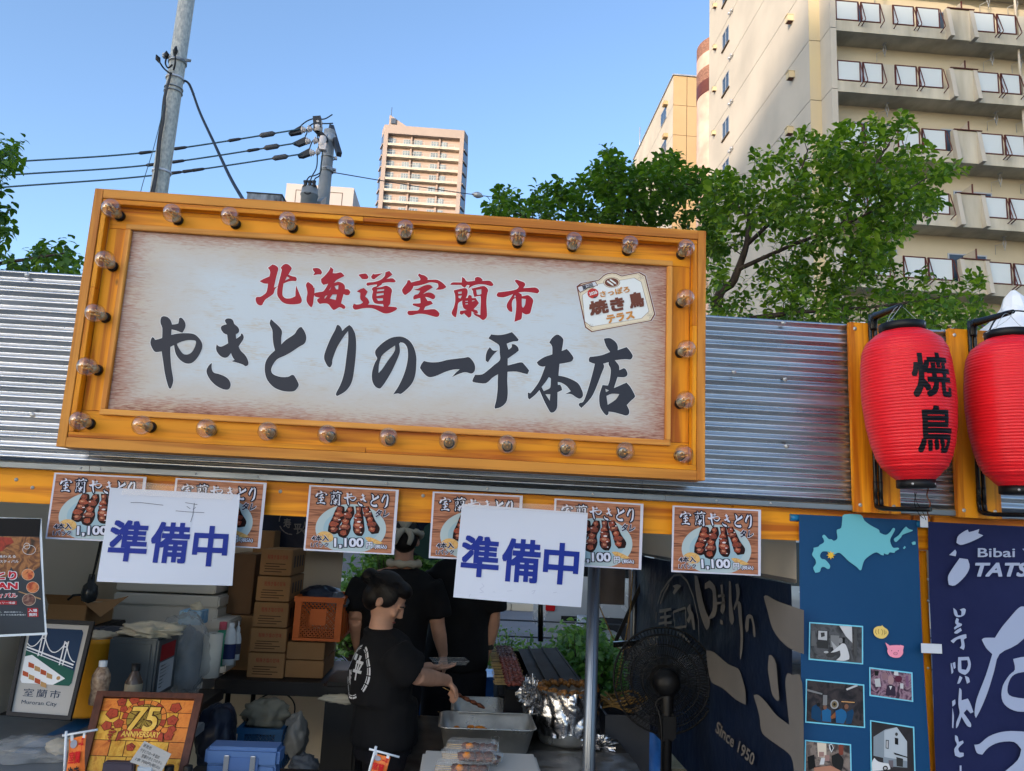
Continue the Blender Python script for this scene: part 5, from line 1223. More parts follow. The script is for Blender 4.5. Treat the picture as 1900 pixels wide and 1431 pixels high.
def make_menu():
    root = thing('menu_card', '', 'menu card', (0, 0, 0), group='yakitori menu cards along the beam')
    mb = MB(); mb.box(0, -.0002, -.207, .287, .0008, 0); mb.build('sheet', flat('laminated_card', (200, 200, 212), rough=.25), root)
    pa = [(118, 190), (1560, 262), (1482, 1308), (30, 1228)]
    mb = MB(); mb.fill([pa], gf(.0006)); mb.build('photo_print', MWOOD, root)
    def clamp(l): return [(x, min(y, 1226+(x-25)*.056)) for x, y in l]
    mb = MB(); mb.fill([clamp(disc(795, 895, 598, 412, 48))], gf(.0009)); mb.build('plate_rim', PLATE, root)
    mb = MB(); mb.fill([clamp(disc(800, 890, 470, 300, 40))], gf(.0012)); mb.build('plate_print', PLATE2, root)
    M_ = [[(560,525),(640,530),(665,570),(660,700),(600,800),(560,930),(500,945),(415,900),(430,800),(480,700),(520,600)],
          [(740,535),(820,540),(830,650),(770,760),(780,860),(740,960),(680,1005),(600,980),(575,900),(640,800),(660,660),(700,600)],
          [(860,530),(960,540),(975,640),(990,760),(1000,900),(960,975),(880,965),(825,890),(835,760),(870,650)],
          [(985,540),(1080,530),(1130,620),(1180,740),(1250,850),(1230,930),(1130,945),(1080,880),(1050,760),(1010,640)]]
    mb = MB()
    for i, l in enumerate(M_): mb.fill([smooth([(x+(18 if i > 1 else 8), y+16) for x, y in bsc(l, 1.13, sum(p[0] for p in l)/len(l), sum(p[1] for p in l)/len(l))], 3)], gf(.0014+.00003*i))
    mb.build('sauce_print', SAUCE, root)
    for i, l in enumerate(M_):          # lumps of meat down each skewer
        ys_ = [p[1] for p in l]; n_ = 5
        for k in range(n_):
            yy = min(ys_)+(max(ys_)-min(ys_))*(k+.5)/n_; xs_ = []
            for a_, b_ in zip(l, l[1:]+l[:1]):
                if (a_[1]-yy)*(b_[1]-yy) < 0: xs_.append(a_[0]+(b_[0]-a_[0])*(yy-a_[1])/(b_[1]-a_[1]))
            if len(xs_) < 2: continue
            xm = (min(xs_)+max(xs_))/2; w_ = (max(xs_)-min(xs_))/2; h_ = (max(ys_)-min(ys_))/n_*.52
            q = [(x+30*mnoise.noise(Vector((x*.02, y*.02, k+i*7))), y+24*mnoise.noise(Vector((y*.02, x*.02, k+i*3)))) for x, y in disc(xm+12*sin(k*2+i), yy, w_*(1.0 if k % 2 else .84), h_, 14, .3)]
            mb = MB(); mb.fill([q], gf(.0018+.00004*k)); mb.build('meat_print', (MEAT, MEAT2)[(i+k) % 2], root)
            mb = MB(); mb.fill([[(x*.5+(xm-w_*.2)*.5, y*.42+(yy-h_*.35)*.58) for x, y in q]], gf(.0023+.00003*k)); mb.build('glaze_print', (GLZ, MEAT2)[(i*2+k) % 3 == 0], root)
    mb = MB()
    for x, y, a, b in ((930, 780, 34, 14), (960, 870, 20, 9), (880, 720, 16, 8), (1120, 610, 16, 9), (600, 745, 24, 8), (965, 960, 14, 8), (700, 650, 18, 8), (1060, 560, 14, 6), (610, 900, 16, 6)): mb.fill([disc(x, y, a, b, 9, .4)], gf(.0024))
    mb.build('highlight_print', flat('menu_highlight', (216, 206, 206)), root)
    mb = MB(); mb.fill([smooth(clamp([(225, 990), (300, 945), (400, 945), (480, 990), (500, 1060), (460, 1110), (340, 1120), (240, 1080)]), 3)], gf(.0019)); mb.fill([smooth(clamp([(1030, 1040), (1120, 1035), (1240, 1080), (1340, 1130), (1250, 1150), (1100, 1110)]), 3)], gf(.0019)); mb.build('mustard_print', MUST, root)
    pos = {'muro': (190, 250, 400, 492), 'ran': (440, 258, 645, 515), 'ya': (670, 290, 890, 510), 'ki': (915, 302, 1062, 526), 'to': (1125, 302, 1280, 536), 'ri': (1310, 312, 1440, 552)}
    mb = MB(); mw = MB()
    for i, (n, bx_) in enumerate(pos.items()):
        glyph(mb, n, *bx_, gf(.0026+.00004*i), grow=14); glyph(mw, n, *bx_, gf(.0031+.00004*i), grow=-5)
    text_in(mb, '1,100', 500, 1232, 1022, 1040, gf(.0027), off=.10, shear=0); text_in(mb, '円', 1052, 1226, 1172, 1108, gf(.0028), off=.085); text_in(mb, '(税込)', 1192, 1240, 1412, 1150, gf(.0029), off=.085)
    text_in(mw, '1,100', 514, 1220, 1010, 1050, gf(.0032), off=.032); text_in(mw, '円', 1060, 1220, 1164, 1114, gf(.0032), off=.03); text_in(mw, '(税込)', 1200, 1232, 1404, 1158, gf(.0032), off=.03)
    text_in(mw, '4本入', 128, 1108, 432, 998, gf(.0027), off=.06); text_in(mw, '1パック', 122, 1208, 432, 1118, gf(.0028), off=.06); text_in(mw, 'タレ', 1205, 706, 1450, 566, gf(.0028), off=.06, shear=.3)
    mb2 = MB(); text_in(mb2, '4本入', 136, 1102, 426, 1004, gf(.0034), off=.028); text_in(mb2, '1パック', 128, 1202, 426, 1124, gf(.0034), off=.025); text_in(mb2, 'タレ', 1213, 698, 1442, 574, gf(.0034), off=.03, shear=.3)
    mb.build('lettering_outline', MINK, root); mw.build('lettering', MWHT, root); mb2.build('small_print', MINK, root)
    return root
menu = make_menu()
ML = ['menu card farthest from the lanterns, its corner covered by a preparation notice', 'menu card with its near half covered by the notice bearing handwriting', 'fully visible menu card between the two white preparation notices', 'menu card whose far half is covered by the notice over the tent pole', 'menu card directly above the grey tent pole, partly behind a notice', 'fully visible menu card nearest to the blue banner']
for i, ((x, y), (x2, y2)) in enumerate((((101, 877), (272, 885)), ((326, 887), (495, 896)), ((574, 900), (740, 909)), ((803, 912), (970, 920)), ((1029, 925), (1194, 935)), ((1248, 938), (1412, 946)))):
    o = menu if i == 0 else copy_tree(menu)
    a, b = pt(x, y, 2.556), pt(x2, y2, 2.556); o.location = (a.x, 2.556, a.z); s = (b.x-a.x)/.287
    o.scale = (s, 1, s); o.rotation_euler = (radians(1.0+.6*(i % 3)), atan2(a.z-b.z, b.x-a.x), 0); o['label'] = ML[i]

# ------------------------------------------------------------------ preparation notices
NBLUE = flat('notice_blue', (24, 44, 128), rough=.5); PEN = flat('pen_ink', (70, 72, 84), rough=.5)
def notice(corners, label, texts, tape):
    TL, TR, BR, BL = [pt(x, y, 2.505) for x, y in corners]
    root = thing('paper_notice', label, 'notice', (TL.x, 2.505, TL.z), group='preparation notices')
    def fn(off):
        def f(u, v):
            p = (TL*(1-u)+TR*u)*(1-v)+(BL*(1-u)+BR*u)*v
            return p+Vector((0, -off-.010*sin(pi*u)*v+.004*sin(2.3*u+4*v), 0))
        return f
    mb = MB(); mb.grid(fn(0), 16, 12); mb.grid(fn(-.0006), 16, 12); mb.build('sheet', WHITEP, root)
    for s, u0, u1, v0, v1 in texts:
        mb = MB(); v_, f_, bb = text_geo(s, .026); ff = fn(.0016)
        bm = bmesh.new(); vs = [bm.verts.new((u0+(p[0]-bb[0])/(bb[2]-bb[0])*(u1-u0), v1-(p[1]-bb[1])/(bb[3]-bb[1])*(v1-v0), p[2]*.02)) for p in v_]
        for q in f_:
            try: bm.faces.new([vs[i] for i in q])
            except ValueError: pass
        bmesh.ops.triangulate(bm, faces=bm.faces[:])
        for _ in range(3):
            ed = [e for e in bm.edges if e.calc_length() > .06]
            if ed: bmesh.ops.subdivide_edges(bm, edges=ed, cuts=1); bmesh.ops.triangulate(bm, faces=bm.faces[:])
        bm.verts.index_update(); mb.add([ff(q.co.x, q.co.y)+Vector((0, -q.co.z*.002, 0)) for q in bm.verts], [[w.index for w in q.verts] for q in bm.faces]); bm.free(); mb.build('character', NBLUE, root)
    m, nt, b = base_mat('clear_tape', .15); b.inputs['Alpha'].default_value = .16; b.inputs['Base Color'].default_value = (.9, .8, .75, 1)
    TP = MATS.setdefault('clear_tape', m)
    mb = MB(); q = [pt(x, y, 2.500) for x, y in tape]; mb.add(q, [(0, 1, 2, 3)]); mb.build('tape', TP, root)
    return root, fn
n1, f1 = notice([(204, 905), (445, 918), (431, 1087), (180, 1079)], 'white preparation notice with faint handwriting above its blue characters', [('準', .045, .345, .34, .78), ('備', .365, .655, .34, .78), ('中', .685, .945, .36, .80)], [(230, 893), (445, 906), (430, 928), (226, 918)])
mb = MB()
def stroke(mb, pts, w, fn):
    for a, b in zip(pts, pts[1:]):
        d = Vector((b[0]-a[0], b[1]-a[1], 0)); d.normalize(); n = Vector((-d.y*w, d.x*w*1.4, 0))
        mb.add([fn(a[0]+n.x, a[1]+n.y), fn(a[0]-n.x, a[1]-n.y), fn(b[0]-n.x, b[1]-n.y), fn(b[0]+n.x, b[1]+n.y)], [(0, 1, 2, 3)])
for s in ([(.17, .15), (.25, .145), (.42, .16)], [(.585, .12), (.68, .135)], [(.6, .16), (.63, .185)], [(.67, .165), (.65, .19)], [(.52, .215), (.62, .22), (.74, .22)], [(.655, .12), (.655, .25), (.645, .33)]): stroke(mb, s, .002, f1(.0012))
mb.build('handwriting', PEN, n1)
n2, f2 = notice([(857, 935), (1091, 952), (1078, 1127), (841, 1108)], 'white preparation notice hanging in front of the grey tent pole', [('準', .03, .33, .33, .77), ('備', .35, .65, .33, .79), ('中', .675, .955, .34, .78)], [(862, 928), (1092, 940), (1090, 955), (858, 940)])
mb = MB()
for s in ([(.21, .83), (.23, .86), (.2, .89), (.23, .92), (.2, .93)], [(.3, .91), (.32, .91)], [(.41, .89), (.45, .88)], [(.6, .87), (.63, .86), (.61, .9)], [(.13, .95), (.12, .99)], [(.77, .87), (.8, .86)]): stroke(mb, s, .0013, f2(.0012))
mb.build('handwriting', mat('faint_pen', (168, 172, 190), bump=0), n2)

# ------------------------------------------------------------------ festival poster at the left
fpz = thing('festival_poster', 'dark yakitori festival poster with round food pictures at the stall edge', 'poster', (-1.55, 2.5, 1.45))
def ff(off):
    def f(x, y):                        # picture coordinates of the enlarged view 0..1374 -> plane
        p = pt(x/5.725, 940+y/5.725, 2.50); return p+Vector((0, -off, 0))
    return f
PW = flat('poster_white', (200, 208, 214)); PD = print_mat('poster_dark_slate', [(20, 30, 40), (34, 46, 58), (26, 38, 50)], scale=3); PBK = flat('poster_black', (10, 13, 18))
def fshape(loops, m, nm, off): mb = MB(); mb.fill(loops, ff(off)); return mb.build(nm, m, fpz)
fshape([[(-700, 95), (440, 128), (450, 400), (462, 700), (475, 1000), (500, 1362), (-760, 1420)]], PW, 'sheet', 0)
fshape([[(-680, 110), (436, 130), (422, 322), (-690, 300)]], PBK, 'black_band', .0006)
fshape([[(-690, 300), (422, 322), (430, 520), (445, 740), (455, 980), (478, 1338), (-740, 1395)]], PD, 'print', .0006)
CH = print_mat('poster_chicken', [(40, 26, 20), (104, 62, 36), (150, 100, 58), (90, 50, 30), (170, 122, 76)], scale=22, detail=4)
fshape([smooth([(-690, 302), (422, 324), (428, 500), (425, 640), (330, 700), (290, 640), (200, 760), (120, 640), (60, 760), (-60, 800), (-300, 860), (-690, 900)], 3)], CH, 'food_photo', .0009)
fshape([smooth([(-200, 310), (120, 330), (150, 380), (60, 440), (0, 480), (-200, 470)], 3)], print_mat('poster_chilli', [(70, 20, 16), (150, 44, 30), (110, 34, 22)], scale=30), 'food_photo', .0011)
for (x, y), r in (((300, 722), 68), ((350, 858), 68), ((310, 990), 72)):
    fshape([disc(x, y, r, r*.9, 28)], flat('poster_cream', (190, 176, 156)), 'ring', .0013); fshape([disc(x, y, r-4, r*.9-4, 28)], print_mat('poster_dish%d' % y, [(60, 20, 16), (170, 70, 40), (196, 120, 70), (120, 44, 30)] if y < 980 else [(30, 20, 22), (96, 60, 56), (150, 120, 104)], scale=40), 'dish_photo', .0016)
fshape([disc(312, 460, 70, 52, 24), disc(312, 460, 66, 48, 24)], PW, 'logo', .0015); fshape([disc(288, 420, 34, 34, 20), disc(288, 420, 30, 30, 20)], PW, 'logo', .0017)
fshape([[(190, 905), (210, 900), (436, 975), (436, 990)]], flat('poster_stick', (150, 120, 84)), 'skewer_print', .0012)
fshape([[(-200, 985), (180, 1005), (178, 1042), (-200, 1040)]], flat('poster_red', (150, 30, 40)), 'red_strip', .0013); fshape([[(293, 1078), (408, 1078), (410, 1172), (297, 1172)]], MATS['poster_red'], 'red_box', .0013)
PR = flat('poster_letter_red', (176, 30, 44))
for s, x0, y0, x1, y1, c, b_ in (('が味わえる', -60, 545, 172, 515, PW, .01), ('フェスティバル', -80, 598, 202, 568, PW, .01), ('やきとり', -320, 782, 188, 680, PW, .09), ('JAPAN', -260, 905, 202, 800, PW, .09), ('フェスティバル', -300, 972, 190, 916, PW, .08), ('チェリー堆盛', -50, 1034, 165, 1010, PW, .01), ('入場', 305, 1120, 398, 1088, PW, .02), ('無料', 312, 1164, 398, 1130, PW, .02), ('は日南市、西日南郡から、', -110, 1128, 245, 1114, PW, 0), ('全国のやきとりの名店が集結！', -110, 1158, 275, 1142, PW, 0)):
    mb = MB(); text_in(mb, s, x0, y0, x1, y1, ff(.0018), off=b_); mb.build('lettering', c, fpz)
for s, x0, y0, x1, y1 in (('やきとり', -312, 776, 180, 686), ('JAPAN', -252, 899, 194, 806), ('フェスティバル', -294, 967, 184, 921)):
    mb = MB(); text_in(mb, s, x0, y0, x1, y1, ff(.0024), off=.04); mb.build('lettering', PR, fpz)

# ------------------------------------------------------------------ blue photo banner
YBN = 2.575
BLU = mat('blue_banner_vinyl', (2, 62, 104), rough=.6, var=.06, vs=3, bump=.4, bs=7, dist=.01)
TEAL = flat('banner_teal', (104, 178, 190), rough=.35); CYAN = flat('banner_frame_cyan', (120, 200, 222), rough=.35)
bn = thing('photo_banner', 'blue hanging banner with the Hokkaido map, a gold star and old photographs', 'banner', (1.3, YBN, 1.85))
xa_, xb_ = pt(1482, 960, YBN).x, pt(1702, 970, YBN).x
def bwave(x, z): return .0035*sin((x-xa_)*11+z*2.2)+.002*sin(z*9+x*5)
zt_ = pt(1590, 962, YBN).z+.004
mb = MB(); mb.grid(lambda u, v: Vector((xa_+(xb_-xa_+.014*v)*u-.004*v, YBN+bwave(xa_+(xb_-xa_)*u, zt_-1.05*v), zt_-1.05*v)), 20, 50); mb.build('cloth', BLU, bn)
for x in (xa_-.012, xb_+.012):
    mb = MB(); mb.tube([(x-.014, YBN+.01, zt_-.012), (x+.016, YBN+.01, zt_-.012)], .012, 12); mb.build('rod_end', mat('blue_plastic', (20, 110, 160), rough=.3), bn)
def bp_(off): return lambda x, y: pt(x, y, YBN-off-.0068)
def bn_shape(loops, m, nm, off=0): mb = MB(); mb.fill(loops, bp_(off)); return mb.build(nm, m, bn)
K = lambda l, ox=1480, oy=940, s=7.308: [(ox+x/s, oy+y/s) for x, y in l]
hok = [(632,108),(850,110),(905,190),(990,255),(1100,315),(1115,355),(1195,385),(1250,350),(1285,300),(1305,290),(1322,310),(1290,375),(1255,450),(1270,520),(1300,560),(1360,558),(1375,578),(1325,605),(1310,628),(1250,622),(1225,650),(1190,645),(1170,632),(1168,665),(1130,655),(1070,622),(1000,650),(915,718),(885,780),(865,855),(840,862),(800,820),(690,740),(640,690),(580,635),(540,630),(490,650),(430,620),(380,608),(330,615),(303,670),(330,712),(375,722),(440,800),(430,845),(400,845),(360,820),(320,830),(300,885),(240,898),(215,850),(215,820),(248,775),(240,720),(195,655),(215,600),(215,560),(280,545),(300,520),(355,488),(350,440),(333,410),(345,388),(370,388),(420,440),(460,445),(490,465),(525,450),(540,415),(530,320),(590,290),(605,180)]
bn_shape([smooth(K(hok), 3, 70)], TEAL, 'island_map')
for l in ([(1470,272),(1510,305),(1560,318),(1550,335),(1430,380),(1400,420),(1340,478),(1315,470),(1308,435),(1370,390),(1430,310)], [(1450,535),(1468,552),(1445,578),(1428,565)], [(1545,490),(1575,475),(1600,478),(1600,515),(1560,520)]): bn_shape([smooth(K(l), 3, 70)], TEAL, 'islet_map')
star = [(450+(62 if i % 2 == 0 else 30)*sin(i*pi/8), 660-(62 if i % 2 == 0 else 30)*cos(i*pi/8)) for i in range(16)]
bn_shape([K(star)], flat('star_gold', (222, 178, 62)), 'star', .0008)
Q = lambda l: [(1480+x/4.917, 1140+y/4.917) for x, y in l]
def photo(cor, m, extra=()):
    o = bn_shape([Q(cor)], CYAN, 'photo_frame')
    cx = sum(p[0] for p in cor)/4; cy = sum(p[1] for p in cor)/4
    inn = [(x+(12 if x < cx else -12), y+(12 if y < cy else -12)) for x, y in cor]
    mb = MB(); mb.fill([Q(inn)], bp_(.0008)); q = mb.build('photograph', m, o); q.location = o.location*0
    for i, (l, mm) in enumerate(extra):
        mb = MB(); mb.fill([Q(l)], bp_(.0012+.0003*i)); q = mb.build('photo_detail', mm, o); q.location = o.location*0
G = lambda v: flat('photo_tone_%d' % v, (v, v, v))
GR = print_mat('photo_grey_room', [(26, 26, 28), (58, 58, 60), (84, 84, 86), (40, 40, 42)], scale=26)
photo([(105, 70), (598, 106), (598, 458), (100, 415)], GR, [
    ([(380, 104), (495, 112), (500, 262), (440, 200)], G(190)), ([(180, 145), (285, 152), (280, 315), (178, 305)], G(52)), ([(190, 150), (270, 155), (268, 238), (186, 230)], G(176)), ([(210, 168), (245, 165), (248, 200), (215, 210)], G(60)),
    ([(124, 150), (158, 152), (172, 285), (122, 290)], G(96)), ([(300, 190), (380, 195), (378, 300), (300, 300)], G(120)), ([(305, 240), (360, 300), (330, 330)], G(160)),
    (smooth([(405, 265), (440, 280), (470, 370), (470, 410), (420, 425), (350, 420), (390, 380), (385, 330), (340, 345), (300, 350), (350, 310)], 3), G(196)), (disc(392, 240, 20, 26, 14), G(128)), ([(410, 210), (432, 212), (430, 262), (410, 260)], G(22)), (disc(260, 345, 22, 10, 12), G(170)), (disc(300, 372, 40, 22, 14), G(60)), ([(515, 115), (540, 116), (545, 400), (510, 360)], G(74))])
CROWD = print_mat('photo_crowd', [(30, 20, 34), (96, 64, 84), (150, 120, 132), (64, 40, 60), (40, 28, 40)], scale=34)
photo([(652, 482), (1048, 530), (1055, 800), (655, 745)], CROWD, [
    ([(700, 590), (750, 585), (760, 660), (712, 662)], G(176)), (disc(795, 565, 30, 36, 14), flat('photo_skin', (136, 106, 112))), (disc(850, 600, 28, 42, 14), flat('photo_skin2', (160, 128, 130))), (smooth([(815, 650), (850, 640), (890, 660), (895, 745), (800, 740)], 3), flat('photo_suit', (52, 40, 56))), ([(835, 655), (862, 655), (848, 690)], G(200)), (disc(920, 590, 34, 30, 14), flat('photo_maroon', (84, 36, 56))), ([(935, 630), (965, 632), (965, 680), (935, 676)], G(190)), ([(985, 560), (1010, 560), (1014, 660), (990, 660)], flat('photo_plum', (120, 84, 112))), ([(880, 520), (918, 524), (920, 560), (880, 555)], G(196)), ([(700, 515), (740, 518), (735, 560), (705, 560)], G(30))])
BAR = print_mat('photo_bar', [(16, 14, 18), (34, 30, 34), (60, 52, 52), (24, 22, 26)], scale=28)
JB = flat('photo_denim', (34, 92, 136)); JB2 = flat('photo_denim_dark', (22, 60, 92))
photo([(75, 590), (608, 640), (616, 1038), (68, 988)], BAR, [
    (smooth([(130, 850), (175, 820), (215, 880), (210, 930), (225, 985), (180, 975), (125, 945)], 3), JB2), (smooth([(220, 880), (270, 858), (305, 880), (305, 985), (225, 975)], 3), JB), (smooth([(345, 880), (400, 860), (440, 890), (445, 940), (420, 998), (350, 990)], 3), JB), (smooth([(450, 890), (500, 865), (512, 900), (490, 1000), (440, 998)], 3), JB2),
    (disc(336, 822, 38, 42, 20), G(150)), (disc(336, 822, 26, 30, 20), flat('photo_fan', (110, 96, 70))), (disc(336, 822, 12, 13, 14), G(24)), ([(300, 935), (345, 890), (345, 945), (310, 955)], flat('photo_wood', (128, 80, 50))), ([(232, 735), (270, 738), (268, 830), (230, 830)], G(120)), ([(85, 680), (225, 720), (225, 735), (85, 700)], G(120)), ([(440, 680), (540, 640), (550, 655), (450, 695)], G(180)), (disc(250, 850, 17, 20, 12), flat('photo_head', (120, 84, 66))), (disc(190, 825, 18, 18, 12), G(30)), (disc(445, 842, 20, 24, 12), flat('photo_head', (120, 84, 66))), ([(400, 792), (520, 800), (520, 808), (400, 800)], flat('photo_lamps', (200, 150, 96)))])
ROOM = print_mat('photo_room', [(22, 20, 22), (70, 60, 58), (130, 116, 106), (48, 40, 40)], scale=26)
photo([(66, 1145), (488, 1185), (496, 1560), (60, 1520)], ROOM, [
    ([(178, 1170), (262, 1178), (262, 1310), (185, 1300)], flat('photo_cream', (206, 192, 172))), ([(285, 1190), (310, 1180), (330, 1222), (308, 1262), (288, 1225)], G(200)), ([(294, 1195), (310, 1190), (322, 1222), (308, 1250)], G(40)), ([(374, 1190), (418, 1192), (416, 1280), (376, 1290)], flat('photo_brick', (120, 62, 50))), ([(195, 1255), (240, 1255), (240, 1300), (195, 1300)], flat('photo_skin3', (150, 118, 110))), ([(245, 1285), (290, 1285), (290, 1340), (245, 1340)], flat('photo_skin3', (150, 118, 110))), (smooth([(215, 1310), (250, 1310), (240, 1370), (200, 1372)], 3), G(196)), (smooth([(90, 1300), (150, 1280), (165, 1400), (100, 1420)], 3), G(26)), (smooth([(310, 1290), (370, 1265), (420, 1330), (400, 1431), (320, 1380)], 3), G(34)), ([(150, 1400), (300, 1380), (390, 1425), (380, 1500), (150, 1500)], flat('photo_table', (170, 120, 96)))])
NIGHT = print_mat('photo_night', [(28, 26, 28), (44, 40, 42), (34, 32, 34)], scale=10)
HW = flat('photo_house', (170, 178, 184)); HG = flat('photo_house_shade', (128, 138, 146))
photo([(660, 965), (1064, 1026), (1080, 1600), (668, 1560)], NIGHT, [
    ([(692, 1118), (800, 1050), (905, 1030), (905, 1392), (780, 1310), (692, 1290)], HG), ([(790, 1062), (905, 1030), (998, 1160), (1000, 1400), (790, 1350)], HW), ([(780, 1300), (1000, 1340), (1000, 1400), (870, 1390), (782, 1350)], HG),
    ([(886, 1125), (918, 1132), (918, 1192), (888, 1185)], G(24)), (disc(902, 1094, 13, 16, 14), G(60)), ([(805, 1145), (832, 1148), (830, 1230), (803, 1222)], G(40)), ([(810, 1152), (826, 1154), (824, 1222), (808, 1216)], G(170)), ([(875, 1260), (1000, 1300), (1000, 1310), (885, 1278)], G(34)), ([(900, 1302), (962, 1318), (960, 1392), (904, 1385)], G(50)),
    ([(830, 1332), (872, 1332), (872, 1398), (832, 1392)], flat('photo_figure', (104, 96, 100))), (smooth([(678, 1350), (700, 1310), (740, 1345), (830, 1362), (845, 1400), (830, 1418), (680, 1431)], 3), G(206)), (disc(800, 1405, 24, 24, 16), G(28)), (disc(800, 1405, 13, 13, 12), G(170))])
bn_shape([smooth(Q([(770, 96), (788, 118), (820, 140), (828, 175), (800, 212), (762, 222), (715, 205), (693, 170), (697, 130), (730, 110), (765, 108)]), 3)], flat('onion_yellow', (222, 194, 110)), 'onion_print')
mb = MB()
for l in ([(715, 140), (710, 165), (725, 185)], [(740, 135), (735, 155), (742, 180)], [(765, 135), (778, 160), (768, 192)], [(788, 140), (795, 165), (790, 188)], [(805, 150), (808, 170), (800, 180)]):
    for a, b in zip(l, l[1:]):
        d = (Vector(b)-Vector(a)).normalized(); n = (-d.y*2, d.x*2); mb.fill([Q([(a[0]+n[0], a[1]+n[1]), (a[0]-n[0], a[1]-n[1]), (b[0]-n[0], b[1]-n[1]), (b[0]+n[0], b[1]+n[1])])], bp_(.0008))
mb.build('onion_lines', flat('onion_brown', (120, 84, 40)), bn)
PINK = flat('pig_pink', (236, 148, 168)); PGL = flat('pig_line', (120, 50, 72))
bn_shape([smooth(Q([(845, 285), (925, 282), (958, 320), (960, 360), (930, 392), (880, 395), (835, 375), (818, 330)]), 3)], PINK, 'pig_print'); bn_shape([Q([(800, 257), (848, 290), (822, 315)])], PINK, 'pig_ear'); bn_shape([smooth(Q([(920, 295), (935, 278), (970, 290), (962, 325), (935, 318)]), 3)], PINK, 'pig_ear', .0004)
for l in (disc(893, 358, 20, 14, 16), ): bn_shape([Q(l)], PGL, 'pig_snout', .0008); bn_shape([Q(disc(893, 358, 17, 11, 16))], PINK, 'pig_snout', .0011)
for x, y, r in ((887, 358, 3), (899, 360, 3), (858, 332, 4), (918, 334, 4)): bn_shape([Q(disc(x, y, r, r*1.4, 8))], PGL, 'pig_eye', .0014)

# ------------------------------------------------------------------ navy banner
YNB = 2.555
NAVY = mat('navy_banner_cloth', (20, 28, 70), rough=.85, var=.1, vs=4, bump=.7, bs=5, dist=.02); PAPW = flat('banner_print_white', (156, 166, 190), rough=.6)
nb = thing('navy_banner', 'navy hanging banner with white brush characters and Bibai lettering', 'banner', (1.7, YNB, 1.85))
xa2, xb2 = pt(1724, 966, YNB).x, 2.35; z2 = pt(1800, 972, YNB).z
mb = MB(); mb.grid(lambda u, v: Vector((xa2-.004-.014*v+(xb2-xa2+.014*v)*u, YNB+.005*sin(u*9+v*4)+.003*sin(v*11), z2-1.05*v+.0*u)), 24, 50); mb.build('cloth', NAVY, nb)
NQ = lambda l: [(1700+x/2.975, 950+y/2.975) for x, y in l]
def nf(off): return lambda x, y: pt(x, y, YNB-.0095-off)
def nshape(loops, nm='brush_character', off=0): mb = MB(); mb.fill(loops, nf(off)); return mb.build(nm, PAPW, nb)
for l in ([(222,170),(230,135),(260,110),(285,98),(290,112),(318,105),(348,95),(342,118),(370,130),(340,148),(285,172),(245,182)], [(182,238),(215,208),(222,222),(218,245)], [(240,255),(285,262),(295,305),(270,355),(215,405),(180,402),(175,360),(195,320)]): nshape([smooth(NQ(l), 3)], 'map_print')
for s, x0, y0, x1, y1, b_ in (('Bibai', 340, 250, 545, 200, .012), ('Y', 586, 256, 640, 203, .012), ('TATS', 325, 358, 625, 280, .03)):
    mb = MB(); text_in(mb, s, x0, y0, x1, y1, lambda x, y: nf(.0003)(*NQ([(x, y)])[0]), off=b_, shear=.25 if s[0] == 'T' else 0); mb.build('lettering', PAPW, nb)
V_ = [  # 美唄焼と
 [(205,530),(222,545),(230,570),(248,572),(250,550),(240,540),(262,532),(274,540),(268,565),(250,578),(225,580),(210,565)],
 [(222,585),(235,592),(232,610),(252,618),(250,628),(228,640),(212,650),(208,640),(225,625),(215,610)], [(245,640),(252,655),(225,672),(208,668),(220,655)], [(190,712),(215,695),(250,680),(276,675),(278,695),(262,705),(268,740),(262,762),(240,750),(250,735),(245,700),(225,705),(205,725)],
 [(190,840),(195,835),(205,880),(195,895)], [(200,835),(215,828),(218,860),(208,868)], [(232,802),(290,800),(302,840),(292,880),(270,900),(245,890),(230,870)], [(240,905),(255,915),(240,945),(226,948)], [(268,905),(290,915),(296,940),(280,948)],
 [(198,1045),(215,1035),(216,1060),(200,1075)], [(238,972),(250,985),(250,1040),(285,1030),(300,1060),(316,1105),(300,1112),(280,1090),(262,1110),(300,1165),(302,1188),(280,1180),(250,1130),(232,1180),(220,1195),(222,1160),(240,1110),(232,1060)], [(200,1080),(208,1130),(205,1195),(198,1190)],
 [(214,1232),(228,1240),(235,1270),(258,1262),(262,1275),(240,1295),(232,1310),(240,1328),(262,1330),(262,1348),(240,1355),(215,1345),(210,1310),(225,1285),(215,1260)], [(240,1400),(250,1400),(250,1460),(240,1460)]]
for l in V_:
    if l[0] == (232, 802): nshape([smooth(NQ(l), 3), smooth(NQ([(248, 820), (282, 818), (286, 845), (275, 872), (250, 868)]), 3)])
    else: nshape([smooth(NQ(l), 3)])
nshape([smooth(NQ([(362,705),(380,695),(435,695),(470,640),(520,580),(560,535),(590,522),(640,540),(640,640),(560,730),(460,785),(430,880),(398,985),(360,1080),(330,1138),(322,1110),(335,1030),(385,900),(420,785),(385,750)]), 3)])
nshape([smooth(NQ([(535,812),(600,800),(640,820),(640,880),(560,890),(520,920),(503,985),(530,1020),(640,1035),(640,1100),(560,1102),(500,1075),(472,1030),(478,960),(515,900),(545,870)]), 3)], off=.0003)
nshape([smooth(NQ([(320,1285),(350,1280),(400,1240),(470,1215),(550,1210),(640,1225),(700,1290),(690,1400),(560,1500),(480,1440),(560,1370),(580,1310),(540,1270),(460,1272),(400,1300),(365,1340),(335,1330)]), 3)], off=.0003)
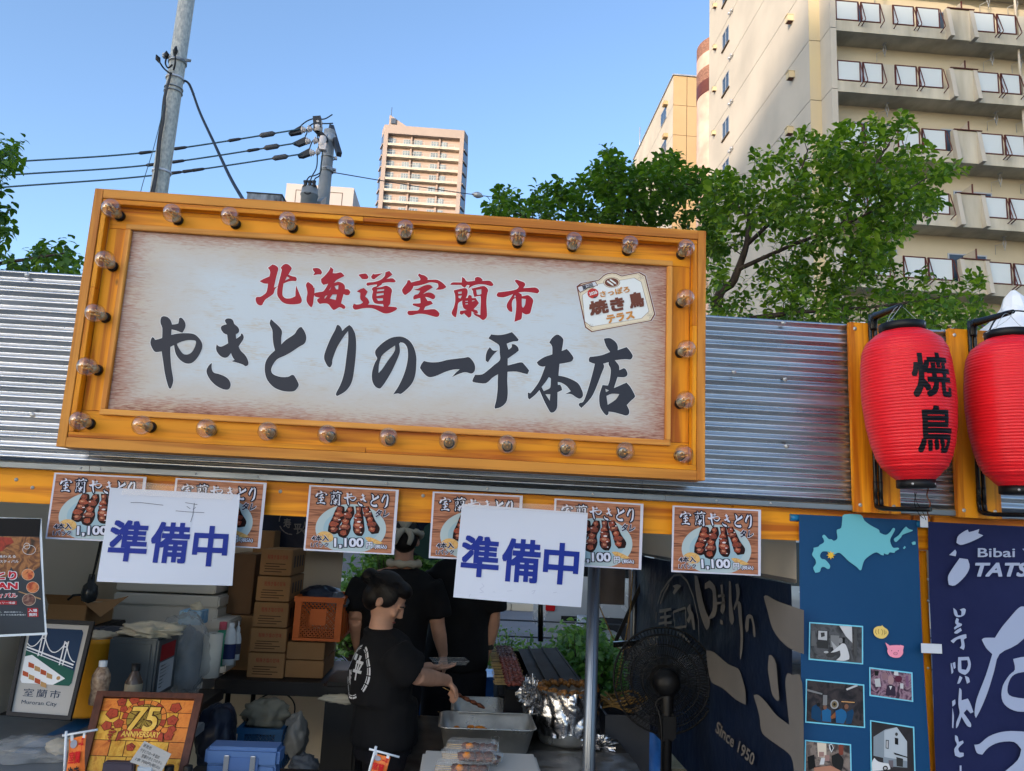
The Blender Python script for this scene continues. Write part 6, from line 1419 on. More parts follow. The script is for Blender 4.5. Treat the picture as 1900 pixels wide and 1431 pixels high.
# white cone behind the fascia (tip of a tent)
TENT = mat('tent_canvas', (232, 234, 238), rough=.75, var=.06, vs=3, bump=.15, bs=8, dist=.01)
cp = pt(1880, 542, 6.0); ct = thing('conical_tent', 'white conical tent top poking up behind the lantern that the picture edge cuts', 'tent', (cp.x, 6.0, 0))
mb = MB(); mb.lathe([(.02, cp.z+.01), (.075, cp.z-.05), (.11, cp.z-.16)], 8, Matrix.Translation((cp.x, 6, 0)), smooth=False); mb.build('peak_cap', TENT, ct)
mb = MB(); mb.lathe([(.10, cp.z-.14), (.17, cp.z-.24), (.36, cp.z-.40), (.9, cp.z-.62), (1.2, cp.z-.72), (1.2, cp.z-.9)], 8, Matrix.Translation((cp.x, 6, 0)) @ Matrix.Rotation(.3, 4, 'Z'), smooth=False); mb.build('canopy', TENT, ct)
for k in range(4):
    a = k*pi/2+.8; mb = MB(); mb.tube([(cp.x+1.1*cos(a), 6+1.1*sin(a), 0), (cp.x+1.1*cos(a), 6+1.1*sin(a), cp.z-.72)], .025, 8); mb.build('leg', PIPE, ct)
mb = MB(); mb.tube(crs([pt(1835, 615, 5.2), pt(1850, 590, 5.2), pt(1880, 577, 5.2), pt(1925, 582, 5.2)], 5), .006, 5); mb.build('guy_wire', CBL, ct)
# ------------------------------------------------------------------ inside of the stall
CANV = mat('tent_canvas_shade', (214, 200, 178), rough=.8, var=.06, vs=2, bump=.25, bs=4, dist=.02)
NVT = mat('navy_tarp', (14, 30, 56), rough=.5, var=.3, vs=3, c2=(8, 18, 38), bump=.5, bs=3.5, dist=.05)
TARPW = mat('tarp_print_grey', (118, 113, 108), rough=.6, var=.1, vs=3, bump=.1)
m, nt_, b_ = base_mat('translucent_canvas', .8); b_.inputs['Base Color'].default_value = (.72, .71, .68, 1)
trn = nd(nt_, 'ShaderNodeBsdfTranslucent'); trn.inputs[0].default_value = (.70, .64, .54, 1); mxn = nd(nt_, 'ShaderNodeMixShader'); mxn.inputs[0].default_value = .55
nt_.links.new(b_.outputs[0], mxn.inputs[1]); nt_.links.new(trn.outputs[0], mxn.inputs[2]); nt_.links.new(mxn.outputs[0], nt_.nodes['Material Output'].inputs[0]); CANT = m
XL, XRW = -2.05, 1.13
def rng(seed): return random.Random(seed)
def bx(px0, py0, px1, py1, Y):
    """world x0,x1,z0,z1 of a picture rectangle standing at depth Y"""
    ym, xm = (py0+py1)/2, (px0+px1)/2
    return pt(px0, ym, Y).x, pt(px1, ym, Y).x, pt(xm, py1, Y).z, pt(xm, py0, Y).z
tent = thing('stall_tent', 'white canvas tent roof and walls enclosing the yakitori stall kitchen', 'tent', (0, 3.9, 0))
def wavy(o, ax, ay, nu, nv, amp, nrm, seed=0): return lambda u, v: Vector(o)+Vector(ax)*u+Vector(ay)*v+Vector(nrm)*amp*(mnoise.noise(Vector((u*5+seed, v*2.2, seed)))+.4*sin(u*23+seed))
mb = MB(); mb.grid(wavy((XL, 2.68, 0.02), (0, 2.55, 0), (0, 0, 2.3), 1, 1, .02, (1, 0, 0), 1), 24, 20); mb.build('side_wall', CANV, tent)
mb = MB(); mb.grid(wavy((XL, 5.15, 0.02), (1.30, 0, 0), (0, 0, 2.3), 1, 1, .02, (0, 1, 0), 3), 24, 20); mb.build('rear_wall', CANV, tent)
mb = MB(); mb.grid(wavy((XRW+.03, 2.68, 1.60), (0, 2.5, 0), (0, 0, .55), 1, 1, .006, (1, 0, 0), 5), 20, 6); mb.build('valance', CANV, tent)
mb = MB(); mb.box(XRW+.022, 2.68, 1.598, XRW+.026, 5.18, 1.612); mb.build('valance_hem', TARPW, tent)
mb = MB(); mb.grid(wavy((XL, 2.70, 1.93), (0, 2.4, 0), (0, 0, -.17), 1, 1, .004, (1, 0, 0), 6), 16, 4); o = mb.build('valance', CANV, tent); 
mb = MB()
for k in range(2):
    y0, y1 = ((2.68, 3.9), (3.9, 5.2))[k]; z0, z1 = ((2.15, 2.75), (2.75, 2.15))[k]
    mb.grid(lambda u, v: Vector((XL-.05+(XRW+.1-XL)*u, y0+(y1-y0)*v, z0+(z1-z0)*v-.03*sin(pi*v))), 10, 8)
mb.build('roof_canvas', CANT, tent)
for x, y in ((XL+.03, 2.72), (XL+.03, 5.1), (XRW, 5.1)):
    mb = MB(); mb.tube([(x, y, 0), (x, y, 2.2)], .02, 10); mb.build('leg', PIPE, tent)
mb = MB(); mb.tube([(XL, 5.08, 2.1), (XRW, 5.08, 2.1)], .016, 8); mb.build('rear_rail', PIPE, tent)
tp = pt(1097, 1250, 2.72)
mb = MB(); a, b = pt(1094, 1050, 2.72), pt(1100, 1500, 2.72)
mb.tube([(tp.x, 2.72, 0), (tp.x, 2.72, 1.80)], .0215, 20); mb.tube([(tp.x, 2.70, 0.02), (tp.x, 2.70, 1.79)], .0035, 6)
tag(mb.build('tent_pole', PIPE), 'grey metal tent pole standing in front of the foil wrapped pot', 'pole')
struct_m = mat('stall_floor', (120, 118, 116), rough=.85, var=.3, vs=2, bump=.3, bs=60)
mb = MB(); mb.box(-2.2, 2.4, .0085, 1.6, 5.6, .012); struct(mb.build('stall_floor', struct_m))

# navy side tarpaulin with the shop name, hung along the side
sd_ = thing('side_tarpaulin', 'dark navy side tarpaulin with large grey brush characters and Since 1950', 'tarpaulin', (XRW, 4, .65))
mb = MB(); mb.grid(lambda u, v: Vector((XRW+.02*mnoise.noise(Vector((u*6, v*1.5, 0)))-.0, 2.66+2.5*u, 1.595-.95*v)), 40, 20); mb.build('cloth', NVT, sd_)
SQ = lambda l: [(1100+x/3.32, 1000+y/3.32) for x, y in l]
def sshape(l, off=0, nm='brush_character', k=3):
    mb = MB(); q = smooth(SQ(l), k)
    mb.fill([q], lambda x, y: ptx(x, y, XRW-.014-off)); return mb.build(nm, TARPW, sd_)
for l in ([(1052,355),(1075,350),(1140,385),(1300,440),(1300,710),(1245,690),(1180,650),(1110,560),(1075,440)],
          [(697,688),(750,700),(830,770),(895,800),(920,860),(940,940),(942,1022),(880,990),(800,920),(740,890),(715,840)],
          [(1085,718),(1105,722),(1128,770),(1138,880),(1147,985),(1135,998),(1105,960),(1090,880),(1078,800)],
          [(990,965),(1020,962),(1070,1010),(1130,1085),(1210,1145),(1195,1000),(1185,880),(1200,825),(1230,840),(1290,890),(1300,1431),(1240,1431),(1220,1340),(1150,1280),(1060,1215),(1035,1170),(1025,1090)]): sshape(l)
for l in ([(625,225),(645,230),(660,300),(690,430),(720,500),(715,545),(700,562),(680,520),(655,440),(635,340)], [(690,275),(720,255),(750,290),(760,350),(765,420),(750,480),(715,495),(715,480),(735,440),(740,380),(735,320),(715,300),(690,310)],
          [(785,285),(800,280),(805,340),(815,420),(800,465),(785,440),(795,380)], [(770,345),(810,340),(815,355),(770,362)], [(765,390),(815,385),(815,398),(765,405)], [(782,495),(800,505),(800,528),(785,522)],
          [(838,262),(850,270),(855,380),(862,440),(870,500),(858,530),(842,500),(838,400)], [(878,280),(895,275),(905,330),(890,400),(870,440),(868,420),(885,360)], [(890,380),(912,400),(918,480),(925,600),(920,700),(908,745),(905,700),(910,600),(898,480)],
          [(945,480),(960,465),(985,480),(1000,560),(1000,605),(990,598),(985,540),(975,490),(962,490),(958,560),(945,575),(938,540)],
          [(490,290),(520,280),(545,290),(520,320),(500,345),(492,330),(505,305)], [(410,435),(480,425),(485,440),(450,450),(452,470),(480,470),(482,482),(455,490),(455,510),(485,508),(485,525),(455,525),(455,545),(440,545),(440,525),(405,532),(405,515),(440,508),(440,490),(415,492),(415,478),(440,472),(440,452),(410,455)],
          [(580,430),(600,400),(605,440),(620,470),(630,560),(618,560),(605,490),(590,520),(580,500),(592,470)]): sshape(l)
mb = MB(); T3 = lambda l: [ptx(1100+x/3.32, 1000+y/3.32, XRW-.0145) for x, y in l]
for l in ([(495,450),(570,425)], [(495,450),(505,550)], [(505,550),(575,540)], [(570,425),(575,540)], [(400,400),(420,330),(460,270),(500,225),(540,220),(580,260),(620,360),(650,500),(655,640)], [(415,400),(440,330),(470,280)], [(520,580),(560,600),(600,640)], [(390,450),(388,520)]):
    p = T3(l)
    for a, b in zip(p, p[1:]):
        n = Vector((0, -(b-a).z, (b-a).y)).normalized()*.006; mb.add([a+n, a-n, b-n, b+n], [(0, 1, 2, 3)])
mb.build('emblem_line', TARPW, sd_)
mb = MB(); A, B, C = (752, 1190), (985, 1400), (768, 1120)
def sf(u, v): x = A[0]+(B[0]-A[0])*u+(C[0]-A[0])*v; y = A[1]+(B[1]-A[1])*u+(C[1]-A[1])*v; return ptx(1100+x/3.32, 1000+y/3.32, XRW-.0145)
text_in(mb, 'Since 1950', 0, 0, 1, 1, sf, off=.02, nrm=(-1, 0, 0)); mb.build('lettering', TARPW, sd_)

# navy half curtain at the back
nr = thing('back_curtain', 'dark navy curtain strip across the back of the stall with round emblem', 'curtain', (0, 5.05, 1.5))
xa3, xb3, zz0, zz1 = bx(485, 950, 1195, 1035, 5.05)
mb = MB(); mb.grid(lambda u, v: Vector((xa3+(xb3-xa3)*u, 5.05+.012*sin(u*31)*v, 2.0-(2.0-1.53)*v)), 50, 4); mb.build('cloth', NVT, nr)
def cshape(l, m=TARPW, nm='print', off=.014): mb = MB(); mb.fill([smooth(l, 3)], lambda x, y: pt(x, y, 5.05-off)); return mb.build(nm, m, nr)
GRN = mat('curtain_green', (52, 84, 78), rough=.7)
cshape([(768, 1025), (772, 1000), (785, 985), (790, 975), (810, 968), (850, 970), (860, 1030), (800, 1040)], GRN)
cshape([(560, 985), (580, 975), (570, 1000)])
mb = MB()
for k in range(20):
    if k % 5 == 4: continue
    a0, a1 = 2*pi*k/20, 2*pi*(k+.9)/20
    p = [pt(542+25*s*cos(a), 968+25*s*sin(a), 5.03) for a, s in ((a0, 1), (a0, .92), (a1, .92), (a1, 1))]; mb.add(p, [(0, 1, 2, 3)])
text_in(mb, '平', 545, 990, 560, 972, lambda x, y: pt(x, y, 5.03), off=.02); text_in(mb, '寿', 526, 980, 540, 962, lambda x, y: pt(x, y, 5.03), off=.02); mb.build('emblem', TARPW, nr)

# ---- tables
DKT = mat('dark_table_edge', (30, 28, 30), rough=.5, var=.2, bump=.1)
GRT = mat('grey_table_top', (118, 122, 124), rough=.5, var=.15, vs=4)
def table(label, x0, x1, y0, y1, z, m=DKT, th=.035, cloth=None, group=None):
    r = thing('folding_table', label, 'table', ((x0+x1)/2, (y0+y1)/2, 0), group=group)
    mb = MB(); mb.cbox(((x0+x1)/2, (y0+y1)/2, z-th/2), (x1-x0, y1-y0, th), bev=.004); mb.build('table_top', m, r)
    for x in (x0+.06, x1-.06):
        for y in (y0+.06, y1-.06): mb = MB(); mb.tube([(x, y, .012), (x, y, z-th)], .014, 8); mb.build('leg', BLACKM, r)
    return r
TZ = .88                              # front counter
table('long grey counter table under the framed pictures and the little flags', -2.0, -1.02, 2.72, 3.5, TZ, GRT)
table('low dark table between the blue cooler box and the foam box, mostly below view', -.95, -.2, 2.75, 3.2, .80, DKT)
WT = .74
stt = table('low steel work table carrying the trays, pot and grill end', -.18, .82, 3.35, 4.35, WT, mat('grimy_steel', (120, 118, 112), rough=.35, metal=.7, var=.4, vs=6, c2=(60, 50, 44), bump=.2))
ft = table('small table holding the white foam box in the middle of the counter', -.14, .66, 2.78, 3.25, .64, GRT)
a0, a1, z0_, z1_ = bx(400, 1258, 628, 1275, 4.35)
table('dark back table under the stacked cardboard boxes', a0, a1+.02, 4.33, 5.0, .885, DKT, th=.07)
xl0, _, _, _ = bx(180, 1180, 400, 1250, 3.6)
table('dark table along the side wall under the metal can and bottles', -1.95, -1.18, 3.5, 4.32, .84, DKT, th=.05)

# ---- cardboard boxes
RED_ = flat('box_red_print', (150, 52, 44)); BKP = flat('box_dark_print', (58, 40, 32))
def carton(label, px0, py0, px1, py1, Y, depth, name='cardboard_box', printing=None, open_=False, m=CARD, group=None, cat='box'):
    x0, x1, z0, z1 = bx(px0, py0, px1, py1, Y)
    r = thing(name, label, cat, ((x0+x1)/2, Y+depth/2, z0), group=group)
    mb = MB(); mb.cbox(((x0+x1)/2, Y+depth/2, (z0+z1)/2), (x1-x0, depth, z1-z0), bev=.003); mb.build('carton', m, r)
    mb = MB(); mb.box(x0+.001, Y+depth/2-.025, z1+.0002, x1-.001, Y+depth/2+.025, z1+.001); mb.build('packing_tape', mat('packing_tape', (176, 140, 96), rough=.25), r)
    if printing:
        f = lambda x, y: Vector((x0+(x1-x0)*x, Y-.0008, z0+(z1-z0)*y))
        mb = MB(); text_in(mb, '粗挽き塩の甘味', .22, .62, .86, .8, f, off=.0); mb.build('red_print', RED_, r)
        mb = MB()
        for k, (a, b) in enumerate(((.18, .8), (.14, .62), (.16, .84), (.14, .7))): mb.add([f(a, .46-k*.1), f(b, .46-k*.1), f(b, .43-k*.1), f(a, .43-k*.1)], [(0, 1, 2, 3)])
        mb.build('fine_print', BKP, r)
        g_ = lambda x, y: Vector((x1+.0008, Y+depth*x, z0+(z1-z0)*y)); mb = MB()
        for k in range(4): mb.add([g_(.15+k*.2, .3), g_(.25+k*.2, .3), g_(.25+k*.2, .75), g_(.15+k*.2, .75)], [(0, 1, 2, 3)])
        mb.build('side_print', BKP, r)
    return r
STL = ['topmost', 'second from the top', 'middle', 'second from the bottom', 'bottom']
for k, (x0, x1, y0, y1) in enumerate(((483, 542, 1020, 1068), (476, 538, 1070, 1116), (470, 534, 1118, 1164), (464, 531, 1166, 1210), (459, 527, 1212, 1258))):
    carton(STL[k]+' printed carton of the tall stack at the back of the stall', x0, y0, x1, y1, 4.4, .36, printing=True, group='printed cartons in the tall stack')
carton('plain carton, upper of two under the orange crate', 532, 1192, 602, 1224, 4.42, .36, group='plain cartons under the orange crate')
carton('plain carton, lower of two under the orange crate', 529, 1226, 600, 1258, 4.42, .36, group='plain cartons under the orange crate')
carton('large dark brown carton with a black printed letter behind the tall stack', 424, 1028, 470, 1140, 4.62, .35, m=mat('dark_cardboard', (112, 84, 60), rough=.85, bump=.2), )
carton('large plain carton under the dark brown one beside the tall stack', 420, 1142, 466, 1250, 4.6, .35)
carton('brown carton high behind the stack beneath the back curtain', 470, 985, 508, 1030, 4.9, .2)
o = carton('opened carton with a raised flap by the side wall under the clamp lamp', 86, 1122, 158, 1165, 3.9, .3)
x0, x1, z0, z1 = bx(86, 1122, 158, 1165, 3.9)
mb = MB(); mb.add([(x1, 3.9, z1), (x1, 4.2, z1), (x1+.07, 4.2, z1+.02), (x1+.07, 3.9, z1-.05)], [(0, 1, 2, 3)]); mb.add([(x0, 3.9, z1), (x1, 3.9, z1), (x1-.01, 3.84, z1+.05), (x0+.01, 3.84, z1+.05)], [(0, 1, 2, 3)]); mb.build('flap', CARD, o)
# support for that carton: an upright board case below it
table('narrow dark side table under the opened carton', x0-.05, x1+.05, 3.88, 4.25, z0, DKT)

# ---- orange crate with mesh sides
ORG = mat('orange_plastic', (196, 92, 26), rough=.45, var=.12, vs=6, bump=.05)
def crate(label, px0, py0, px1, py1, Y, depth, m, cat='crate', name='plastic_crate', mesh=True):
    x0, x1, z0, z1 = bx(px0, py0, px1, py1, Y)
    r = thing(name, label, cat, ((x0+x1)/2, Y+depth/2, z0)); W_, Hh = x1-x0, z1-z0; t = .012
    mb = MB()
    mb.box(x0, Y, z0, x1, Y+depth, z0+.015)
    for a, b, c, d in ((x0-.006, x1+.006, Y-.006, Y+t), (x0-.006, x1+.006, Y+depth-t, Y+depth+.006), (x0-.006, x0+t, Y+t, Y+depth-t), (x1-t, x1+.006, Y+t, Y+depth-t)): mb.box(a, c, z1-Hh*.12, b, d, z1)
    for x in (x0, x1-.035):
        for y in (Y, Y+depth-.035): mb.box(x, y, z0+.016, x+.035, y+.035, z1-Hh*.121)
    mb.build('frame', m, r)
    mb = MB(); mb.box(x0+W_*.33, Y+.002, z0+Hh*.36, x0+W_*.67, Y+.010, z0+Hh*.72); mb.build('handle_plate', m, r)
    mb = MB(); n = 9
    def lat(o, ax, ay, L1, L2, n1, n2):
        o = Vector(o); ax = Vector(ax); ay = Vector(ay); w = .0046; st = L1/n1
        k = int((L1+L2)/st)+1
        for i in range(-int(L2/st), n1+1):
            for sg in (1, -1):
                a = Vector((i*st, 0)) if sg == 1 else Vector((i*st, L2)); b = Vector((i*st+L2, L2)) if sg == 1 else Vector((i*st+L2, 0))
                ta = max(0, (-a.x)/(b.x-a.x)); tb = min(1, (L1-a.x)/(b.x-a.x))
                if tb <= ta: continue
                p, q = a.lerp(b, ta), a.lerp(b, tb); mb.bar(o+ax*p.x+ay*p.y, o+ax*q.x+ay*q.y, w)
    lat((x0+.036, Y+.006, z0+.02), (1, 0, 0), (0, 0, 1), W_-.072, Hh*.86-.02, 9, 1)
    o_ = mb.build('lattice_front', m, r)
    mb = MB(); lat((x1-.006, Y+.036, z0+.02), (0, 1, 0), (0, 0, 1), depth-.072, Hh*.86-.02, 9, 1)
    for k in range(1, 5): mb.box(x1-.008, Y+depth*k/5-.006, z0+.02, x1+.004, Y+depth*k/5+.006, z1-Hh*.12)
    mb.build('lattice_side', m, r)
    mb = MB(); lat((x0+.006, Y+.036, z0+.02), (0, 1, 0), (0, 0, 1), depth-.072, Hh*.86-.02, 9, 1); lat((x0+.036, Y+depth-.006, z0+.02), (1, 0, 0), (0, 0, 1), W_-.072, Hh*.86-.02, 13, 1); mb.build('lattice_rear', m, r)
    return r, (x0, x1, Y, Y+depth, z0, z1)
cr1, cb_ = crate('orange mesh sided plastic crate full of dark bags on two cartons', 545, 1108, 634, 1190, 4.4, .38, ORG)
def lump(c, d, seed, amp=.25, nu=28, nv=16, flat_=None, fr=2.2, zmin=None):
    """crumpled bag or cloth: a noisy ellipsoid with hard creases"""
    mb = MB(); c = Vector(c)
    def fn(u, v):
        a = 2*pi*u; b = pi*v-pi/2; n = Vector((cos(a)*cos(b), sin(a)*cos(b), sin(b)))
        k = 1+amp*(mnoise.noise(n*fr+Vector((seed, 0, 0)))+.55*abs(mnoise.noise(n*fr*2.6+Vector((0, seed, 0))))-.3*abs(mnoise.noise(n*fr*5+Vector((seed, seed, 0)))))
        p = Vector((n.x*d[0]*k, n.y*d[1]*k, n.z*d[2]*k))+c
        if zmin is not None and p.z < zmin: p.z = zmin
        return p
    mb.grid(fn, nu, nv); return mb
BAGD = mat('dark_bag', (40, 48, 66), rough=.35, var=.4, vs=8, bump=.4, bs=18, dist=.01); BAGG = mat('grey_bag', (110, 116, 124), rough=.35, var=.3, vs=8, bump=.4, bs=18, dist=.01)
CLOTHW = mat('cream_cloth', (196, 186, 164), rough=.9, var=.12, vs=9, bump=.5, bs=14, dist=.01); CLOTHG = mat('grey_green_cloth', (136, 132, 116), rough=.9, var=.15, vs=6, bump=.4, bs=14, dist=.01)
m, nt_, b_ = base_mat('clear_plastic_bag', .18); b_.inputs['Alpha'].default_value = .30; b_.inputs['Base Color'].default_value = (.45, .47, .48, 1)
tcn = nd(nt_, 'ShaderNodeTexCoord'); nn = nd(nt_, 'ShaderNodeTexNoise'); nn.inputs['Scale'].default_value = 14; nn.inputs['Detail'].default_value = 6; nt_.links.new(tcn.outputs['Object'], nn.inputs[0]); bpn = nd(nt_, 'ShaderNodeBump'); bpn.inputs['Strength'].default_value = .8; bpn.inputs['Distance'].default_value = .02; nt_.links.new(nn.outputs[0], bpn.inputs['Height']); nt_.links.new(bpn.outputs[0], b_.inputs['Normal'])
PBAG = m
tag(lump(((cb_[0]+cb_[1])/2-.03, (cb_[2]+cb_[3])/2, cb_[5]-.03), (.13, .15, .07), 3, .3).build('dark_bag', BAGD), 'dark blue plastic bag sticking out of the orange crate', 'bag')
tag(lump(((cb_[0]+cb_[1])/2+.08, (cb_[2]+cb_[3])/2-.08, cb_[5]-.035), (.06, .07, .05), 8, .3).build('grey_bag', BAGG), 'small grey bag beside the dark bag in the orange crate', 'bag')

# ---- foam boxes
FOAM = mat('white_foam', (200, 196, 188), rough=.8, var=.04, vs=5, bump=.25, bs=220, dist=.001)
def foam(label, px0, py0, px1, py1, Y, depth, lid=.25, group=None):
    x0, x1, z0, z1 = bx(px0, py0, px1, py1, Y); r = thing('foam_box', label, 'foam box', ((x0+x1)/2, Y+depth/2, z0), group=group); h = (z1-z0)*lid
    mb = MB(); mb.cbox(((x0+x1)/2, Y+depth/2, (z0+z1-h)/2), (x1-x0-.012, depth-.012, z1-h-z0-.003), bev=.006); mb.build('foam_tub', FOAM, r)
    mb = MB(); mb.cbox(((x0+x1)/2, Y+depth/2, z1-h/2), (x1-x0, depth, h), bev=.008); mb.build('lid', FOAM, r); return r
foam('upper white foam box against the rear wall behind the metal can', 214, 1052, 404, 1100, 4.45, .4)
foam('lower white foam box in the pile behind the metal can', 206, 1103, 404, 1180, 4.45, .4, .28)
foam('narrow white foam box beside the cartons at the end of the pile', 384, 1150, 424, 1250, 4.40, .35, .2)
foam('large white foam box under the lower box of the pile', 200, 1182, 380, 1290, 4.47, .4, .2)
# front foam box
x0, x1, z0, z1 = -.10, .335, .66, .885
r = thing('foam_box', 'white foam box in the foreground with clear yakitori packs on its lid', 'foam box', ((x0+x1)/2, 2.98, .64))
y0, y1 = 2.76, 3.19
mb = MB(); mb.cbox(((x0+x1)/2, (y0+y1)/2, .74), (x1-x0-.015, y1-y0-.015, .2), bev=.008); mb.build('foam_tub', FOAM, r)
mb = MB(); mb.cbox(((x0+x1)/2, (y0+y1)/2, .8625), (x1-x0, y1-y0, .045), bev=.012); lidf = mb.build('lid', FOAM, r)
mb = MB()
for a, b in (((x0+.0, y0+.16), (x0+.06, y0+.16)), ((x1-.09, y0+.17), (x1-.0, y0+.17))): mb.bar((a[0], a[1], .8855), (b[0], b[1], .8855), .004, .002)
mb.build('lid_ridge', FOAM, lidf)
mb = MB(); mb.box(x0-.012, 2.775, .66, x0-.006, 2.86, .835); tag(mb.build('yellow_sheet', mat('yellow_sheet', (210, 170, 30))), 'yellow strip of sheet at the side of the front foam box', 'sheet')

# ---- trays
TRAY = mat('stainless_tray', (206, 204, 198), rough=.3, metal=.75, var=.25, vs=9, bump=.1, bs=40)
def tray(label, pf, pb, zr, dep):
    """steel pan; pf = (px0,px1,py) of its front rim, pb = (px0,px1,py) of its rear rim"""
    a, b, c, d = ptz(pf[0], pf[2], zr), ptz(pf[1], pf[2], zr), ptz(pb[1], pb[2], zr), ptz(pb[0], pb[2], zr)
    x0, x1 = (a.x+d.x)/2, (b.x+c.x)/2; y0, y1 = (a.y+b.y)/2, (c.y+d.y)/2
    def rr(x0, x1, y0, y1, r, z):
        return [Vector((cx+r*cos(t), cy+r*sin(t), z)) for cx, cy, t0 in ((x1-r, y1-r, 0), (x0+r, y1-r, pi/2), (x0+r, y0+r, pi), (x1-r, y0+r, 3*pi/2)) for t in [t0+k*pi/2/5 for k in range(6)]]
    R_ = thing('steel_tray', label, 'tray', ((x0+x1)/2, (y0+y1)/2, zr-dep)); s = .03
    loops = [rr(x0-.008, x1+.008, y0-.008, y1+.008, .045, zr-.004), rr(x0-.008, x1+.008, y0-.008, y1+.008, .045, zr), rr(x0, x1, y0, y1, .04, zr), rr(x0+s*.9, x1-s*.9, y0+s*.9, y1-s*.9, .035, zr-dep+.01), rr(x0+s*1.2, x1-s*1.2, y0+s*1.2, y1-s*1.2, .03, zr-dep+.002)]
    mb = MB(); n = 24; vs = [v for l in loops for v in l]; fs = [(i*n+k, i*n+(k+1) % n, (i+1)*n+(k+1) % n, (i+1)*n+k) for i in range(4) for k in range(n)]+[tuple(4*n+k for k in range(n))]
    mb.add(vs, fs, True); o = mb.build('pan', TRAY, R_)
    sm = o.modifiers.new('thickness', 'SOLIDIFY'); sm.thickness = .0012
    return (x0, x1, y0, y1, zr, dep)
t1 = tray('nearer steel tray holding white rice paper and orange garnish', (808, 990, 1352), (826, 984, 1322), .862, .115)
t2 = tray('farther steel tray under the hand holding a skewer', (838, 1000, 1322), (842, 976, 1294), .862, .10)
# garnish and white lining in the near tray
tag(lump((t1[0]+.10, t1[2]+.10, .775), (.075, .07, .03), 5, .35, fr=5).build('paper_lining', mat('white_tissue', (222, 222, 220), rough=.8, bump=.4, bs=30)), 'crumpled white paper in the nearer steel tray', 'paper')
GARN = mat('orange_garnish', (222, 132, 30), rough=.4, var=.3, vs=30, bump=.3)
r_ = rng(9); gt = thing('garnish', 'heap of orange garnish slices in the nearer steel tray', 'food', (t1[0]+.14, t1[3]-.1, .79))
for k in range(12):
    c = Vector((t1[0]+.06+r_.uniform(0, .16), t1[3]-.10+r_.uniform(-.02, .03), .80+r_.uniform(0, .02))); lump(c, (.016, .012, .009), k, .5, 8, 6).build('slice', GARN, gt)
# ---- skewers
YAKI = mat('grilled_meat', (118, 62, 34), rough=.35, var=.5, vs=60, c2=(48, 22, 14), bump=.8, bs=120, dist=.004); RAWM = mat('raw_pork', (150, 84, 72), rough=.4, var=.5, vs=50, c2=(90, 36, 30), bump=.8, bs=110, dist=.004); RAWM2 = mat('grilling_pork', (120, 78, 66), rough=.4, var=.5, vs=50, c2=(56, 30, 26), bump=.8, bs=110, dist=.004)
BAMB = mat('bamboo', (206, 172, 112), rough=.6, var=.2, vs=20)
def skewer_mesh(m, seed, L=.15, n=4, lw=.013, stick=.07):
    mb = MB(); r_ = rng(seed); mb.cur = 1; mb.tube([(0, 0, 0), (L+stick+.008, 0, 0)], .0014, 5); mb.cur = 0
    for k in range(n):
        x = stick+L*(k+.5)/n; l = lump((x, r_.uniform(-.002, .002), 0), (L/n*.56, lw, .009), seed*7+k, .45, 10, 7, fr=2.6); mb.add(l.v, l.f, True)
    return mb.mesh('skewer', [m, BAMB])
SK = [skewer_mesh(YAKI, s) for s in range(3)]; SKR = [skewer_mesh(RAWM, s+5, .10, 4, .011, .06) for s in range(3)]; SKG = [skewer_mesh(RAWM2, s+9, .10, 4, .011, .06) for s in range(3)]
def put(me, name, label, cat, loc, rot, group=None): o = link(name, me, None, loc=loc, rot=rot); return tag(o, label, cat, group)
h_ = pt(846, 1292, 3.95)
put(SK[0], 'skewer', 'grilled meat skewer held by the hand over the farther tray', 'skewer', pt(836, 1284, 3.95)-Vector((.04, 0, -.02)), (0, radians(22), radians(-4)))
for k in range(4): put(SK[(k+1) % 3], 'skewer', 'grilled skewers lying with their sticks over the tray edge', 'skewer', (t2[0]-.07+k*.012, t2[2]+.05+k*.02, .845-.01*k), (0, radians(14), radians(-10-6*k)), 'skewers resting in the farther tray')
# clear packs
m, nt_, b_ = base_mat('clear_pack_plastic', .06); b_.inputs['Alpha'].default_value = .10; b_.inputs['Base Color'].default_value = (.85, .87, .88, 1); PACK = m
def pack(label, c, rz, seed):
    r = thing('food_pack', label, 'food pack', c, rz, 'clear yakitori packs on the foam box')
    mb = MB(); w, d, h = .095, .055, .034
    def pr(t, ww, dd): return [(-ww, -dd, t), (ww, -dd, t), (ww, dd, t), (-ww, dd, t)]
    for lv in ((pr(0, w-.012, d-.012), pr(h*.55, w, d)), (pr(h*.58, w, d), pr(h, w-.012, d-.012))):
        mb.add(lv[0]+lv[1], [(0, 1, 5, 4), (1, 2, 6, 5), (2, 3, 7, 6), (3, 0, 4, 7)]); 
    mb.add(pr(0, w-.012, d-.012), [(0, 1, 2, 3)]); mb.add(pr(h, w-.012, d-.012), [(0, 1, 2, 3)])
    mb.build('clear_box', PACK, r, loc=(0, 0, 0))
    mb = MB()
    for k in range(12):
        for s in (-1, 1): x = -w+.015+k*(2*w-.03)/11; mb.bar((x, s*(d-.001), h*.1), (x, s*(d+.0), h*.5), .0012); 
    for a, b in (((-w, -d), (w, -d)), ((w, -d), (w, d)), ((w, d), (-w, d)), ((-w, d), (-w, -d))): mb.bar((*a, h*.565), (*b, h*.565), .002, .001)
    mb.build('pack_rim', mat('clear_rib', (196, 200, 202), rough=.1, bump=0, Alpha=.35), r, loc=(0, 0, 0))
    for k in range(3):
        s = link('skewer', SK[(k+seed) % 3], r, loc=(-.095, -.028+k*.024, .014), rot=(k*1.3, 0, 0)); s.scale = (.82, 1, 1)
    lump((-.01, -.035, .026), (.014, .012, .010), seed, .4, 10, 7).build('garnish', GARN, r, loc=(0, 0, 0)); return r
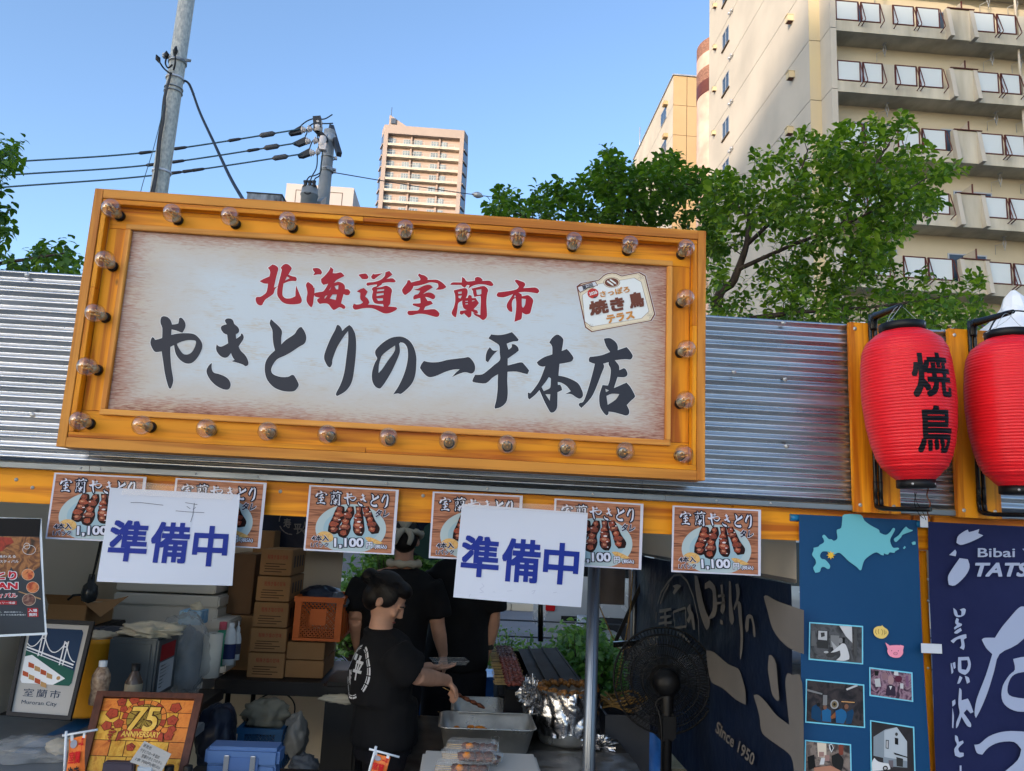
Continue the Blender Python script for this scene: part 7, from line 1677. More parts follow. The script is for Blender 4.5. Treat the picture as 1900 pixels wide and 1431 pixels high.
pack('upper clear pack of the pile at the back of the foam box lid', (.085, 3.06, .921), radians(-4), 1); pack('upper clear pack of the pile nearest the viewer on the foam box lid', (.07, 2.945, .921), radians(3), 2)
pack('lower clear pack of the pile nearest the viewer on the foam box lid', (.05, 2.92, .886), radians(-2), 3); pack('lower clear pack of the pile at the back of the foam box lid', (.10, 3.055, .886), radians(-7), 4)

# ---- foil wrapped pot
FOIL = mat('aluminium_foil', (176, 176, 178), rough=.26, metal=1.0, var=.1, vs=10, bump=.3, bs=16, dist=.02)
pc = ptz(1054, 1280, .975); PR_ = .138
pot = thing('sauce_pot', 'steel sauce pot wrapped in crumpled foil with a crusted brown rim', 'pot', (pc.x, pc.y, WT))
Mp = Matrix.Translation((pc.x, pc.y, 0))
mb = MB(); mb.lathe([(0, WT+.002), (PR_-.01, WT+.002), (PR_, WT+.02), (PR_, .97), (PR_-.006, .972), (PR_-.006, WT+.06), (0, WT+.06)], 36, Mp); mb.build('pot_body', TRAY, pot)
def crumple(amp, fr, seed): return lambda p: p*0
mb = MB()
def fo(u, v):
    a = radians(-200+250*u); z = .985-(.985-WT-.05)*v; n = Vector((cos(a)*2, sin(a)*2, z*6)); k = PR_+.008+.022*abs(mnoise.noise(Vector((n.x*1.3, n.y*1.3, n.z*2.0))))+.007*abs(mnoise.noise(Vector((n.x*2.4, n.y*2.4, n.z*4+3))))+.03*v*max(0, mnoise.noise(Vector((a*1.5, 0, 3))))
    z -= .05*v*mnoise.noise(Vector((a*2.2, 5, 0)))
    return Vector((pc.x+k*cos(a), pc.y+k*sin(a), z))
mb.grid(fo, 90, 36, False); mb.build('foil_wrap', FOIL, pot)
mb = MB()
for k in range(48):
    a = 2*pi*k/48; l = lump((pc.x+(PR_-.002)*cos(a), pc.y+(PR_-.002)*sin(a), .982+.008*sin(k*2.1)), (.016, .016, .014), k, .5, 8, 6, fr=3); mb.add(l.v, l.f, True)
tag(mb.build('sauce_crust', mat('burnt_sauce_crust', (150, 104, 52), rough=.35, var=.6, vs=40, c2=(40, 24, 14), bump=.8, bs=90, dist=.004), pot), kind='stuff')
mb = MB(); mb.lathe([(0, .935), (PR_-.008, .935)], 30, Mp); mb.build('sauce', mat('dark_sauce', (44, 24, 14), rough=.1, bump=.1), pot)
lf = lump((ptz(985, 1290, .93).x, ptz(985, 1290, .93).y, .93), (.05, .06, .075), 12, .8, 40, 26, fr=2.5); lf.sm = [False]*len(lf.f); tag(lf.build('foil_ball', FOIL), 'crumpled ball of foil beside the pot at the tray corner', 'foil')
p_ = ptz(1108, 1385, WT+.01); lf = lump((p_.x, p_.y, WT+.02), (.07, .045, .03), 17, .9, 44, 20, fr=3.5, zmin=WT+.001); lf.sm = [False]*len(lf.f); tag(lf.build('foil_scrap', FOIL), 'flattened scrap of foil at the foot of the grey pole', 'foil')
mb = MB(); mb.grid(lambda u, v: Vector((.30+.52*u, 3.36+.40*v, WT+.004+.008*mnoise.noise(Vector((u*7, v*6, 1))))), 30, 20, False); tag(mb.build('foil_sheet', mat('dull_foil', (140, 140, 140), rough=.4, metal=.8, var=.3, vs=8, bump=.4, bs=20)), 'dull foil sheet spread over the work table in front of the pot', 'foil')

# ---- charcoal grill with rows of skewers
gx0, gx1, gy0, gy1, gz = .265, .66, 4.12, 5.35, .93
gr = thing('charcoal_grill', 'long black charcoal grill lined with raw pork skewers behind the pot', 'grill', ((gx0+gx1)/2, (gy0+gy1)/2, 0))
GRM = mat('sooty_grill_steel', (20, 20, 23), rough=.8, metal=0, var=.4, vs=6, bump=.2)
mb = MB(); mb.box(gx0, gy0, .66, gx0+.012, gy1, gz); mb.box(gx1-.012, gy0, .66, gx1, gy1, gz+.0); mb.box(gx0+.012, gy0, .66, gx1-.012, gy0+.012, gz); mb.box(gx0+.012, gy1-.012, .66, gx1-.012, gy1, gz); mb.box(gx0+.012, gy0+.012, .66, gx1-.012, gy1-.012, .80); mb.build('fire_box', GRM, gr)
mb = MB(); mb.add([(gx0+.15, gy0-.02, gz+.012), (gx1+.01, gy0-.02, gz+.03), (gx1+.01, gy1, gz+.03), (gx0+.15, gy1, gz+.012)], [(0, 1, 2, 3)]); mb.add([(gx0+.15, gy0-.02, gz-.0), (gx1+.01, gy0-.02, gz-.0), (gx1+.01, gy0-.02, gz+.03), (gx0+.15, gy0-.02, gz+.012)], [(0, 1, 2, 3)]); mb.build('cover_plate', GRM, gr)
for k in range(3): mb = MB(); mb.bar((gx0+.22+k*.09, gy0-.02, gz+.028), (gx0+.22+k*.09, gy1, gz+.028), .012, .012); mb.build('rail', GRM, gr)
mb = MB(); mb.box(gx0-.03, gy0, .90, gx0-.001, gy1, .906); mb.build('side_ledge', GRM, gr)
for x in (gx0+.03, gx1-.03):
    for y in (gy0+.05, gy1-.05): mb = MB(); mb.tube([(x, y, .012), (x, y, .66)], .014, 8); mb.build('leg', GRM, gr)
for k in range(52):
    y = gy0+.02+k*.0235; raw = k < 34
    put((SKR if raw else SKG)[k % 3], 'skewer', 'raw pork skewers lined up along the near part of the grill' if raw else 'browning pork skewers lined up on the far part of the grill', 'skewer', (gx0-.055+random.uniform(-.006, .006), y, gz+.018+random.uniform(0, .004)), (k*1.7, radians(-2), radians(random.uniform(-3, 3))), 'raw pork skewers on the grill' if raw else 'browning skewers on the grill')

# ---- pedestal fan
fc = pt(1233, 1262, 3.6); FR = .226
fan = thing('pedestal_fan', 'black pedestal fan with wire guard standing before the navy tarpaulin', 'fan', (fc.x, fc.y, .012))
Mf = Matrix.Translation(fc) @ Matrix.Rotation(radians(172), 4, 'Z') @ Matrix.Rotation(pi/2+radians(3), 4, 'X')     # the fan blows away from the viewer
WIRE = mat('fan_wire', (10, 10, 12), rough=.6, bump=0)
mb = MB()
def prof(s, side): return (FR*s, (.055*(1-s**3.2)+.004)*side)
for side in (1, -1):
    for k in range(84):
        a = 2*pi*k/84; pts = []
        for j in range(6):
            s = .26+.74*j/5; r_, z_ = prof(s, side); aa = a+.22*(1-s)*side; pts.append(Mf @ Vector((r_*cos(aa), r_*sin(aa), z_)))
        mb.tube(pts, .0014, 4, cap=False)
o = mb.build('guard_wire', WIRE, fan); tag(o, kind='stuff')
for s in (1.0, .86, .66, .45):
    r_, z_ = prof(s, 1); mb = MB()
    for sd2 in (1, -1) if s < 1 else (1,):
        mb.tube([Mf @ Vector((r_*cos(2*pi*i/48), r_*sin(2*pi*i/48), z_*sd2)) for i in range(49)], .0026 if s < 1 else .005, 6, cap=False)
    mb.build('guard_ring', WIRE, fan)
mb = MB(); mb.lathe([(0, .062), (.055, .060), (.062, .052), (.062, .045)], 28, Mf); mb.build('guard_badge', BLACKP, fan)
mb = MB(); mb.lathe([(0, -.14), (.034, -.138), (.054, -.12), (.06, -.07), (.055, -.055), (0, -.055)], 24, Mf); mb.build('motor', BLACKP, fan)
for k in range(3):
    mb = MB(); a0 = 2*pi*k/3+.4
    def bl(u, v, a0=a0):
        r_ = .03+.165*u; a = a0+(v-.5)*(1.35-.35*u)+.5*u; return Mf @ Vector((r_*cos(a), r_*sin(a), .012-.035*(v-.5)))
    mb.grid(bl, 10, 6); mb.build('blade', mat('grey_blade', (52, 54, 58), rough=.3, Alpha=.55), fan)
mb = MB(); nk = Mf @ Vector((0, -.07, -.10)); mb.tube([Mf @ Vector((0, -.02, -.09)), nk, (nk.x, nk.y, fc.z-.16), (nk.x, nk.y, .06)], [.03, .028, .024, .017], 12); mb.build('stand_tube', BLACKP, fan)
mb = MB(); mb.cbox((nk.x, nk.y, fc.z-.17), (.07, .06, .11), bev=.01); mb.build('switch_box', BLACKP, fan)
mb = MB(); mb.lathe([(0, .05), (.05, .045), (.19, .02), (.2, 0)], 30, Matrix.Translation((nk.x, nk.y, .013))); mb.build('base', BLACKP, fan)
mb = MB(); mb.tube(crs([Mf @ Vector((0, -.05, -.12)), Vector((nk.x-.05, nk.y, fc.z-.08)), Vector((nk.x-.03, nk.y-.03, fc.z-.2)), Vector((nk.x-.035, nk.y-.03, .3)), Vector((nk.x-.02, nk.y-.02, .06))], 6), .004, 6); mb.build('cord', BLACKP, fan)
# grey bin behind the fan, hose coil
x0, x1, z0, z1 = bx(1122, 1328, 1205, 1440, 4.0)
gb = thing('grey_bin', 'dark grey open box bin between the grey pole and the fan', 'bin', ((x0+x1)/2, 4.1, .012))
mb = MB(); GB = mat('dark_grey_plastic', (58, 62, 70), rough=.45)
for a, b, c, d in ((x0, 4.0, x1, 4.012), (x0, 4.3, x1, 4.312), (x0, 4.012, x0+.012, 4.3), (x1-.012, 4.012, x1, 4.3)): mb.box(a, b, .02, c, d, z1)
mb.box(x0, 4.0, .012, x1, 4.312, .02); mb.build('bin_wall', GB, gb)
mb = MB()
for k in range(5):
    c = Vector(((x0+x1)/2+.02*sin(k*2), 4.15, z1+.012+.012*k)); mb.tube([c+Vector(((.10+.01*sin(k+i))*cos(2*pi*i/24), (.08)*sin(2*pi*i/24), .012*sin(i*.9+k))) for i in range(25)], .006, 6, cap=False)
tag(mb.build('rope_coil', mat('tan_rope', (150, 120, 72), rough=.9, var=.3, vs=60)), 'coil of tan rope lying on top of the dark grey bin', 'rope')

# ---- framed Muroran picture
def quad_thing(name, label, cat, cor, Ys, group=None):
    P = [pt(x, y, Y) for (x, y), Y in zip(cor, Ys)]; r = thing(name, label, cat, P[3], group=group)
    n = (P[1]-P[0]).cross(P[3]-P[0]).normalized()
    if n.y > 0: n = -n
    def f(off=0):
        def g(u, v): return (P[0]*(1-u)+P[1]*u)*(1-v)+(P[3]*(1-u)+P[2]*u)*v+n*off
        return g
    return r, f, n
def frame_bars(f, r, wu, wv, th, m, name='frame_bar'):
    for (u0, v0, u1, v1) in ((0, 0, 1, wv), (0, 1-wv, 1, 1), (0, wv, wu, 1-wv), (1-wu, wv, 1, 1-wv)):
        mb = MB(); pl = [(u0, v0), (u1, v0), (u1, v1), (u0, v1)]; mb.prism(pl, f(0), f(th)); mb.build(name, m, r)
mr_, mf, mn = quad_thing('framed_picture', 'black framed Muroran City picture of a white bridge and skewers', 'picture', [(48, 1149), (177, 1155), (133, 1338), (14, 1329)], (3.12, 3.12, 2.98, 2.98))
frame_bars(mf, mr_, .055, .04, .014, BLACKP)
IV = flat('print_ivory', (168, 165, 160)); NV = flat('print_navy', (30, 52, 80)); GN = flat('print_green', (32, 84, 72)); WHT = flat('print_white', (222, 224, 226)); RST = flat('print_rust', (168, 76, 44)); TN = flat('print_tan', (176, 138, 90))
def pshape(f, r, l, m, off, nm='print'): mb = MB(); mb.fill([l], f(off)); return mb.build(nm, m, r)
pshape(mf, mr_, [(.05, .035), (.95, .035), (.95, .965), (.05, .965)], IV, .003, 'mat_board')
pshape(mf, mr_, [(.13, .09), (.84, .09), (.87, .12), (.87, .64), (.84, .67), (.13, .67), (.1, .64), (.1, .12)], NV, .0045)
pshape(mf, mr_, [(.1, .32), (.87, .52), (.87, .64), (.84, .67), (.13, .67), (.1, .64)], GN, .0052)
pshape(mf, mr_, [(.10, .40), (.20, .38), (.76, .60), (.60, .67), (.13, .67), (.1, .64)], WHT, .0058)
for k in range(2):
    for j in range(4):
        cu, cv = .22+j*.1-k*.06, .485+j*.032+k*.09; pshape(mf, mr_, [(cu-.05, cv-.03), (cu+.04, cv-.01), (cu+.05, cv+.035), (cu-.04, cv+.02)], RST if j % 2 == 0 else TN, .0064)
pshape(mf, mr_, disc(.66, .60, .03, .02, 10), TN, .0064)
mb = MB()
def bl_(a, b, w=.008, off=.0066):
    d = Vector((b[0]-a[0], (b[1]-a[1])*1.4, 0)).normalized(); n = Vector((-d.y*w, d.x*w/1.4, 0)); mb.add([mf(off)(a[0]+n.x, a[1]+n.y), mf(off)(a[0]-n.x, a[1]-n.y), mf(off)(b[0]-n.x, b[1]-n.y), mf(off)(b[0]+n.x, b[1]+n.y)], [(0, 1, 2, 3)])
bl_((.1, .30), (.84, .46), .011); bl_((.1, .33), (.84, .49), .006)
for tx, ty in ((.32, .20), (.66, .28)):
    for dx in (-.02, .03): bl_((tx+dx, ty-.06), (tx+dx-.01, ty+.19), .009)
    bl_((tx-.02, ty), (tx+.03, ty)); bl_((tx-.02, ty-.04), (tx+.03, ty-.04))
for s, e, sag in (((.1, .26), (.32, .15), .10), ((.32, .15), (.66, .23), .19), ((.66, .23), (.85, .43), .06)):
    q = [(s[0]+(e[0]-s[0])*t, s[1]+(e[1]-s[1])*t+sag*4*t*(1-t)*.8) for t in [i/8 for i in range(9)]]
    for a, b in zip(q, q[1:]): bl_(a, b, .007, .0069)
mb.build('bridge_print', WHT, mr_)
mb = MB(); text_in(mb, '室蘭市', .18, .80, .74, .72, mf(.0045), spacing=1.3); mb.build('lettering', NV, mr_)
mb = MB(); text_in(mb, 'Muroran City', .18, .885, .72, .835, mf(.0045)); mb.build('lettering', NV, mr_)

# ---- 75 anniversary stained glass picture
an, af, _n = quad_thing('framed_picture', 'brown framed 75 anniversary picture in orange stained glass style with grapevines', 'picture', [(183, 1285), (379, 1290), (334, 1490), (135, 1480)], (2.98, 2.98, 2.80, 2.80))
frame_bars(af, an, .07, .055, .016, mat('brown_wood_frame', (92, 52, 34), rough=.4, var=.3, vs=9, stretch=(6, 6, 1)))
AMB = print_mat('amber_glass', [(178, 108, 24), (214, 152, 44), (228, 176, 66), (196, 124, 34)], scale=30); AMB2 = print_mat('orange_glass', [(190, 92, 24), (222, 132, 50), (206, 110, 34)], scale=30); RUS = print_mat('rust_glass', [(120, 40, 20), (176, 66, 34), (150, 52, 26)], scale=40); OLV = print_mat('olive_glass', [(120, 96, 24), (160, 130, 44), (140, 112, 34)], scale=40); LEAD = flat('lead_line', (70, 34, 20)); YEL = print_mat('yellow_glass', [(220, 170, 60), (236, 196, 96)], scale=40)
pshape(af, an, [(.06, .05), (.94, .05), (.94, .95), (.06, .95)], LEAD, .003, 'backing')
r_ = rng(77)
vr = [.06, .19, .33, .47, .62, .78, .945]
for i in range(6):
    us = [.065]; 
    while us[-1] < .8: us.append(us[-1]+r_.uniform(.13, .24))
    us[-1] = .935
    for a, b in zip(us, us[1:]): pshape(af, an, [(a+.004, vr[i]+.003), (b-.004, vr[i]+.003), (b-.004, vr[i+1]-.003), (a+.004, vr[i+1]-.003)], AMB2 if (a < .1 or b > .9) and r_.random() < .6 else AMB, .0042, 'glass_piece')
af2 = lambda off=0: (lambda u, v: af(off)(.49+(u-.525)*.84, v*.78))
C_ = (.525, .335)
def arc(cx, cy, r0, r1, a0, a1, n=6): return [(cx+r0*cos(a0+(a1-a0)*i/n), cy+r0*.98*sin(a0+(a1-a0)*i/n)) for i in range(n+1)]+[(cx+r1*cos(a1-(a1-a0)*i/n), cy+r1*.98*sin(a1-(a1-a0)*i/n)) for i in range(n+1)]
pshape(af2, an, disc(*C_, .252, .247, 40), LEAD, .0050)
for k in range(18):
    a = 2*pi*k/18; pshape(af2, an, arc(*C_, .246, .196, a+.02, a+2*pi/18-.02), AMB2 if k % 3 else RUS, .0056, 'glass_piece')
for k in range(14):
    a = 2*pi*k/14; pshape(af2, an, arc(*C_, .190, .12, a+.03, a+2*pi/14-.03), OLV, .0056, 'glass_piece'); pshape(af2, an, arc(*C_, .112, .01, a+.05, a+2*pi/14-.05), OLV, .0057, 'glass_piece')
mb = MB(); text_in(mb, '75', .355, .50, .70, .17, af2(.0066), off=.04, shear=.12); mb.build('numeral_outline', LEAD, an)
mb = MB(); text_in(mb, '75', .368, .488, .688, .182, af2(.0078), off=.018, shear=.12); mb.build('numeral', YEL, an)
rib = [(.285, .50), (.35, .47), (.50, .455), (.66, .47), (.775, .50), (.79, .60), (.74, .585), (.62, .56), (.50, .555), (.38, .565), (.30, .595), (.27, .62)]
pshape(af2, an, bsc(rib, 1.04, .53, .53), LEAD, .0070); pshape(af2, an, rib, RUS, .0076)
mb = MB(); text_in(mb, 'ANNIVERSARY', .315, .560, .745, .490, af2(.0086), off=.03, shear=.1); mb.build('lettering', YEL, an)
def vine(cu, cv, s, a0):
    q = []
    for i in range(10):
        a = a0+2*pi*i/10; rr_ = s*(1 if i % 2 == 0 else .80); q.append((cu+rr_*cos(a), cv+rr_*sin(a)))
    pshape(af2, an, bsc(q, 1.12, cu, cv), LEAD, .0060); pshape(af2, an, q, RUS, .0064, 'vine_leaf')
    for i in range(3): a = a0+2*pi*(i*2)/10; pshape(af2, an, [(cu-.002, cv), (cu+.003, cv), (cu+s*.8*cos(a), cv+s*.8*sin(a))], LEAD, .0067)
for cu, cv, s in ((.235, .125, .055), (.37, .09, .06), (.275, .215, .045), (.16, .275, .07), (.255, .40, .06), (.13, .43, .06), (.85, .18, .065), (.845, .34, .065), (.86, .45, .05), (.84, .53, .06), (.45, .68, .05)): vine(cu, cv, s, r_.uniform(0, 1))
for cu, cv in ((.20, .47), (.185, .505), (.215, .51), (.18, .54), (.205, .545), (.235, .5), (.195, .575), (.20, .61)): pshape(af2, an, disc(cu, cv, .019, .016, 10), LEAD, .0068); pshape(af2, an, disc(cu, cv, .015, .012, 10), RUS, .0072)
# price card, little flags
pcd, pf_, _n = quad_thing('price_card', 'small white tilted price card for the bottled sauce leaning before the anniversary picture', 'price card', [(268, 1375), (318, 1399), (299, 1434), (241, 1414)], (2.76, 2.76, 2.74, 2.74))
mb = MB(); mb.prism([(0, 0), (1, 0), (1, 1), (0, 1)], pf_(0), pf_(.002)); mb.build('card', IV, pcd)
INK2 = flat('card_ink', (40, 40, 44))
mb = MB()
for s, u0, v0, u1, v1 in (('新発売', .06, .24, .34, .08), ('やきとりの一平 監修', .06, .46, .72, .30), ('室蘭やきとりのタレ', .2, .66, .9, .50), ('1本 700円(税込)', .1, .9, .9, .72)): text_in(mb, s, u0, v0, u1, v1, pf_(.0026))
mb.build('lettering', INK2, pcd)
mb = MB(); a = pf_(0)(.5, 1.0); mb.cbox((a.x, a.y+.012, a.z-.01), (.05, .03, .03), bev=.004); mb.build('clip_stand', mat('clear_acrylic', (170, 180, 190), rough=.1, bump=0), pcd)
FLG = print_mat('flag_orange', [(196, 86, 30), (220, 116, 48), (206, 98, 38)], scale=20); RLT = flat('flag_red', (186, 24, 30))
WPL = mat('white_plastic', (214, 218, 222), rough=.4, bump=0)
def flag(label, pole, bar_, fl, Y, seed):
    r = thing('table_flag', label, 'flag', pt(*pole[1], Y), group='little table flags')
    mb = MB(); mb.tube([pt(*pole[0], Y), pt(*pole[1], Y)], .0045, 8); mb.build('pole', WPL, r)
    mb = MB(); mb.tube([pt(*bar_[0], Y), pt(*bar_[1], Y)], .0035, 8); mb.build('crossbar', WPL, r)
    P = [pt(*q, Y) for q in fl]
    def f(off): return lambda u, v: (P[0]*(1-u)+P[1]*u)*(1-v)+(P[3]*(1-u)+P[2]*u)*v+Vector((0, -off+.004*sin(v*5+u*3), 0))
    mb = MB(); mb.grid(f(0), 6, 12); mb.build('flag_cloth', FLG, r)
    mb = MB()
    for u in (.08, .78): mb.grid(lambda a, b: (f(.0005)(u+.16*a, -.10+.16*b)), 1, 1)
    mb.build('hanging_loop', WPL, r)
    mb = MB(); mb.fill([disc(.3, .14, .2, .10, 16)], f(.0045)); mb.build('emblem', flat('flag_grey', (150, 150, 160)), r)
    for s, u0, v0, u1, v1, m in (('一平', .60, .30, .92, .04, RLT), ('室蘭', .1, .58, .8, .30, RLT), ('やき', .12, .92, .75, .64, INK2)):
        mb = MB(); text_in(mb, s, u0, v1, u1, v0, lambda x, y: f(.006)(x, v1+v0-y), off=.03); mb.build('lettering', m, r)
    return r
flag('tiny orange flag on a white pole leaning before the anniversary picture', ((123, 1357), (119, 1445)), ((116, 1365), (181, 1354)), [(128, 1372), (160, 1364), (156, 1450), (122, 1450)], 2.72, 1)
flag('tiny orange flag on a white pole in front of the nearest worker', ((698, 1385), (680, 1450)), ((685, 1390), (741, 1405)), [(692, 1398), (724, 1406), (712, 1450), (684, 1446)], 2.74, 2)
# blue cooler box
CB = mat('cooler_blue', (78, 110, 158), rough=.4, var=.06, vs=6, bump=.05)
x0, x1, z0, z1 = bx(374, 1388, 514, 1500, 2.92)
cb2 = thing('cooler_box', 'light blue cooler box with two chrome latches at the counter front', 'cooler box', ((x0+x1)/2, 3.05, .8))
mb = MB(); mb.cbox(((x0+x1)/2, 2.97, .84), (x1-x0-.02, .085, .10), bev=.008); mb.build('tub', CB, cb2)
mb = MB(); zt5 = z1; mb.cbox(((x0+x1)/2, 2.97, (zt5+.88)/2), (x1-x0, .10, zt5-.88), bev=.012); lid_ = mb.build('lid', CB, cb2)
mb = MB(); mb.cbox(((x0+x1)/2, 2.919, (zt5+.865)/2-.012), ((x1-x0)*.46, .004, (zt5-.865)*.55), bev=.0015); mb.build('recess_panel', mat('cooler_blue_dark', (74, 106, 158), rough=.4), lid_)
for s in (.31, .66):
    x = x0+(x1-x0)*s; mb = MB(); mb.cbox((x, 2.914, z1-.05), (.018, .008, .055), bev=.002); mb.build('latch', mat('chrome', (210, 210, 212), rough=.12, metal=1, bump=0), cb2)
# tin can 18 l
x0, x1, z0, z1 = bx(196, 1184, 288, 1300, 3.35)
tc_ = thing('oil_can', 'square grey 18 litre metal can with a cloth on top', 'can', ((x0+x1)/2, 3.47, z0))
TIN = mat('tin_can', (86, 94, 100), rough=.4, metal=.5, var=.2, vs=5, bump=.08)
mb = MB(); mb.cbox(((x0+x1)/2, 3.47, (z0+z1)/2), (x1-x0, .24, z1-z0), bev=.008); mb.build('can_body', TIN, tc_)
mb = MB(); mb.cbox(((x0+x1)/2, 3.348, (z0+z1)/2), (x1-x0-.05, .006, z1-z0-.04), bev=.002); mb.build('pressed_panel', TIN, tc_)
mb = MB(); g_ = lambda u, v: Vector((x1+.001, 3.37+.2*u, z1-.03-(z1-z0-.04)*v))
mb.add([g_(.1, .0), g_(.9, .0), g_(.9, .32), g_(.1, .32)], [(0, 1, 2, 3)]); mb.build('red_label', flat('label_red', (150, 30, 36)), tc_)
mb = MB(); mb.add([g_(.1, .35), g_(.9, .35), g_(.9, .95), g_(.1, .95)], [(0, 1, 2, 3)]); mb.build('white_label', flat('label_white', (170, 172, 176)), tc_)
mb = MB()
for k in range(7): mb.add([g_(.18, .42+k*.07), g_(.18+.5*random.random()+.1, .42+k*.07), g_(.3, .445+k*.07), g_(.18, .445+k*.07)], [(0, 1, 2, 3)])
mb.build('label_print', INK2, tc_)
tag(lump(((x0+x1)/2+.03, 3.44, z1+.022), (.115, .09, .028), 31, .55, 44, 22, fr=3).build('cloth', CLOTHW), 'crumpled cream cloth lying on the square metal can', 'cloth')
x, _, z, _ = bx(168, 1150, 200, 1182, 3.6)
tag(lump((pt(205, 1172, 3.75).x, 3.75, pt(205, 1172, 3.75).z), (.13, .1, .02), 41, .4, 24, 12).build('black_bag', BAGD), 'flat dark bag behind the cloth on the metal can', 'bag')
# plastic bag, roll, bottles
tag(lump((pt(338, 1222, 3.75).x, 3.75, pt(338, 1222, 3.75).z), (.115, .13, .20), 51, .28, 50, 40, fr=1.8).build('plastic_bag', PBAG), 'big translucent plastic bag standing beside the metal can', 'bag')
tag(lump((pt(345, 1225, 3.78).x, 3.80, pt(345, 1230, 3.78).z), (.08, .09, .14), 52, .3, 24, 16).build('bag_contents', BAGG), 'grey bundle inside the translucent plastic bag', 'bundle')
def lathe_thing(name, label, cat, px, pyb, Y, parts, group=None):
    b_ = pt(px, pyb, Y); r = thing(name, label, cat, b_, group=group)
    for nm, prof_, m in parts:
        mb = MB(); mb.lathe(prof_, 20); mb.build(nm, m, r, loc=(0, 0, 0))
    return r
lathe_thing('paper_roll', 'white paper towel roll between the plastic bag and the detergent bottles', 'paper roll', 388, 1256, 3.8, [('roll', [(.012, .19), (.042, .19), (.042, 0), (0, 0)], mat('kitchen_paper', (204, 200, 190), rough=.9, bump=.3, bs=120))])
GRB = mat('green_bottle', (60, 140, 110), rough=.3, bump=0); PKB = mat('pink_cap', (190, 80, 96), rough=.3, bump=0)
lathe_thing('bottle', 'green detergent bottle with a pink cap behind the paper roll', 'bottle', 406, 1236, 4.0, [('bottle_body', [(0, 0), (.03, .002), (.032, .12), (.026, .155), (.014, .17)], GRB), ('cap', [(.018, .17), (.018, .205), (0, .207)], PKB)])
lathe_thing('bottle', 'white handled bottle between the green bottle and the slim one', 'bottle', 422, 1234, 4.0, [('bottle_body', [(0, 0), (.03, .002), (.03, .12), (.022, .16), (.012, .175)], WPL), ('cap', [(.014, .175), (.014, .195), (0, .196)], WPL), ('label', [(.0305, .03), (.0305, .10)], flat('label_navy', (40, 50, 90)))])
lathe_thing('bottle', 'slim white squeeze bottle with a nozzle at the end of the side table', 'bottle', 436, 1225, 4.1, [('bottle_body', [(0, 0), (.02, .002), (.02, .10), (.014, .125), (.009, .135)], WPL), ('nozzle', [(.011, .135), (.009, .155), (.003, .165), (.0025, .185), (0, .186)], WPL), ('label', [(.0205, .03), (.0205, .08)], flat('label_dark', (60, 64, 80)))])
lathe_thing('bottle', 'clear bottle with white cap behind the anniversary picture', 'bottle', 181, 1308, 3.1, [('bottle_body', [(0, 0), (.031, .003), (.033, .02), (.029, .05), (.033, .08), (.031, .105), (.02, .128), (.013, .135)], mat('tan_pet_bottle', (176, 150, 124), rough=.2, var=.5, vs=70, c2=(110, 84, 70), bump=.2)), ('cap', [(.0145, .135), (.0145, .155), (0, .156)], WPL)])
lathe_thing('bottle', 'dark capped sauce bottle peeking over the anniversary picture', 'bottle', 243, 1312, 3.15, [('bottle_body', [(0, 0), (.03, .003), (.031, .09), (.016, .12), (.012, .13)], mat('sauce_bottle', (78, 66, 58), rough=.12, bump=0)), ('cap', [(.0155, .13), (.0155, .155), (0, .156)], BLACKP), ('label', [(.0315, .04), (.0315, .085)], flat('label_cream', (150, 138, 116)))])
for k, px in enumerate((308, 343)): lathe_thing('bottle', ('black capped bottle top just beside the small price card', 'black capped bottle top at the lower corner of the anniversary frame')[k], 'bottle', px, 1478, 2.78, [('cap', [(.0, .095), (.014, .094), (.015, .09), (.015, .03)], BLACKP), ('bottle_body', [(.015, .03), (.016, 0), (0, 0)], MATS['sauce_bottle'])])
q0, q1 = pt(187, 1417, 2.73), pt(245, 1414, 2.73); mb = MB(); mb.cbox(((q0.x+q1.x)/2, 2.76, q0.z-.03), (q1.x-q0.x, .03, .06), bev=.004); tag(mb.build('dark_pouch', mat('purple_grey_pouch', (62, 56, 70), rough=.5)), 'purple grey pouch at the foot of the anniversary picture', 'pouch')
# yellow bucket, tissue box, lamp
YB_ = mat('yellow_bucket', (206, 142, 30), rough=.45); b_ = pt(162, 1330, 3.5)
lathe_thing('bucket', 'tall yellow bucket partly hidden behind the Muroran picture', 'bucket', 160, 1325, 3.45, [('bucket_wall', [(0, 0), (.085, .002), (.098, .28), (.104, .285), (.104, .305), (.096, .305), (.09, .01)], YB_)])
tag(lump(b_+Vector((.0, 0, .32)), (.06, .06, .02), 61, .5).build('white_cloth', CLOTHW), 'white cloth lying in the top of the yellow bucket', 'cloth')
x0, x1, z0, z1 = bx(331, 1134, 372, 1160, 4.0); t_ = thing('tissue_box', 'pale blue tissue box above the plastic bag', 'tissue box', (x0, 4.0, z0)); mb = MB(); mb.cbox(((x0+x1)/2, 4.06, (z0+z1)/2), (x1-x0, .12, z1-z0), bev=.003); mb.build('carton', mat('tissue_blue', (110, 160, 196), rough=.6, c2=(190, 210, 220), vs=30), t_); lump(((x0+x1)/2+.01, 4.06, z1+.012), (.03, .02, .022), 71, .6, 14, 9).build('tissue', CLOTHW, t_)
pl = pt(166, 1102, 3.7); t_ = thing('clamp_lamp', 'dark clamp lamp hanging on its cord over the opened carton', 'lamp', pl)
mb = MB(); mb.lathe([(.012, .085), (.016, .05), (.03, .035), (.036, .0), (.03, -.03), (0, -.042)], 18); mb.build('lamp_body', mat('smoky_lamp', (40, 44, 48), rough=.2, bump=0), t_, loc=(0, 0, 0))
mb = MB(); mb.tube(crs([pl+Vector((0, 0, .08)), pt(175, 1060, 3.7), pt(190, 1000, 3.7), pt(203, 940, 3.7)], 5), .004, 6); mb.tube(crs([pl+Vector((0, 0, .07)), pt(172, 1068, 3.68), pt(186, 1005, 3.68)], 5), .003, 6); mb.build('cord', BLACKP, t_)
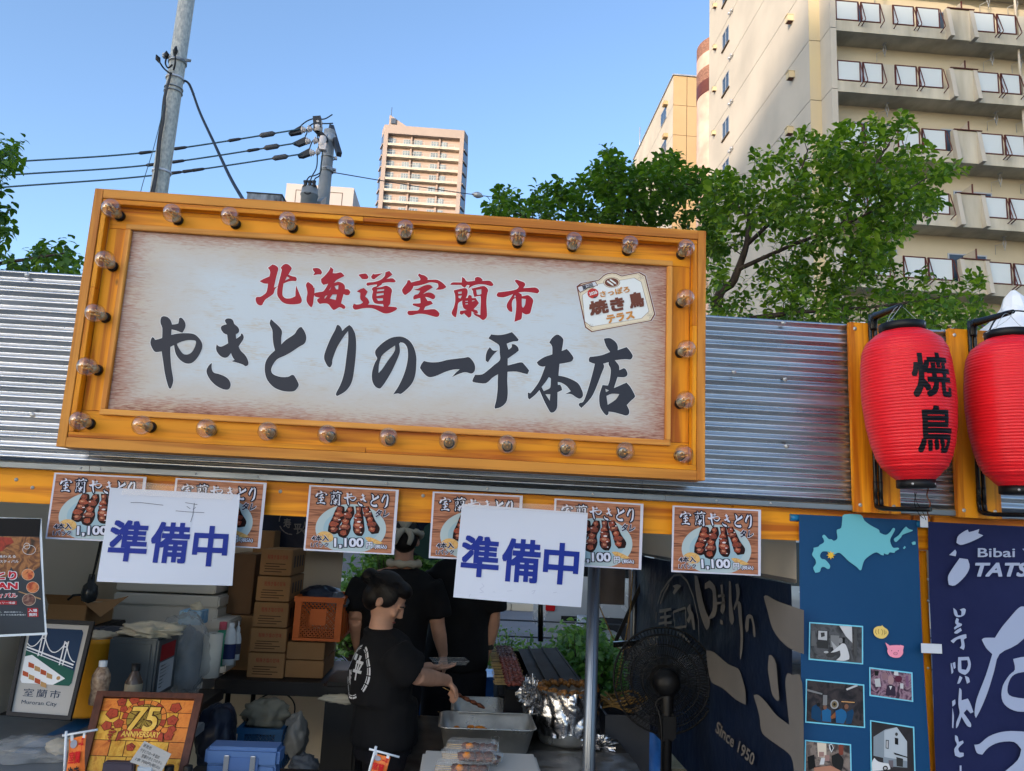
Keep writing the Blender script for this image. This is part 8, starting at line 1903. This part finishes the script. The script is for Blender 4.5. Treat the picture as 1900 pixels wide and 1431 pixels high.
mb = MB(); mb.tube([pl, pl+Vector((-.07, 0, -.01)), pl+Vector((-.09, 0, -.03))], .006, 6); mb.build('clamp', BLACKP, t_)
# plastic and cloth in the near corner
tag(lump((pt(50, 1412, 2.95).x, 2.98, .895), (.16, .10, .045), 81, .4, 40, 20, fr=2.5, zmin=.882).build('plastic_bag', PBAG), 'clear crumpled plastic on the counter in front of the Muroran picture', 'bag')
tag(lump((pt(112, 1400, 3.0).x, 3.02, .90), (.05, .04, .028), 83, .5, 30, 14, fr=3, zmin=.882).build('white_cloth', CLOTHW), 'white wadded cloth beside the clear plastic on the counter', 'cloth')
mb = MB(); a, b = ptz(136, 1338, .8815), ptz(152, 1352, .8815); mb.box(a.x, 3.0, .8808, b.x, 3.5, .8816); tag(mb.build('blue_tape', mat('blue_tape', (20, 96, 150), rough=.4)), 'strip of blue tape across the grey counter table', 'tape')
# bin, crate, bundles under the back table
x0, x1, z0, z1 = bx(586, 1300, 660, 1560, 3.95); t_ = thing('waste_bin', 'black waste bin with a white liner beside the nearest worker', 'bin', ((x0+x1)/2, 4.1, .012))
mb = MB(); mb.cbox(((x0+x1)/2, 4.12, (z1+.012)/2), (x1-x0-.02, .3, z1-.012), bev=.015); mb.build('bin_body', BLACKP, t_)
mb = MB(); mb.cbox(((x0+x1)/2, 4.12, z1+.05), (x1-x0+.01, .33, .06), bev=.02); mb.build('lid', BLACKP, t_); lump(((x0+x1)/2-.01, 3.975, z1+.002), (.09, .02, .022), 91, .4).build('liner', CLOTHW, t_)
cr2, c2_ = crate('blue plastic crate with a cloth bundle under the back table', 437, 1352, 520, 1440, 4.15, .3, mat('blue_crate', (26, 84, 130), rough=.45))
tag(lump(((c2_[0]+c2_[1])/2-.0, 4.28, c2_[5]+.035), (.115, .10, .075), 101, .35, 44, 26).build('cloth_bundle', CLOTHG), 'grey cloth bundle tied with cord on the blue crate', 'bundle')
mb = MB(); mb.tube(crs([Vector(((c2_[0]+c2_[1])/2+.02+.115*cos(a), 4.28+.11*sin(a), c2_[5]+.04+.08*sin(a))) for a in [i*pi/8 for i in range(17)]], 3), .004, 6); tag(mb.build('cord', BLACKP), 'dark cord tied round the grey cloth bundle', 'cord')
tag(lump((pt(545, 1365, 4.2).x, 4.25, pt(545, 1370, 4.2).z), (.06, .07, .10), 111, .3, 40, 30).build('plastic_bag', mat('pale_bag', (150, 148, 142), rough=.3, bump=.5, bs=18)), 'pale knotted plastic bag between the blue crate and the bin', 'bag')
tag(lump((pt(565, 1420, 4.1).x, 4.1, pt(565, 1425, 4.1).z), (.07, .07, .06), 113, .3, 40, 30).build('plastic_bag', BAGG), 'grey plastic bag on the floor before the pale bag', 'bag')
tag(lump((pt(395, 1370, 3.9).x, 3.95, pt(395, 1372, 3.9).z), (.09, .1, .15), 115, .2, 40, 30).build('black_sack', BAGD), 'black sack in the dark corner beside the blue crate', 'sack')
# ---- beyond the stall: blue sheeting, rail, van, hanging grey sheet
BT = mat('blue_sheet', (40, 108, 176), rough=.35, var=.25, vs=4, c2=(20, 66, 124), bump=.5, bs=6, dist=.03)
def bsheet(label, x0, x1, y0, y1, z):
    r = thing('blue_sheeting', label, 'tarpaulin', ((x0+x1)/2, (y0+y1)/2, 0), group='blue sheets behind the stall')
    mb = MB(); mb.grid(lambda u, v: Vector((x0+(x1-x0)*u, y0+(y1-y0)*v, z+.012*mnoise.noise(Vector((u*9, v*4, x0))))), 20, 8); mb.build('top_sheet', BT, r)
    mb = MB(); mb.grid(lambda u, v: Vector((x0+(x1-x0)*u, y0-.03*v+.03*mnoise.noise(Vector((u*12, v*3, x0+4))), z*(1-v)+.02)), 28, 10); mb.build('front_sheet', BT, r)
    mb = MB(); mb.box(x0+.02, y0+.05, .05, x1-.02, y1, z-.02); mb.build('stacked_load', CARD, r)
bsheet('blue sheeting over a low stack between the two workers and the grill', -.35, .42, 5.55, 6.0, .70); bsheet('blue sheeting over a low stack beyond the grey pole', .82, 1.45, 5.55, 6.0, .52)
mb = MB(); mb.grid(lambda u, v: Vector((-.9+1.1*u, 4.9+.55*v, .02+.03*abs(mnoise.noise(Vector((u*6, v*4, 2)))))), 24, 14); tag(mb.build('ground_sheet', mat('pale_blue_sheet', (120, 150, 180), rough=.5, var=.2, vs=3)), 'pale blue sheet lying on the ground behind the workers', 'tarpaulin')
gr_ = thing('guard_rail', 'grey cable guard rail along the road behind the stall', 'guard rail', (0, 8.4, .05))
for k in range(7): mb = MB(); mb.tube([(-5+k*2.1, 8.35, .05), (-5+k*2.1, 8.35, .85)], .05, 12); mb.build('post', FRM, gr_)
for z in (.78, .62, .46): mb = MB(); mb.tube([(-7, 8.29, z), (9, 8.29, z)], .009, 6); mb.build('cable', DK, gr_)
# van
VY = 10.0; vx = pt(1012, 1135, VY).x
van = thing('parked_van', 'grey van parked on the road with its red tail light showing behind the grill', 'van', (vx+2.2, VY+.85, 0))
VP = mat('van_paint', (150, 154, 158), rough=.25, metal=.4, bump=0, var=.05)
sec = [(0, .45), (.03, .95), (.10, 1.05), (.22, 1.86), (.5, 1.92), (3.1, 1.9), (3.5, 1.75), (3.95, 1.15), (4.4, .98), (4.55, .75), (4.55, .35), (.05, .35)]
mb = MB(); q = smooth([(vx+x, z) for x, z in sec], 3, 40); mb.prism(q, lambda x, z: Vector((x, VY+.08*max(0, (z-1)), z)), lambda x, z: Vector((x, VY+1.7-.08*max(0, (z-1)), z))); mb.build('body', VP, van)
for a, b in ((.35, 1.25), (1.35, 2.3), (2.4, 3.35)):
    mb = MB(); mb.prism([(vx+a, 1.15), (vx+b, 1.15), (vx+b-(.0 if b < 3 else .05), 1.7), (vx+a+.05, 1.7)], lambda x, z: Vector((x, VY+.08*(z-1)-.006, z)), lambda x, z: Vector((x, VY+.08*(z-1)+.03, z))); mb.build('window', mat('tinted_glass', (18, 22, 26), rough=.05, bump=0), van)
for x in (.8, 3.75):
    Mw = Matrix.Translation((vx+x, VY-.01, .33)) @ Matrix.Rotation(pi/2, 4, 'X'); mb = MB(); mb.lathe([(.19, .03), (.30, .02), (.33, 0), (.33, -.18), (.19, -.18)], 28, Mw); w = mb.build('wheel', mat('tyre', (24, 24, 26), rough=.8), van)
    mb = MB(); mb.lathe([(0, .02), (.05, .025), (.17, .01), (.19, .03)], 20, Mw); mb.build('hub_cap', FRM, w)
mb = MB(); mb.cbox((vx+.06, VY-.0, .86), (.12, .05, .30), bev=.01); mb.build('tail_light', mat('tail_light_red', (170, 16, 22), rough=.15, bump=0), van)
mb = MB(); mb.box(vx+.2, VY-.008, .60, vx+4.3, VY+.01, .66); mb.build('side_trim', BLACKP, van)
x0, x1, z0, z1 = bx(1112, 1045, 1160, 1122, 4.95); mb = MB(); mb.grid(lambda u, v: Vector((x0+(x1-x0)*u, 4.95+.008*sin(u*8), z1+.15-(z1+.15-z0)*v)), 8, 8); tag(mb.build('hanging_sheet', mat('grey_brown_sheet', (92, 86, 86), rough=.7)), 'grey brown sheet hanging at the back beside the tent pole', 'sheet')
mb = MB(); mb.tube([pt(1003, 1085, 5.3), pt(1003, 1190, 5.3)], .018, 8); tag(mb.build('thin_post', BLACKM), 'thin black post rising behind the far end of the grill', 'post')
mb = MB(); mb.tube(crs([pt(1174, 1060, 4.95), pt(1168, 1140, 4.8), pt(1146, 1260, 4.6), pt(1131, 1318, 4.3)], 6), .004, 6); tag(mb.build('rope', MATS['tan_rope']), 'tan rope hanging down to the dark grey bin beside the fan', 'rope')
mb = MB(); mb.tube(crs([pt(1110, 1120, 4.9), pt(1140, 1190, 4.9), pt(1152, 1205, 4.9), pt(1172, 1200, 4.9)], 6), .004, 6); tag(mb.build('rope', MATS['tan_rope']), 'slack tan rope slanting from the hanging sheet behind the pole', 'rope')
mb = MB(); a, b = pt(1192, 1080, 5.0), pt(1140, 1195, 5.0); mb.bar(a, b, .025, .004, up=(0, 1, 0)); tag(mb.build('strap', BLACKP), 'dark strap slanting down from the top of the navy tarpaulin', 'strap')
mb = MB(); a, b = pt(1138, 1196, 4.7), pt(1190, 1192, 4.7); mb.bar(a, b, .03, .03); tag(mb.build('dark_bar', BLACKM), 'short dark horizontal bar behind the upper edge of the fan', 'bar')
# ------------------------------------------------------------------ people
SKIN = mat('skin', (206, 156, 130), rough=.5, var=.08, vs=20, bump=.1, bs=120); TEE = mat('black_cotton', (18, 18, 21), rough=.9, var=.2, vs=8, bump=.3, bs=160); HAIR = mat('dark_hair', (26, 20, 18), rough=.45, var=.3, vs=30, stretch=(1, 1, .2), bump=.5, bs=90); TROU = mat('black_trousers', (24, 24, 30), rough=.9, bump=.3, bs=120)
LOGO = flat('shirt_print_white', (206, 208, 212), rough=.8); SHOE = mat('dark_shoe', (28, 28, 32), rough=.5)
def fused(name, mb, m, parent, voxel=.010, it=4, cloth=0, seed=0):
    """several overlapping closed shapes melted into one continuous skin"""
    me = mb.mesh(name, m); o = bpy.data.objects.new(name, me); COL.objects.link(o)
    r = o.modifiers.new('r', 'REMESH'); r.mode = 'VOXEL'; r.voxel_size = voxel; r.use_smooth_shade = True
    s = o.modifiers.new('s', 'SMOOTH'); s.iterations = it; s.factor = .5
    me2 = bpy.data.meshes.new_from_object(o.evaluated_get(bpy.context.evaluated_depsgraph_get()))
    bpy.data.objects.remove(o)
    if cloth:
        me2.update(); n = len(me2.vertices); co = [v.co.copy() for v in me2.vertices]; no = [v.normal.copy() for v in me2.vertices]
        for v, c, q in zip(me2.vertices, co, no):
            w = mnoise.noise(Vector((c.x*7+seed, c.y*7, c.z*3.2)))+.5*(1-2*abs(mnoise.noise(Vector((c.x*11, c.y*11+seed, c.z*5)))))
            v.co = c+q*cloth*w
        me2.update()
    if not me2.materials: me2.materials.append(m)
    me2.polygons.foreach_set('use_smooth', [True]*len(me2.polygons))
    me2.name = name; return link(name, me2, parent)
def loft(mb, secs, n=20):
    """closed body through ellipses (centre, half width, half depth, direction of the width)"""
    vs = []; fs = []
    for c, a, b, yaw in secs:
        for k in range(n):
            t = 2*pi*k/n; x, y = a*cos(t), b*sin(t); vs.append(Vector(c)+Vector((x*cos(yaw)-y*sin(yaw), x*sin(yaw)+y*cos(yaw), 0)))
    m = len(secs)
    for i in range(m-1):
        for k in range(n): fs.append((i*n+k, i*n+(k+1) % n, (i+1)*n+(k+1) % n, (i+1)*n+k))
    fs += [tuple(range(n))[::-1], tuple((m-1)*n+k for k in range(n))]
    mb.add(vs, fs, True)
def limb(mb, pts, rs): mb.tube(crs(pts, 5), [rs[0]]*0+list(np.interp(np.linspace(0, len(pts)-1, (len(pts)-1)*5+1), range(len(pts)), rs)), 14)
def hand(mb, wrist, d, up, L=.17, curl=.5, thumb=1, spread=.10):
    """palm, four fingers and a thumb; d points along the hand, up is the back of the hand"""
    d = Vector(d).normalized(); up = Vector(up); up = (up-d*up.dot(d)).normalized(); s = d.cross(up)*thumb
    w = Vector(wrist); pal = w+d*L*.45
    M = Matrix((s, d, up)).transposed().to_4x4(); M.translation = w+d*L*.22
    mb.cbox(w+d*L*.24, (L*.42, L*.50, L*.15), Matrix((s, d, up)).transposed(), bev=L*.06)
    mb.tube([w-d*L*.12, w+d*L*.1], [L*.15, L*.17], 12)
    for k, (o, l) in enumerate(((.155, .42), (.052, .47), (-.052, .44), (-.155, .35))):
        b = w+d*L*.44+s*L*o; dd = (d+s*spread*(o*4)).normalized(); pts = [b-d*L*.08]; p = b; a = 0
        for j, q in enumerate((.42, .33, .25)):
            a += curl*(.55, .95, .7)[j]; v = dd*cos(a)-up*sin(a); pts.append(p); p = p+v*L*l*q*1.05
        pts.append(p); mb.tube(pts, [L*.052, L*.052, L*.050, L*.046, L*.036], 9)
    b = w+d*L*.10+s*L*.17; v1 = (d*.6+s*.75-up*.25).normalized(); v2 = (d*.85+s*.15-up*.55).normalized()
    mb.tube([b-s*L*.06, b+v1*L*.17, b+v1*L*.17+v2*L*.16, b+v1*L*.17+v2*L*.27], [L*.075, L*.062, L*.054, L*.04], 9)
def head(mb, c, face, R=.098, tilt=0):
    """skull, jaw, nose, ears and neck stub; face = direction looked at"""
    f = Vector(face); f.z = 0; f.normalize(); s = f.cross(Vector((0, 0, 1))); u = Vector((0, 0, 1))
    Rm = Matrix((s, f, u)).transposed() @ Matrix.Rotation(-tilt, 3, 'X'); c = Vector(c)
    def e(off, d, n=14):
        off = Vector(off)
        def fn(U, V):
            a = 2*pi*U; b = pi*V-pi/2; return c+Rm @ (off+Vector((d[0]*cos(a)*cos(b), d[1]*sin(a)*cos(b), d[2]*sin(b))))
        mb.grid(fn, n, n//2+2)
    e((0, -.008, .025), (.074, .092, .088)); e((0, .022, -.03), (.058, .066, .078)); e((0, .045, -.078), (.034, .034, .026)); e((0, .098, -.022), (.013, .018, .013)); e((0, .093, -.004), (.009, .014, .024)); e((0, .084, -.058), (.026, .012, .008))
    for k in (-1, 1): e((k*.076, -.006, -.012), (.010, .019, .030), 10); e((k*.036, .076, -.02), (.022, .014, .018))
    for k in (-1, 1): e((k*.03, .084, .018), (.024, .010, .009))
    return lambda p: c+Rm @ Vector(p)
def face_bits(par, F):
    for k in (-1, 1):
        mb = MB(); c = F((k*.032, .088, .002)); mb.add([c+(F((x*.014, .0035, z*.006))-F((0, 0, 0))) for x, z in ((cos(i*pi/5), sin(i*pi/5)) for i in range(10))], [tuple(range(10))]); mb.build('eye', mat('eye_dark', (24, 18, 16), rough=.2, bump=0), par)
        mb = MB(); mb.tube([F((k*.018, .094, .024)), F((k*.034, .091, .028)), F((k*.05, .080, .022))], .0028, 6); mb.build('eyebrow', HAIR, par)
    mb = MB(); mb.tube([F((-.022, .090, -.058)), F((0, .097, -.057)), F((.022, .090, -.058))], [.002, .0045, .002], 6); mb.build('mouth', mat('lips', (150, 84, 76), rough=.4, bump=0), par)

# --- worker nearest the counter, turned to the trays with one arm out
Y = 3.72
hc = pt(716, 1112, Y); hips = Vector((pt(706, 1431, Y).x, Y+.04, .86)); ch = Vector((pt(706, 1255, Y).x, Y+.02, pt(706, 1255, Y).z))
wk = thing('person', 'worker in black shirt with a white back emblem reaching over the steel trays', 'person', (hips.x, hips.y, .012))
fd = Vector((.95, .31, 0)).normalized(); yawb = atan2(-fd.x, fd.y)        # width axis is across the body
wa = atan2(-fd.x, fd.y)
sv = fd.cross(Vector((0, 0, 1)))        # her right side
shz = pt(716, 1186, Y).z
neck = Vector((hc.x-.015, hc.y, shz+.045)); sh = Vector((ch.x+.015, Y+.01, shz-.03))
shR = sh+sv*.165; shL = sh-sv*.165
el = pt(772, 1254, 3.62); wr = pt(828, 1262, 3.86); hd = pt(852, 1288, 3.94)
body = MB()
yw = atan2(sv.y, sv.x)
loft(body, [(hips+Vector((0, 0, -.08)), .155, .115, yw), (hips+Vector((0, 0, .04)), .165, .12, yw), (ch+Vector((0, 0, -.12)), .135, .105, yw), (ch+Vector((0, 0, 0)), .155, .115, yw), (sh+Vector((0, 0, -.02)), .165, .095, yw), (sh+Vector((0, 0, .03)), .12, .07, yw), (neck, .055, .055, yw), (hc+Vector((-.005, 0, -.05)), .05, .052, yw)])
F1 = head(body, hc, Vector((.96, -.12, 0)), tilt=radians(34))
limb(body, [shR+Vector((0, 0, -.01)), shR.lerp(el, .5), el], [.052, .046, .040]); limb(body, [el, el.lerp(wr, .45), wr], [.041, .039, .026])
hand(body, wr, hd-wr+Vector((0, 0, -.0)), (0.25, -.2, 1), .165, .75, 1)
elL = shL+Vector((-.02, .05, -.27)); wrL = pt(795, 1238, 4.05)
limb(body, [shL, shL.lerp(elL, .5), elL], [.05, .044, .038]); limb(body, [elL, elL.lerp(wrL, .5), wrL], [.038, .036, .025]); hand(body, wrL, (1, .1, 0), (0, 0, -1), .16, .3, -1)
for s in (-1, 1):
    hp = hips+sv*.09*s+Vector((0, 0, -.06)); kn = Vector((hp.x+fd.x*.03, hp.y+fd.y*.03, .48)); an_ = Vector((hp.x, hp.y, .09))
    limb(body, [hp, kn, an_], [.085, .058, .04]); body.tube([an_+Vector((0, 0, -.03))-fd*.04, an_+Vector((0, 0, -.035))+fd*.12], [.04, .03], 10)
fused('body', body, SKIN, wk, .008); face_bits(wk, F1)
shirt = MB()
loft(shirt, [(hips+Vector((0, 0, -.10)), .20, .15, yw), (hips+Vector((0, 0, .08)), .195, .145, yw), (ch+Vector((0, 0, -.10)), .185, .14, yw), (ch+Vector((0, 0, .02)), .19, .145, yw), (sh+Vector((0, 0, -.03)), .195, .13, yw), (sh+Vector((0, 0, .04)), .15, .10, yw), (neck+Vector((0, 0, .0)), .078, .08, yw)])
sl = shR.lerp(el, .80)
limb(shirt, [shR-sv*.03, shR.lerp(el, .4)+Vector((0, 0, -.012)), sl], [.082, .086, .088]); limb(shirt, [shL, shL.lerp(elL, .75)], [.08, .085])
fused('shirt', shirt, TEE, wk, .011, 5, cloth=.009, seed=3)
tr_ = MB()
for s in (-1, 1):
    hp = hips+sv*.085*s+Vector((0, 0, -.02)); limb(tr_, [hp, Vector((hp.x+fd.x*.03, hp.y+fd.y*.03, .48)), Vector((hp.x, hp.y, .1))], [.105, .082, .062])
loft(tr_, [(hips+Vector((0, 0, -.16)), .17, .13, yw), (hips+Vector((0, 0, .08)), .165, .125, yw)])
fused('trousers', tr_, TROU, wk, .013, 4, cloth=.008, seed=5)
for s in (-1, 1):
    hp = hips+sv*.085*s; mb = MB(); mb.cbox(Vector((hp.x, hp.y, .05))+fd*.05, (.09, .26, .075), Matrix.Rotation(yw, 3, 'Z'), bev=.025); mb.build('shoe', SHOE, wk)
hr = MB()
def hair_cap(mb, F, back=.0, n=22, low=-.055, thick=.010):
    e = lambda o, d: mb.grid(lambda U, V: F((o[0]+d[0]*cos(2*pi*U)*cos(pi*V-pi/2), o[1]+d[1]*sin(2*pi*U)*cos(pi*V-pi/2), o[2]+d[2]*sin(pi*V-pi/2))), n, n)
    e((0, -.022, .036), (.081, .090, .084)); e((0, -.045, -.012), (.074, .060, .072)); e((0, .034, .078), (.062, .050, .036))
    for k in (-1, 1): e((k*.062, .002, .03), (.018, .052, .055))
hair_cap(hr, F1); l = lump(F1((0, -.125, .035)), (.036, .036, .036), 5, .2, 16, 12, fr=4); hr.add(l.v, l.f, True); fused('hair', hr, HAIR, wk, .006, 1, cloth=.004)
sb_ = MB(); r_ = rng(6)
for k in range(240):
    a_ = r_.uniform(-1, 1); z_ = r_.uniform(-.05, .1); s0 = Vector((.086*sin(a_*1.7)*sqrt(max(.05, 1-(max(0, z_)/.12)**2)), .06-r_.uniform(0, .12), .05+z_*.6)); s1 = Vector((s0.x*.5, -.118+r_.uniform(-.01, .01), .035+r_.uniform(-.02, .02))); m_ = (s0+s1)/2; m_ = m_*(1+.16); sb_.tube([F1(s0), F1(m_), F1(s1)], [.0007, .0011, .0006], 3, cap=False)
tag(sb_.build('hair_strands', HAIR, wk), kind='stuff')
# white emblem on the back of the shirt
from mathutils.bvhtree import BVHTree
so = [c for c in wk.children if c.name.startswith('shirt')][0]; so_off = -wloc(wk)
bt = BVHTree.FromPolygons([v.co for v in so.data.vertices], [tuple(p.vertices) for p in so.data.polygons])
bk = -(fd*.97-sv*.12).normalized(); bs_ = bk.cross(Vector((0, 0, 1)))*-1
def ef(u, v):
    o_ = Vector((ch.x, ch.y, ch.z+.03+v))+bs_*(u+.045)+bk*.6; h = bt.ray_cast(o_, -bk)[0]
    return (h if h is not None else o_-bk*.42)+bk*.002
RR = .098; er = MB()
for k in range(18):
    if k in (4, 9, 15): continue
    for r0, r1 in ((RR, RR*.93), (RR*.89, RR*.86)):
        a0, a1 = 2*pi*k/18, 2*pi*(k+.86)/18
        er.grid(lambda u, v: ef(*( (r0+(r1-r0)*v)*cos(a0+(a1-a0)*u), (r0+(r1-r0)*v)*sin(a0+(a1-a0)*u)*1.15)), 3, 1)
for s_, u0, v0, u1, v1 in (('一', -.05, .045, .03, .07), ('味', -.06, -.06, -.005, .005), ('平', .0, -.03, .06, .05)):
    v_, f_, bb = text_geo(s_, .03); er.add([ef(u0+(p[0]-bb[0])/(bb[2]-bb[0])*(u1-u0), v0+(p[1]-bb[1])/(bb[3]-bb[1])*(v1-v0))+bk*(.001+p[2]*2e-5) for p in v_], f_)
er.build('back_emblem', LOGO, wk)

# --- worker with the cream headband, seen from behind
def back_worker(label, Y, pxc, py_sh, half, pts_l, pts_r, headc, lean=0, band=True, seed=1, shorts=False):
    s0 = pt(pxc, py_sh, Y); hc = pt(*headc, Y+.03); r = thing('person', label, 'person', (s0.x, Y, .012))
    hp_ = Vector((s0.x-.01, Y-.03, .90)); c_ = Vector((s0.x, Y, s0.z-.25)); n_ = Vector((hc.x, Y+.02, s0.z+.05))
    body = MB()
    loft(body, [(hp_+Vector((0, 0, -.08)), .16, .12, 0), (hp_+Vector((0, 0, .05)), .16, .12, 0), (c_+Vector((0, 0, -.12)), .14, .105, 0), (c_, .16, .115, 0), (s0+Vector((0, 0, -.05)), half-.02, .095, 0), (s0+Vector((0, 0, .01)), half*.62, .07, 0), (n_, .058, .058, 0), (hc+Vector((0, 0, -.05)), .052, .055, 0)])
    F = head(body, hc, (0, 1, 0), tilt=radians(18+lean))
    ends = []
    for sg, P3 in ((-1, pts_l), (1, pts_r)):
        sp_ = s0+Vector((sg*(half-.03), 0, -.055)); e_, w_ = [pt(*p[:2], Y+p[2]) for p in P3[:2]]
        limb(body, [sp_, sp_.lerp(e_, .5), e_], [.055, .05, .042]); limb(body, [e_, e_.lerp(w_, .45), w_], [.043, .041, .028]); hh = pt(P3[2][0], P3[2][1], Y+P3[2][2]); hand(body, w_, hh-w_, (sg, -.3, 0), .175, .45, sg)
        ends.append((sp_, e_, w_, hh))
    for s in (-1, 1):
        a_ = hp_+Vector((s*.09, 0, -.05)); limb(body, [a_, Vector((a_.x, Y-.02, .5)), Vector((a_.x, Y, .3)), Vector((a_.x, Y+.01, .09))], [.09, .06, .056, .04]); body.tube([(a_.x, Y-.03, .06), (a_.x, Y+.14, .05)], [.042, .032], 10)
    fused('body', body, SKIN, r, .009); face_bits(r, F)
    sh_ = MB(); loft(sh_, [(hp_+Vector((0, 0, -.02)), .20, .155, 0), (c_+Vector((0, 0, -.12)), .185, .15, 0), (c_, .195, .15, 0), (s0+Vector((0, 0, -.07)), half+.01, .12, 0), (s0+Vector((0, 0, .0)), half*.80, .09, 0), (n_+Vector((0, 0, -.015)), .08, .08, 0)])
    for (sp_, e_, w_, hh), sg in zip(ends, (-1, 1)): limb(sh_, [sp_-Vector((sg*.03, 0, 0)), sp_.lerp(e_, .45), sp_.lerp(e_, .80)], [.085, .086, .088])
    fused('shirt', sh_, TEE, r, .012, 5, cloth=.010, seed=seed)
    t_ = MB(); loft(t_, [(hp_+Vector((0, 0, -.16)), .175, .14, 0), (hp_+Vector((0, 0, .06)), .17, .13, 0)])
    for s in (-1, 1):
        a_ = hp_+Vector((s*.09, 0, -.03)); limb(t_, [a_, Vector((a_.x, Y-.01, .55 if shorts else .48))]+([] if shorts else [Vector((a_.x, Y, .1))]), [.11, .095] if shorts else [.11, .085, .065])
    fused('trousers', t_, TROU, r, .014, 4, cloth=.008, seed=seed+2)
    for s in (-1, 1): mb = MB(); a_ = hp_.x+s*.09; mb.cbox((a_, Y+.04, .052), (.095, .27, .08), bev=.025); mb.build('shoe', SHOE, r)
    if shorts:
        for s in (-1, 1): mb = MB(); a_ = hp_.x+s*.09; mb.tube([(a_, Y+.01, .08), (a_, Y+.002, .26)], [.045, .056], 14); mb.build('sock', TEE, r)
    h_ = MB(); hair_cap(h_, F); fused('hair', h_, HAIR, r, .008, 2, cloth=.002)
    if band:
        bd = MB(); bd.tube([F(((.090+.004*sin(i*3))*sin(2*pi*i/32), .108*cos(2*pi*i/32)-.008, .035+.012*cos(2*pi*i/32)+.004*sin(i*1.7))) for i in range(33)], [.016+.004*sin(i*2.3) for i in range(33)], 8, cap=False)
        for k, (dx, dz) in enumerate(((-.03, .085), (.03, .09))): bd.tube(crs([F((0, -.115, .04)), F((dx*.7, -.125, .075)), F((dx*1.3, -.12, .13+.01*k)), F((dx*.9, -.118, .165))], 4), list(np.interp(np.linspace(0, 1, 13), [0, .3, .7, 1], [.012, .018, .022, .004])), 8)
        bd.tube(crs([F((0, -.115, .035)), F((.04, -.13, -.01)), F((.03, -.12, -.06))], 4), list(np.interp(np.linspace(0, 1, 9), [0, .5, 1], [.012, .018, .012])), 8); bd.tube(crs([F((0, -.115, .035)), F((-.035, -.13, -.01)), F((-.05, -.11, -.055))], 4), list(np.interp(np.linspace(0, 1, 9), [0, .5, 1], [.012, .02, .012])), 8)
        bd.build('headband', CLOTHW, r)
        tw_ = MB(); tw_.tube([n_+Vector(((.085)*cos(2*pi*i/24), .075*sin(2*pi*i/24), .012+.004*sin(i*2))) for i in range(25)], [.020+.004*sin(i*1.9) for i in range(25)], 8, cap=False); tw_.build('neck_towel', CLOTHW, r)
    return r, ends, F
back_worker('broad worker in black seen from behind with a cream knotted headband', 4.62, 738, 1066, .235, [(660, 1150, -.05), (668, 1215, .12), (676, 1238, .16)], [(812, 1160, 0), (822, 1212, .05), (826, 1240, .07)], (752, 1003), seed=11)
r3, e3, F3 = back_worker('worker in black tee and wristwatch whose head is behind the notice', 4.95, 858, 1046, .205, [(812, 1165, .02), (806, 1215, .06), (808, 1240, .08)], [(916, 1152, .0), (905, 1205, .04), (902, 1232, .05)], (862, 985), band=False, seed=21, shorts=True)
sp_, e_, w_, hh = e3[1]; d_ = (w_-e_).normalized(); Mw = Matrix.Translation(w_-d_*.02) @ d_.to_track_quat('Z', 'Y').to_matrix().to_4x4()
mb = MB(); mb.lathe([(.030, -.010), (.034, -.010), (.034, .010), (.030, .010)], 20, Mw); mb.build('watch_strap', BLACKP, r3)
mb = MB(); mb.cbox(w_-d_*.02+Vector((.012, -.033, 0)), (.03, .012, .03), bev=.004); mb.build('watch', BLACKP, r3)
# open clear tray held by the nearest worker
c = wrL+Vector((.10, .0, .02)); r = thing('empty_pack', 'empty clear food pack held out behind the arm of the nearest worker', 'food pack', c, radians(12))
mb = MB(); w, d, h = .09, .055, .02
mb.add([(-w, -d, h), (w, -d, h), (w, d, h), (-w, d, h), (-w+.015, -d+.015, 0), (w-.015, -d+.015, 0), (w-.015, d-.015, 0), (-w+.015, d-.015, 0)], [(0, 1, 5, 4), (1, 2, 6, 5), (2, 3, 7, 6), (3, 0, 4, 7), (4, 5, 6, 7)]); mb.build('clear_box', PACK, r, loc=(0, 0, 0))
mb = MB()
for a, b in (((-w, -d), (w, -d)), ((w, -d), (w, d)), ((w, d), (-w, d)), ((-w, d), (-w, -d))): mb.bar((*a, h), (*b, h), .003, .0015)
mb.build('pack_rim', MATS['clear_rib'], r, loc=(0, 0, 0))
